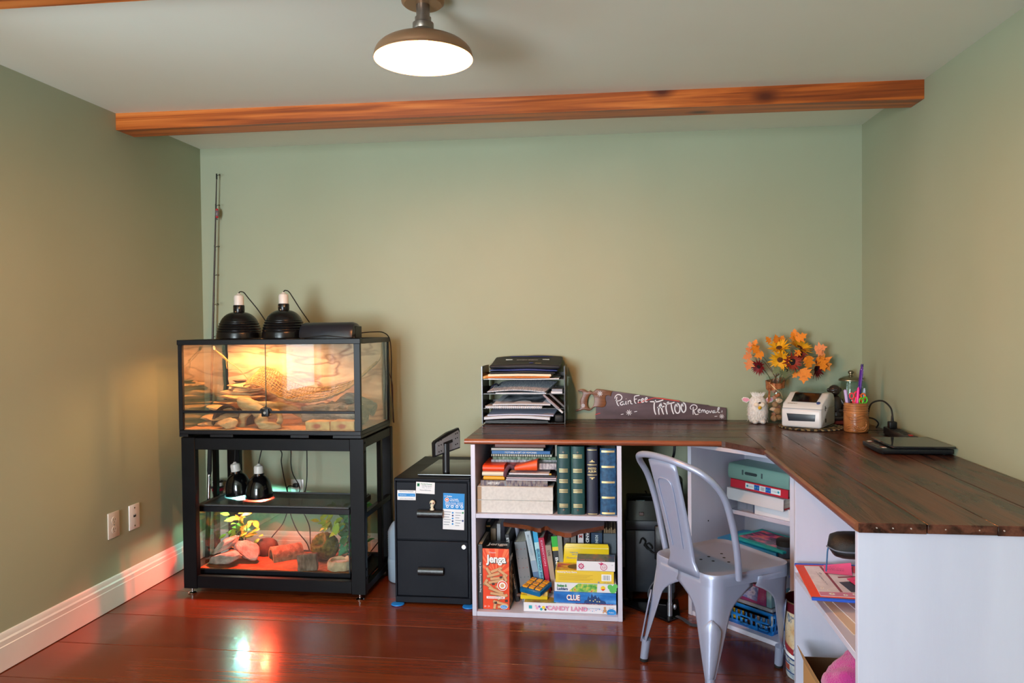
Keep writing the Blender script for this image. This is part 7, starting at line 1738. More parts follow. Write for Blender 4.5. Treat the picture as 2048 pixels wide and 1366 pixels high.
# ================================================================ CORNER UNIT CONTENTS
def Dg(e,n_,z):return(OX+.70711*(e+n_),OY+.70711*(n_-e),z)
R45=R(-45)
def ring_binder(name,label,e0,e1,n0,z0,th,dep,m,round_spine=False,tilt=0.0,group=None):
 t=thing(name,label,'binder',Dg(e0,n0,z0),rot=(0,tilt,R45),group=group);L=e1-e0
 b=B()
 if round_spine:
  sp=[(dep,0),(.012,0)]+[(.012-.012*math.sin(PI*k/10),th/2-th/2*math.cos(PI*k/10))for k in range(1,10)]+[(.012,th),(dep,th),(dep,th-.003),(.014,th-.003),(.005,th/2),(.014,.003),(dep,.003)]
  b.prism(sp,0,L,'yz')
 else:b.box((0,0,0),(L,.003,th),bev=.0008).box((0,.003,0),(L,dep,.003)).box((0,.003,th-.003),(L,dep,th))
 build(b,'cover',m,t,world=False,smooth=40)
 build(B().box((.006,.016,.004),(L-.008,dep-.004,th-.0035)),'pages',PAGES,t,world=False,smooth=None)
 return t,L,th
ZS=.4205
t=thing('storage_box','white low box lying on the corner shelf under the binders','box',Dg(.150,.266,ZS),rz=R45)
build(B().box((0,0,.0005),(.285,.11,.050),bev=.001),'box',WBOX,t,world=False)
t=thing('clear_case','small clear plastic case with cards inside, beside the low white box','case',Dg(.055,.275,ZS),rz=R45)
CLP=mat('cloudy_clear_plastic','#c4c8d8',.12,trans=.55)
build(B().box((0,0,.0005),(.092,.10,.048),bev=.003,seg=2),'shell',CLP,t,world=False)
build(B().box((.012,-.0008,.010),(.048,.0,.036)).box((.054,-.0008,.012),(.074,0,.038)),'card_print',mat('grey_lilac_card','#8a8a9a',.5),t,world=False,smooth=None)
build(B().box((.082,-.001,.002),(.092,.0,.048)),'edge_strip',mat('slate_strip','#565c72',.5),t,world=False,smooth=None)
t,L,th=ring_binder('ring_binder','white ring binder with a red sheet inside, lowest of the three binders',.030,.312,.232,ZS+.0525,.052,.14,mat('white_binder','#d8d8de',.4),tilt=R(1.5))
build(B().box((L-.012,.02,.004),(L-.002,.13,.009)),'red_sheet',mat('red_sheet','#c02630',.5),t,world=False,smooth=None)
t,L,th=ring_binder('ring_binder','red ring binder with a white and blue spine label',.040,.325,.246,ZS+.1065,.037,.13,mat('red_binder','#cf2438',.35),tilt=R(1.5))
build(B().box((.078,-.0006,.008),(.250,.0,.031)),'spine_label',WHT,t,world=False,smooth=None)
face(t,[BLU,TEAL,GRY,mat('print_royal','#1850b8',.5)],[('r',.122,.0085,.148,.0305,3),('r',.178,.0085,.204,.0305,3),('c',.088,.0195,.005,1),('c',.240,.0195,.005,1)]+[('r',.155+i*.0032,.012,.1568+i*.0032,.027,2)for i in range(6)]+[('c',.129,.0195,.004,1),('c',.141,.0195,.004,1),('c',.185,.0195,.004,1),('c',.197,.0195,.004,1)],y=-.0008)
ftext(t,'Office Binder',.106,.0195,.024,TXT,.005,y=-.0016);ftext(t,'1 inch',.222,.0195,.022,TXT,.005,y=-.0016)
t,L,th=ring_binder('ring_binder','thick mint green ring binder lying on top of the red one',.034,.335,.236,ZS+.1450,.068,.15,mat('mint_binder','#7fa79c',.45),round_spine=True,tilt=R(1.5))
b=B();pts=[]
def slot(cx,cz,w_,h_):
 n_=10;return[(cx+w_/2-h_/2+h_/2*math.cos(a),cz+h_/2*math.sin(a))for a in[-PI/2+PI*i/n_ for i in range(n_+1)]]+[(cx-w_/2+h_/2+h_/2*math.cos(a),cz+h_/2*math.sin(a))for a in[PI/2+PI*i/n_ for i in range(n_+1)]]
b.prism(slot(.118,.037,.062,.013),-.0012,.001,'xz');build(b,'label_slot',mat('slot_dark_teal','#2c3d40',.5),t,world=False,smooth=None)
for u in(.076,.172):build(B().box((u-.004,-.0012,.027),(u+.004,.001,.049),bev=.001),'clip',mat('clip_grey','#4a5c5e',.4),t,world=False)
build(B().box((L-.004,.012,.010),(L+.0008,.145,.060),bev=.001),'lever_side',DARK,t,world=False)
t=thing('plastic_basket','bright blue plastic basket on the bottom board of the corner unit','basket',Dg(.085,.035,.0190),rz=R45)
BB=mat('bright_blue_plastic','#1173c4',.3)
L,Dp,H=.300,.20,.088
def basket_wall(b,p0,p1,nrm):
 p0=Vector(p0);p1=Vector(p1);d=(p1-p0);ln=d.length;d.normalize();n_=max(3,int(ln/.0215))
 cell=ln/n_;zl=[0,.016,.036,.046,.068,H]
 for i in range(n_):
  u0=i*cell;u1=u0+cell;m0=u0+cell*.22;m1=u1-cell*.22
  for k in range(5):
   def q(u,z_):return p0+d*u+Vector((0,0,z_))+Vector(nrm)*(z_/H*.008)
   segs=[(u0,u1)]if k in(0,2,4)else[(u0,m0),(m1,u1)]
   for a_,c_ in segs:
    b.face([b.v(q(a_,zl[k])),b.v(q(c_,zl[k])),b.v(q(c_,zl[k+1])),b.v(q(a_,zl[k+1]))])
b=B();basket_wall(b,(0,0,0),(L,0,0),(0,-1,0));basket_wall(b,(L,0,0),(L,Dp,0),(1,0,0));basket_wall(b,(L,Dp,0),(0,Dp,0),(0,1,0));basket_wall(b,(0,Dp,0),(0,0,0),(-1,0,0))
b.face([b.v((0,0,.001)),b.v((L,0,.001)),b.v((L,Dp,.001)),b.v((0,Dp,.001))])
bmesh.ops.remove_doubles(b.bm,verts=b.bm.verts,dist=1e-4)
o=build(b,'lattice_wall',BB,t,world=False,smooth=30);md=o.modifiers.new('thick','SOLIDIFY');md.thickness=.0025
build(B().tube([(-.009,-.009,H),(L+.009,-.009,H),(L+.009,Dp+.009,H),(-.009,Dp+.009,H)],.0045,seg=8,closed=True),'rim',BB,t,world=False)
for i,(u,v_,m,lb)in enumerate([(.05,.05,WHT,'white'),(.11,.06,YEL,'yellow'),(.17,.05,BRN,'brown'),(.23,.06,WHT,'pale'),(.14,.13,NVY,'navy')]):
 b=B().box((u-.028,v_-.03,.003),(u+.028,v_+.03,.070),bev=.006,rot=(0,0,.3*i));M=WM[t]
 b.bm.transform(M);tag(build(b,'craft_packet',m),lb+' craft packet inside the blue basket','packet')
t=thing('craft_box','clear lidded craft box with a pink patterned card inside, on the blue basket','box',Dg(.105,.040,.1085),rz=R45)
L,Dp,H=.280,.20,.098
build(B().box((0,0,.0),(L,Dp,.014),bev=.004,seg=2),'base_tray',CLP,t,world=False)
build(B().box((.002,.003,.014),(L-.004,Dp-.003,H),bev=.004,seg=2),'lid',glass('craft_lid','#dfe2ee',1.4),t,world=False)
build(B().box((.006,.008,.015),(L-.035,Dp-.01,H-.008)),'pink_card',mat('pink_card','#b3457c',.5),t,world=False,smooth=None)
build(B().box((L-.032,.008,.015),(L-.010,Dp-.01,H-.008)),'teal_card',mat('pale_teal_card','#8fc2bd',.5),t,world=False,smooth=None)
b=B();b.quad((.110,.0072,.030),(.205,.0072,.024),(.212,.0072,.082),(.108,.0072,.084));build(b,'picture_print',ramp_noise('blue_white_picture',[(.35,'#3c4f9a'),(.5,'#8fa4d8'),(.6,'#e6eaf6'),(.7,'#5a4a90')],scale=26,rough=.35,bump=0),t,world=False,smooth=None)
for i in range(3):ftext(t,'Create and Decorate',.222+i*.006,.055,.052,PNK,.0036,y=.0068,u=(0,0,1),v=(-1,0,0))
t=thing('lidded_bin','cloudy clear storage bin with blue clips, on the craft box','bin',Dg(.110,.030,.2080),rz=R45)
L,Dp=.325,.23
build(B().box((.006,.006,0),(L-.006,Dp-.006,.098),bev=.010,seg=2),'tub',CLP,t,world=False)
build(B().box((0,0,.098),(L,Dp,.118),bev=.006,seg=2),'lid',CLP,t,world=False)
for v_ in(.05,.15):build(B().prism([(.118,.020),(.112,.032),(.090,.030),(.080,.018),(.052,.014),(.050,.004),(.090,.004),(.104,.018)],v_,v_+.035,'xz').box((0,0,0),(.001,.001,.001))if False else B().box((L-.004,v_,.045),(L+.010,v_+.04,.056),bev=.003).box((L+.002,v_,.050),(L+.009,v_+.04,.090),bev=.003).box((L+.004,v_,.084),(L+.016,v_+.04,.094),bev=.003),'clip',mat('blue_clip','#1a4fb0',.35),t,world=False)
t=thing('document_wallet','bright blue plastic wallet lying on the lidded bin','wallet',Dg(.105,.045,.3270),rz=R45)
b=B().prism([(0,.02),(.012,.004),(.26,.0),(.285,.012),(.29,.20),(.27,.215),(.02,.215),(0,.20)],0,.020,'xy',bev=.004);build(b,'sleeve',mat('sky_blue_plastic','#1484c8',.3),t,world=False,smooth=40)
t=thing('zip_pouch','turquoise zipped mesh pouch with colourful papers showing, on the blue wallet','pouch',Dg(.150,.085,.3480),rz=R(-52))
b=B().box((0,0,0),(.275,.20,.012),bev=.005,seg=2)
build(b,'edge',mat('turquoise_fabric','#1aa6b4',.6,bump=.4,bscale=200),t,world=False)
build(B().box((.030,.024,.0115),(.245,.176,.0128),bev=.0005),'window',ramp_noise('pouch_contents',[(.3,'#1d1a26'),(.45,'#54365a'),(.55,'#b0447a'),(.65,'#d0705a'),(.75,'#2a4a6a')],scale=16,rough=.25,bump=0,stretch=(1,2.2,1)),t,world=False)
build(B().box((.01,.010,.0118),(.265,.014,.0135)),'zip',mat('teal_zip','#14808c',.4),t,world=False)
t=thing('black_pouch_box','small black capped tub beside the turquoise pouch','tub',Dg(.405,.10,.3280),rz=R45)
build(B().lathe([(0,0),(.030,0),(.034,.008),(.034,.045),(0,.045)],(0,0,0),seg=24),'tub',mat('slate_tub','#46546a',.35),t,world=False);build(B().lathe([(0,.045),(.036,.045),(.036,.066),(.030,.070),(0,.070)],(0,0,0),seg=24),'cap',DARK,t,world=False)
t=thing('wire_notebook','spiral notebook stuck upright beside the craft box','notebook',Dg(.400,.13,.0190),rz=R45)
build(B().box((0,0,0),(.030,.16,.165),bev=.001),'pages',PSTK,t,world=False)
for k in range(10):build(B().tube([(.003+k*.003,.0+.006*math.cos(a),.160+.006*math.sin(a))for a in[2*PI*i/8 for i in range(8)]],.0009,seg=4,closed=True),'ring',MATS['white_wire'],t,world=False)
WXc,WYc,WR=.698,-1.135,.085
t=thing('waste_basket','round waste basket printed as an old map, with a dark red rim','basket',(WXc,WYc,0))
m=bpy.data.materials.new('old_map_print');m.use_nodes=True
nt=m.node_tree;n=nt.nodes;l=nt.links;p=n['Principled BSDF'];p.inputs['Roughness'].default_value=.4
tc=n.new('ShaderNodeTexCoord');n1=n.new('ShaderNodeTexNoise');n1.inputs['Scale'].default_value=11;n1.inputs['Detail'].default_value=8;l.new(tc.outputs['Object'],n1.inputs['Vector'])
cr=n.new('ShaderNodeValToRGB');e=cr.color_ramp.elements;e[0].position=.36;e[0].color=lin('#7f93a8');e[1].position=.72;e[1].color=lin('#c98a5a')
for q_,h in((.44,'#c7c9c8'),(.485,'#5c6a80'),(.50,'#e0cdb0'),(.60,'#d9b98e')):e.new(q_).color=lin(h)
l.new(n1.outputs[0],cr.inputs[0])
n2=n.new('ShaderNodeTexNoise');n2.inputs['Scale'].default_value=130;n2.inputs['Detail'].default_value=2;l.new(tc.outputs['Object'],n2.inputs['Vector'])
c2=n.new('ShaderNodeValToRGB');c2.color_ramp.elements[0].position=.60;c2.color_ramp.elements[1].position=.66;l.new(n2.outputs[0],c2.inputs[0])
mx=n.new('ShaderNodeMix');mx.data_type='RGBA';mx.inputs['B'].default_value=lin('#5a4a52')
k_=n.new('ShaderNodeMath');k_.operation='MULTIPLY';k_.inputs[1].default_value=.45;l.new(c2.outputs[0],k_.inputs[0]);l.new(k_.outputs[0],mx.inputs['Factor']);l.new(cr.outputs[0],mx.inputs['A']);l.new(mx.outputs['Result'],p.inputs['Base Color'])
ZT=.272
build(B().lathe([(0,.001),(WR*.93,.001),(WR*.94,.006),(WR*.995,ZT-.035)],(WXc,WYc,0),seg=48),'printed_wall',m,t,smooth=60)
DRD=mat('dark_red_lining','#5e1420',.35)
build(B().lathe([(WR*.995,ZT-.036),(WR*1.0,ZT-.004),(WR*1.01,ZT-.002),(WR*1.01,ZT+.001),(WR*.985,ZT+.001),(WR*.97,ZT-.03),(WR*.90,.010),(0,.010)],(WXc,WYc,0),seg=48),'lining',DRD,t,smooth=60)
build(B().tube([(WXc+WR*1.008*math.cos(a),WYc+WR*1.008*math.sin(a),ZT)for a in[2*PI*i/48 for i in range(48)]],.0022,seg=6,closed=True),'rim_wire',mat('brass_rim','#a98a62',.35,metal=.8),t)
def band(z0,z1,mm,a0=0,a1=360,off=.0006,slope=0):
 b=B();N_=40;A_=[]
 for i in range(N_+1):
  a=R(a0+(a1-a0)*i/N_);sl_=slope*(i/N_)
  A_.append([b.v((WXc+(WR*(.94+.055*z_/(ZT-.035))+off)*math.cos(a),WYc+(WR*(.94+.055*z_/(ZT-.035))+off)*math.sin(a),z_))for z_ in(z0+sl_,z1+sl_)])
 for p_,q_ in zip(A_,A_[1:]):b.face((p_[0],q_[0],q_[1],p_[1]))
 return build(b,'print_band',mm,t,smooth=60)
band(.098,.104,NVY,150,300,slope=-.02);band(.084,.096,WHT,150,300,off=.0007,slope=-.02);band(.078,.083,NVY,150,300,slope=-.02);band(.106,.128,mat('map_red','#a02c34',.45),165,215,slope=-.02);band(.052,.056,NVY,150,300);band(.028,.048,mat('map_brick','#9c4a3c',.45),170,200);band(.020,.024,NVY,150,300)
# ================================================================ END UNIT CONTENTS
ZE=.4185
KRA=mat('kraft_card','#b98f5c',.7)
def sheet(name,label,cat,pts,z0,th,m,flat=True):
 return tag(build(B().prism(pts,z0,z0+th,'xy'),name,m,smooth=None),label,cat)
sheet('envelope','plain cream envelope lying lowest at the front of the shelf','envelope',[(.628,-1.56),(.640,-1.80),(.90,-1.80),(.90,-1.56)],ZE+.0005,.0018,mat('cream_paper','#d8c3ae',.7))
sheet('envelope','white window envelope lying on the cream envelope','envelope',[(.652,-1.56),(.672,-1.78),(.93,-1.77),(.92,-1.55)],ZE+.0026,.0018,mat('white_envelope','#d8d2d6',.7))
sheet('envelope','long white envelope lying topmost beside the pouch','envelope',[(.690,-1.55),(.712,-1.745),(.95,-1.73),(.93,-1.54)],ZE+.0048,.0016,mat('lilac_envelope','#cdc6d2',.7))
sheet('cardboard_sheet','brown cardboard sheet lying deepest behind the orange pouch','cardboard',[(.66,-1.30),(.68,-1.48),(1.05,-1.48),(1.05,-1.30)],ZE+.0005,.022,KRA)
for i in range(5):
 sheet('paper_sheet',['white folded letter lying behind the pink notes, lowest','letter sheet second in the pile behind the pink notes','letter sheet in the middle of the pile behind the notes','letter sheet second from top behind the pink notes','white letter lying topmost behind the pink notes'][i],'paper',[(.70+i*.014,-1.318-.004*i),(.72+i*.016,-1.50),(1.02,-1.50),(1.02,-1.32)],ZE+.0235+i*.0024,.0016,[PAP,mat('grey_paper','#bfb6bd',.7),mat('cream_letter','#d9cabd',.7),PAP,mat('pink_paper','#d8b8bc',.7)][i])
t=thing('zip_document_pouch','orange edged document pouch with blue zips overhanging the shelf','pouch',(.70,-1.5,ZE+.030))
PZ=ZE+.0365
pq=[(.603,-1.325),(.576,-1.640),(.90,-1.668),(.90,-1.325)]
b=B().prism(pq,PZ-.004,PZ+.003,'xy',bev=.002);build(b,'orange_edge',mat('orange_fabric','#e2451c',.6,bump=.3,bscale=150),t)
build(B().prism([(.602,-1.322),(.601,-1.334),(.90,-1.334),(.90,-1.322)],PZ-.003,PZ+.0045,'xy',bev=.001),'zip',mat('blue_zip','#1c52c4',.5),t)
build(B().prism([(.576,-1.632),(.574,-1.644),(.90,-1.672),(.90,-1.660)],PZ-.003,PZ+.0045,'xy',bev=.001),'zip',MATS['blue_zip'],t)
FLW=ramp_noise('pale_floral_card',[(.4,'#ddd3d8'),(.6,'#e8e2e6')],scale=30,rough=.4,bump=0)
b=B().prism([(.626,-1.350),(.604,-1.622),(.90,-1.640),(.90,-1.350)],PZ+.0031,PZ+.0045,'xy');build(b,'clear_window',FLW,t,smooth=None)
def flat(mats,polys,z0,name,par):
 b=B()
 for poly_,mi in polys:b.face([b.v((u,v_,z0))for u,v_ in poly_],mi)
 return build(b,name,mats,par,smooth=None)
PKF=mat('pink_floral','#d884a4',.5)
flat([PKF,mat('deep_red_stripe','#8c1c2c',.5),mat('black_panel','#2a2026',.5),WHT],[([(.607,-1.590),(.604,-1.622),(.90,-1.640),(.90,-1.590)],0),([(.672,-1.352),(.668,-1.588),(.676,-1.588),(.680,-1.352)],1),([(.690,-1.500),(.700,-1.585),(.80,-1.585),(.80,-1.47)],2),([(.700,-1.45),(.80,-1.43),(.80,-1.44),(.700,-1.462)],1)],PZ+.0048,'print_pattern',t)
b=B()
for x_,y_,r_ in[(.640,-1.606,.009),(.676,-1.612,.007),(.705,-1.604,.008),(.735,-1.614,.008),(.765,-1.606,.007),(.625,-1.560,.006),(.640,-1.575,.005),(.800,-1.615,.007)]:
 for k in range(8):
  a=2*PI*k/8;b.ball((x_+r_*.6*math.cos(a),y_+r_*.6*math.sin(a),PZ+.0050),(r_*.40,r_*.40,.0003),seg=8,rings=4)
 b.ball((x_,y_,PZ+.0053),(r_*.32,r_*.32,.0005),seg=8,rings=4,mi=1)
build(b,'flower_pattern',[WHT,mat('print_amber_dot','#d8902c',.5)],t)
for i in range(4):text(['Quarterly newsletter','for members','page 5','spring'][i],t,TXT,(.648,-1.44-.02*i,PZ+.0052),(.05,-1,0),(1,.05,0),.06,.0035)
text('5',t,TXT,(.656,-1.425,PZ+.0052),(1,0,0),(0,1,0),.008)
def note(label,c,w_,rz,tx_,tilt,m):
 t=thing('sticky_note',label,'note',c,rot=(R(tilt),0,rz),group='pink notes on the pouch')
 b=B();n_=6;G=[[b.v((-w_/2+w_*i/n_,-w_/2+w_*j/n_,.016*(j/n_)**2*(i/n_)+.0003))for i in range(n_+1)]for j in range(n_+1)]
 for j in range(n_):
  for i in range(n_):b.face((G[j][i],G[j][i+1],G[j+1][i+1],G[j+1][i]))
 build(b,'paper',m,t,world=False)
 for i,s in enumerate(tx_):text(s,t,mat('print_plum','#7c2a58',.6),(-.006,w_*(.22-.15*i),.004-.001*i),(1,0,.03),(0,1,.15),w_*.6,.0045,world=False)
note('bright pink sticky note with handwriting, lying open on the pouch',(.718,-1.392,PZ+.0062),.082,R(-14),['call the shop','order more','labels'],0,mat('hot_pink_paper','#f25a94',.6))
note('deeper pink note lying flat beside the end panel',(.768,-1.508,PZ+.0064),.085,R(8),['pay invoice'],0,mat('deep_pink_paper','#e2336e',.6))
note('dull red-pink note half under the bright one',(.800,-1.40,PZ+.0058),.080,R(22),['ideas'],0,mat('dull_pink_paper','#c8404e',.6))
t=thing('hard_case','black rounded zip case resting on the shelf papers','case',(.75,-1.70,ZE+.18))
b=B().box((.705,-1.94,ZE+.0068),(1.10,-1.688,ZE+.194),bev=.004)
tag(build(b,'document_box',mat('brown_card_box','#8a6a48',.7)),'brown card box hidden behind the end panel, under the black case','box')
CASE=mat('black_moulded_case','#0d0e11',.38,bump=.5,bscale=700)
zc0=ZE+.196
prof=[(0,0),(.035,.0),(.045,.008),(.047,.022),(.044,.036),(.030,.046),(.012,.052),(0,.053)]
b=B();n_=22;rows_=[]
for j in range(13):
 f_=j/12;e_=math.sqrt(max(0,1-(2*f_-1)**6));row=[]
 x_=.588+.20*f_
 for i in range(n_):
  a=2*PI*i/n_;ry=.058*e_+.001;rzv=.031*e_+.0005
  sa,ca=math.sin(a),math.cos(a)
  row.append(b.v((x_,-1.745+ry*math.copysign(abs(ca)**.85,ca),zc0+.028+rzv*math.copysign(abs(sa)**.9,sa)*(1.15 if sa>0 else 1.0))))
 rows_.append(row)
for p_,q_ in zip(rows_,rows_[1:]):
 for i in range(n_):b.face((p_[i],p_[(i+1)%n_],q_[(i+1)%n_],q_[i]))
b.face(rows_[0]);b.face(rows_[-1][::-1])
build(b,'shell',CASE,t,smooth=70)
build(B().tube([(.5865+.20*f_,-1.745-(.058*math.sqrt(max(0,1-(2*f_-1)**6))+.001),zc0+.026)for f_ in[i/20 for i in range(21)]],.0022,seg=6),'zip',mat('grey_zip','#5c6270',.4),t)
build(B().tube(smooth_path([(.594,-1.742,zc0+.024),(.590,-1.742,zc0+.012),(.588,-1.742,zc0-.018),(.586,-1.742,zc0-.045)],5),.0042,seg=6,flat=.4),'pull_cord',mat('steel_blue_cord','#2f5f8e',.5),t,smooth=60)
t=thing('open_carton','open dark cardboard carton on the bottom board of the end unit','carton',(.66,-1.45,.0195))
KD=mat('dark_kraft','#5a4028',.8)
b=B()
build(B().box((.620,-1.62,.0195),(.90,-1.36,.0215)),'base',KD,t)
build(B().box((.620,-1.62,.0215),(.623,-1.36,.150)),'side',KRA,t);build(B().box((.623,-1.363,.0215),(.90,-1.36,.165)),'side',KD,t);build(B().box((.623,-1.62,.0215),(.90,-1.617,.150)),'side',KRA,t)
build(B().prism([(.620,.150),(.622,.150),(.600,.205),(.598,.205)],-1.62,-1.37,'xz'),'flap',KRA,t,smooth=None)
b=B().rock((0,0,0),(.075,.07,.095),seed=33,sub=4,amp=.18,freq=1.1,cuts=0)
for v in b.bm.verts:v.co+=Vector((0,0,.02*math.sin(v.co.x*40)*math.cos(v.co.y*30)))
b.bm.transform(Matrix.Translation((.672,-1.69,.232)));
b2=B()
PKT=mat('pink_terry','#b52c84',.95,bump=1.2,bscale=260,sheen=.5)
t=thing('pink_towel','crumpled bright pink towel on the bottom board of the end unit','towel',(.70,-1.70,.10))
build(b,'bunched_top',PKT,t,smooth=80)
b=B().rock((0,0,0),(.085,.10,.07),seed=37,sub=4,amp=.16,freq=1.0,cuts=0);b.bm.transform(Matrix.Translation((.690,-1.76,.135)));build(b,'fold',PKT,t,smooth=80)
b=B().tube(smooth_path([(.606,-1.70,.175),(.612,-1.755,.195),(.650,-1.80,.190),(.70,-1.82,.20),(.78,-1.82,.185)],6),[.022]*40 if False else .020,seg=12);b.jitter(.004,30,2);build(b,'rolled_edge',PKT,t,smooth=80)
sheet('red_folder','red folder lying behind the pink towel','folder',[(.74,-1.66),(.74,-1.92),(1.1,-1.92),(1.1,-1.66)],.185,.012,mat('raspberry_folder','#c02a4a',.5))
tag(build(B().box((.74,-1.94,.0195),(1.1,-1.64,.184),bev=.003),'storage_box',mat('crimson_box','#8a2440',.5)),'dark red box standing behind the pink towel','box')
tag(build(B().tube(smooth_path([(.700,-1.86,.175),(.690,-1.87,.19),(.705,-1.875,.205),(.725,-1.87,.20),(.720,-1.865,.18),(.700,-1.86,.170),(.690,-1.865,.155),(.71,-1.87,.15)],6),.004,seg=7),'white_cable',mat('white_cable','#dcdce2',.4),smooth=60),'white cable coiled beside the pink towel','cable')
sheet('paper_card','white card with a yellow edge stuck beside the towel','card',[(.628,-1.60),(.632,-1.68),(.66,-1.68),(.66,-1.60)],.14,.004,WHT)
# ================================================================ UNDER THE DESK
t=thing('paper_shredder','black paper shredder under the desk, behind the chair','shredder',(.16,-.36,.03))
SH=mat('shredder_grey','#2b3038',.4,var=.06,vscale=5);SHD=mat('shredder_black','#101215',.25)
build(B().box((.068,-.452,.030),(.290,-.235,.318),bev=.012,seg=2),'bin',SH,t)
build(B().box((.1085,-.4535,.045),(.1105,-.4515,.315)),'bin_seam',DARK,t,smooth=None)
build(B().box((.066,-.455,.318),(.292,-.232,.362),bev=.008,seg=2),'collar',SH,t)
b=B().prism([(-.452,.362),(-.235,.362),(-.245,.440),(-.40,.452),(-.425,.445)],.074,.286,'yz',bev=.008);build(b,'cutter_head',SHD,t)
build(B().box((.115,-.4235,.4435),(.155,-.416,.4475)),'status_window',mat('pale_window','#6c8484',.2),t)
build(B().box((.10,-.36,.446),(.26,-.345,.4510)),'feed_slot',DARK,t,smooth=None)
build(B().box((.128,-.453,.384),(.150,-.447,.400),bev=.002),'switch',CHROME,t)
for x_ in(.085,.275):
 for y_ in(-.43,-.255):build(B().cyl((x_,y_,.0005),(x_,y_,.031),.012,seg=14),'caster',RUB,t)
tag(build(B().tube(smooth_path([(.13,-.462,.26),(.14,-.466,.285),(.155,-.464,.27),(.15,-.462,.25),(.17,-.466,.262),(.185,-.463,.24),(.165,-.462,.235),(.15,-.465,.26),(.18,-.464,.225),(.20,-.463,.215)],6),.0032,seg=6),'cable_tie',RUB,smooth=60),'small bundle of black cord in front of the shredder','cord')
tag(build(B().tube(smooth_path([(.255,-.50,.165),(.215,-.50,.125),(.180,-.50,.085),(.165,-.50,.045),(.175,-.51,.014),(.20,-.53,.008),(.24,-.54,.008)],7),.0036,seg=7),'power_cable',mat('grey_cord','#4a4f58',.5),smooth=60),'grey cord curving down in front of the shredder','cord')
t=thing('floor_panel','flat glossy black plate standing foot, with a silver post on it','stand',(.16,-.58,0))
build(B().prism([(.052,-.47),(.058,-.535),(.238,-.715),(.290,-.66),(.300,-.46)],.001,.010,'xy',bev=.001),'plate',GLOSS,t)
build(B().cyl((.248,-.655,.010),(.248,-.655,.20),.0085,seg=18),'post',mat('satin_silver','#b4bac6',.3,metal=.8),t)
build(B().cyl((.248,-.655,.010),(.248,-.655,.065),.0105,seg=18),'post_collar',MATS['satin_silver'],t)
build(B().tube(smooth_path([(.275,-.665,.012),(.30,-.69,.010),(.33,-.735,.006),(.38,-.74,.005),(.42,-.72,.005)],6),.011,seg=6,flat=.3),'strap',mat('grey_strap','#3a3f48',.5),t,smooth=60)
build(B().ball((.268,-.662,.050),(.007,.007,.012),seg=12,rings=8),'knob',MATS['satin_silver'],t)
t=thing('wall_hook','small black hook screwed to the back wall over the shredder','hook',(.175,-.01,.38))
build(B().tube(smooth_path([(.178,-.004,.398),(.182,-.018,.394),(.183,-.022,.372),(.178,-.024,.356),(.168,-.024,.352),(.162,-.024,.364)],6),.0032,seg=7),'hook',MATS['dark_chrome'],t,smooth=60)
t=thing('hanging_bag','black bag hanging behind the chair against the corner unit','bag',(.285,-.34,.20))
BAGM=mat('black_bag_nylon','#121318',.45,bump=.5,bscale=25,var=.15,vscale=10)
b=B().box((.262,-.505,.215),(.325,-.30,.560),bev=.02,seg=3);bmesh.ops.subdivide_edges(b.bm,edges=[e for e in b.bm.edges if e.calc_length()>.08],cuts=6,use_grid_fill=True);b.jitter(.008,16,3);build(b,'sack',BAGM,t,smooth=60)
build(B().tube(smooth_path([(.275,-.42,.55),(.280,-.40,.62),(.295,-.36,.66),(.300,-.34,.744)],6),.006,seg=6,flat=.4),'strap',BAGM,t,smooth=60)
b=B().box((.196,-.475,.190),(.262,-.462,.345),bev=.004);b.jitter(.003,25,1);tag(build(b,'black_cloth',BAGM,smooth=50),'black cloth flap hanging over the side of the shredder','cloth')
# ================================================================ METAL CHAIR
CC=Vector((.380,-1.165,0));TH=.60
SVR=mat('silver_chair_metal','#a3abc6',.34,metal=.35,rvar=.06,vscale=3,spec=.5)
t=thing('metal_chair','silver stamped metal cafe chair drawn up to the corner of the desk','chair',CC,rz=TH)
ZSEAT=.425
def rsq(u0,u1,hw0,hw1,r_,n_=6):
 """rounded trapezoid outline, rear edge u0 (half width hw0), front edge u1 (half width hw1)"""
 pts=[]
 for(cu_,cv_,a0)in[(u1-r_,hw1-r_,0),(u0+r_,hw0-r_,90),(u0+r_,-hw0+r_,180),(u1-r_,-hw1+r_,270)]:
  for k in range(n_+1):
   a=R(a0+90*k/n_);pts.append((cu_+r_*math.cos(a),cv_+r_*math.sin(a)))
 return pts
b=B();levels=[(0.94,0,-.006),(.97,0,-.002),(1.0,0,0),(1.012,0,-.004),(1.018,0,-.014),(1.02,0,-.040)]
base=rsq(-.172,.178,.160,.176,.052)
rings=[]
inner=[(u*.55,v_*.55)for u,v_ in base]
for s_,_,dz in[(.02,0,-.010),(.5,0,-.010),(.86,0,-.008)]+levels:
 rings.append([b.v((u*s_,v_*s_,ZSEAT+dz))for u,v_ in base])
for p_,q_ in zip(rings,rings[1:]):
 for i in range(len(base)):b.face((p_[i],p_[(i+1)%len(base)],q_[(i+1)%len(base)],q_[i]))
b.face(rings[0])
seat=build(b,'seat',SVR,t,world=False,smooth=50)
for u,v_ in[(-.01,.04),(.03,.005),(-.03,-.005),(.01,-.04),(.055,.045),(-.055,.03),(.045,-.055)]:
 build(B().cyl((u,v_,ZSEAT-.0102),(u,v_,ZSEAT-.0094),.0055,seg=12),'drain_hole',DARK,seat,world=False)
feet={(-1,1):(-.175,.225),(-1,-1):(-.185,-.155),(1,1):(.200,.235),(1,-1):(.240,-.062)}
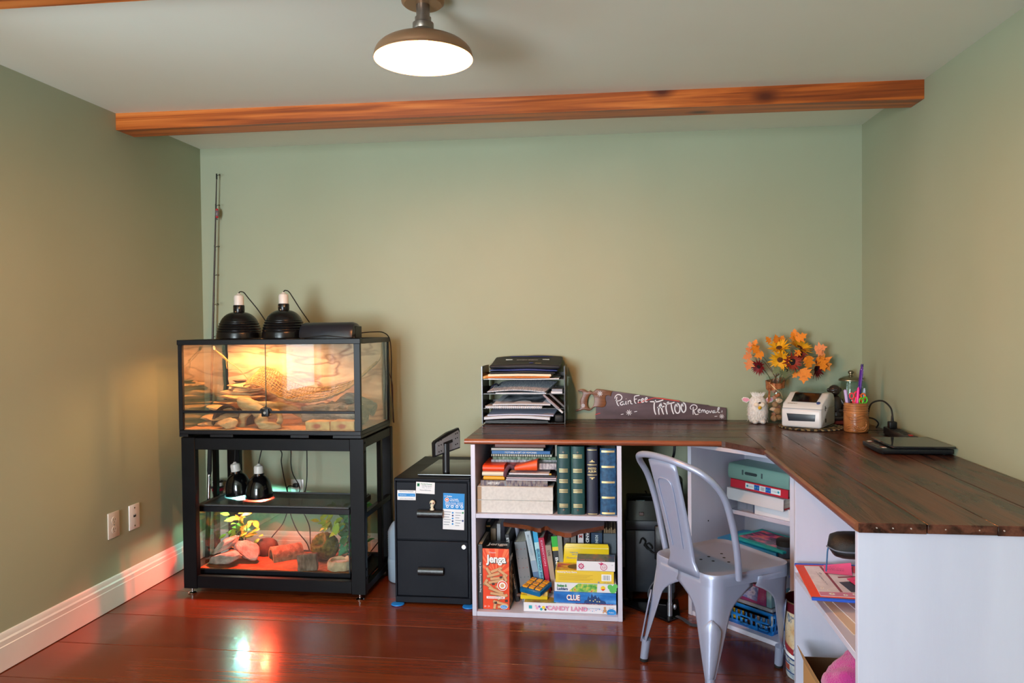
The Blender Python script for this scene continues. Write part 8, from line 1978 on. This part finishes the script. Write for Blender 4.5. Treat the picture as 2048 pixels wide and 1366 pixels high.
for(su,sv),(fu,fv)in feet.items():
 b=B();rows_=[];NS=20
 cu0,cv0=(.178 if su>0 else-.172),(.176 if su>0 else .160)
 for j in range(NS+1):
  s_=j/NS;z_=(ZSEAT-.020)*(1-s_)+.062*s_
  f_=(ZSEAT-.020-z_)/(ZSEAT-.020)
  cu_=su*abs(cu0)*1.02+(fu-su*abs(cu0))*f_;cv_=sv*cv0*1.02+(fv-sv*cv0)*f_
  half=.185 if False else .165
  aw=.158*max(0.0,1-s_/.34)**2.0+(.092*(1-s_)**.95+.017)
  if s_<.10:aw=.172
  r_=.050*(1-s_)**.7+.012
  row=[]
  m_=5
  for k in range(m_+1):row.append((cu_-su*(aw+(r_-aw)*k/m_)if aw>r_ else cu_-su*(aw if k==0 else aw+(min(r_,aw)-aw)*k/m_),cv_))
  rc_=min(r_,aw)
  for k in range(1,6):
   a=R(90*k/6);row.append((cu_-su*rc_*(1-math.sin(a)),cv_-sv*rc_*(1-math.cos(a))))
  for k in range(m_+1):row.append((cu_,cv_-sv*(rc_+(aw-rc_)*k/m_)))
  rows_.append([b.v((u,v_,z_))for u,v_ in row])
 for p_,q_ in zip(rows_,rows_[1:]):
  for i in range(len(p_)-1):b.face((p_[i],p_[i+1],q_[i+1],q_[i]))
 o=build(b,'leg',SVR,t,world=False,smooth=55)
 md=o.modifiers.new('sheet','SOLIDIFY');md.thickness=.0026;md.offset=-1
 top_=Vector((su*abs(cu0)*1.0+(fu-su*abs(cu0))*.34,sv*cv0+(fv-sv*cv0)*.34,ZSEAT*.66));bot_=Vector((fu,fv,.075))
 rings2=[]
 dirn=Vector((su,sv,0)).normalized();side=Vector((-sv,su,0)).normalized()if True else None
 bb=B();L2,R2=[],[]
 for k in range(13):
  f_=k/12;p_=top_+(bot_-top_)*f_;wdt=(.027*(1-f_)**.7+.009)*(math.sin(min(1,f_*5)*PI/2)*.9+.1)
  off=dirn*(-.0105*(1-f_)-.0015)
  L2.append((p_+off+side*wdt,p_+off+dirn*.004,p_+off-side*wdt))
 V_=[[bb.v(q)for q in r_]for r_ in L2]
 for p_,q_ in zip(V_,V_[1:]):
  bb.face((p_[0],q_[0],q_[1],p_[1]));bb.face((p_[1],q_[1],q_[2],p_[2]))
 o2=build(bb,'stamped_rib',SVR,o,world=False,smooth=60);md=o2.modifiers.new('sheet','SOLIDIFY');md.thickness=.003
 ft=Vector((fu,fv,0));dn=Vector((fu-su*abs(cu0),fv-sv*cv0,-(ZSEAT))).normalized()
 p0=ft+Vector((0,0,.008));p1=p0-dn*.082
 ci=-dirn*.012
 build(B().cyl(p0+ci*.9,p1+ci*1.1,.0145,.0165,seg=18),'foot_tube',SVR,o,world=False)
 build(B().lathe([(0,.0004),(.0145,.0004),(.0155,.004),(.0155,.012),(0,.012)],(p0.x+ci.x*.9,p0.y+ci.y*.9,0),seg=18),'rubber_foot',RUB,o,world=False)
half=[(-.085,.188,.412),(-.100,.196,.50),(-.122,.198,.60),(-.160,.196,.70),(-.215,.172,.765),(-.258,.105,.797)]
arc=half+[(-.272,0,.808)]+[(u,-v_,z_)for u,v_,z_ in half[::-1]]
build(B().tube(smooth_path(arc,8),.0112,seg=14),'back_tube',SVR,t,world=False,smooth=70)
b=B();G=[];NV,NZ=12,16
for j in range(NZ+1):
 f_=j/NZ;z_=ZSEAT-.018+(.800-ZSEAT+.018)*f_
 u=-.178-.092*f_**1.25;hw=.064+.010*f_ if f_>.12 else .064+.026*(1-f_/.12)
 row=[]
 for i in range(NV+1):
  g_=-1+2*i/NV;row.append(b.v((u-.006*(1-g_*g_)+(.006 if abs(g_)>.98 else 0),g_*hw-.018,z_-.012*g_*g_*f_)))
 G.append(row)
for j in range(NZ):
 for i in range(NV):b.face((G[j][i],G[j][i+1],G[j+1][i+1],G[j+1][i]))
sp_=build(b,'back_splat',SVR,t,world=False,smooth=60);md=sp_.modifiers.new('sheet','SOLIDIFY');md.thickness=.003
def onsplat(g_,f_):hw=.064+.010*f_;return Vector((-.178-.092*f_**1.25-.006*(1-g_*g_)-.0018,g_*hw-.018,ZSEAT-.018+(.800-ZSEAT+.018)*f_-.012*g_*g_*f_))
pts=[onsplat(-.40,.22),onsplat(-.46,.5),onsplat(-.52,.74),onsplat(-.40,.82),onsplat(0,.835),onsplat(.40,.82),onsplat(.52,.74),onsplat(.46,.5),onsplat(.40,.22)]
build(B().tube(smooth_path(pts,6),.0026,seg=6),'stamped_outline',SVR,sp_,world=False,smooth=70)
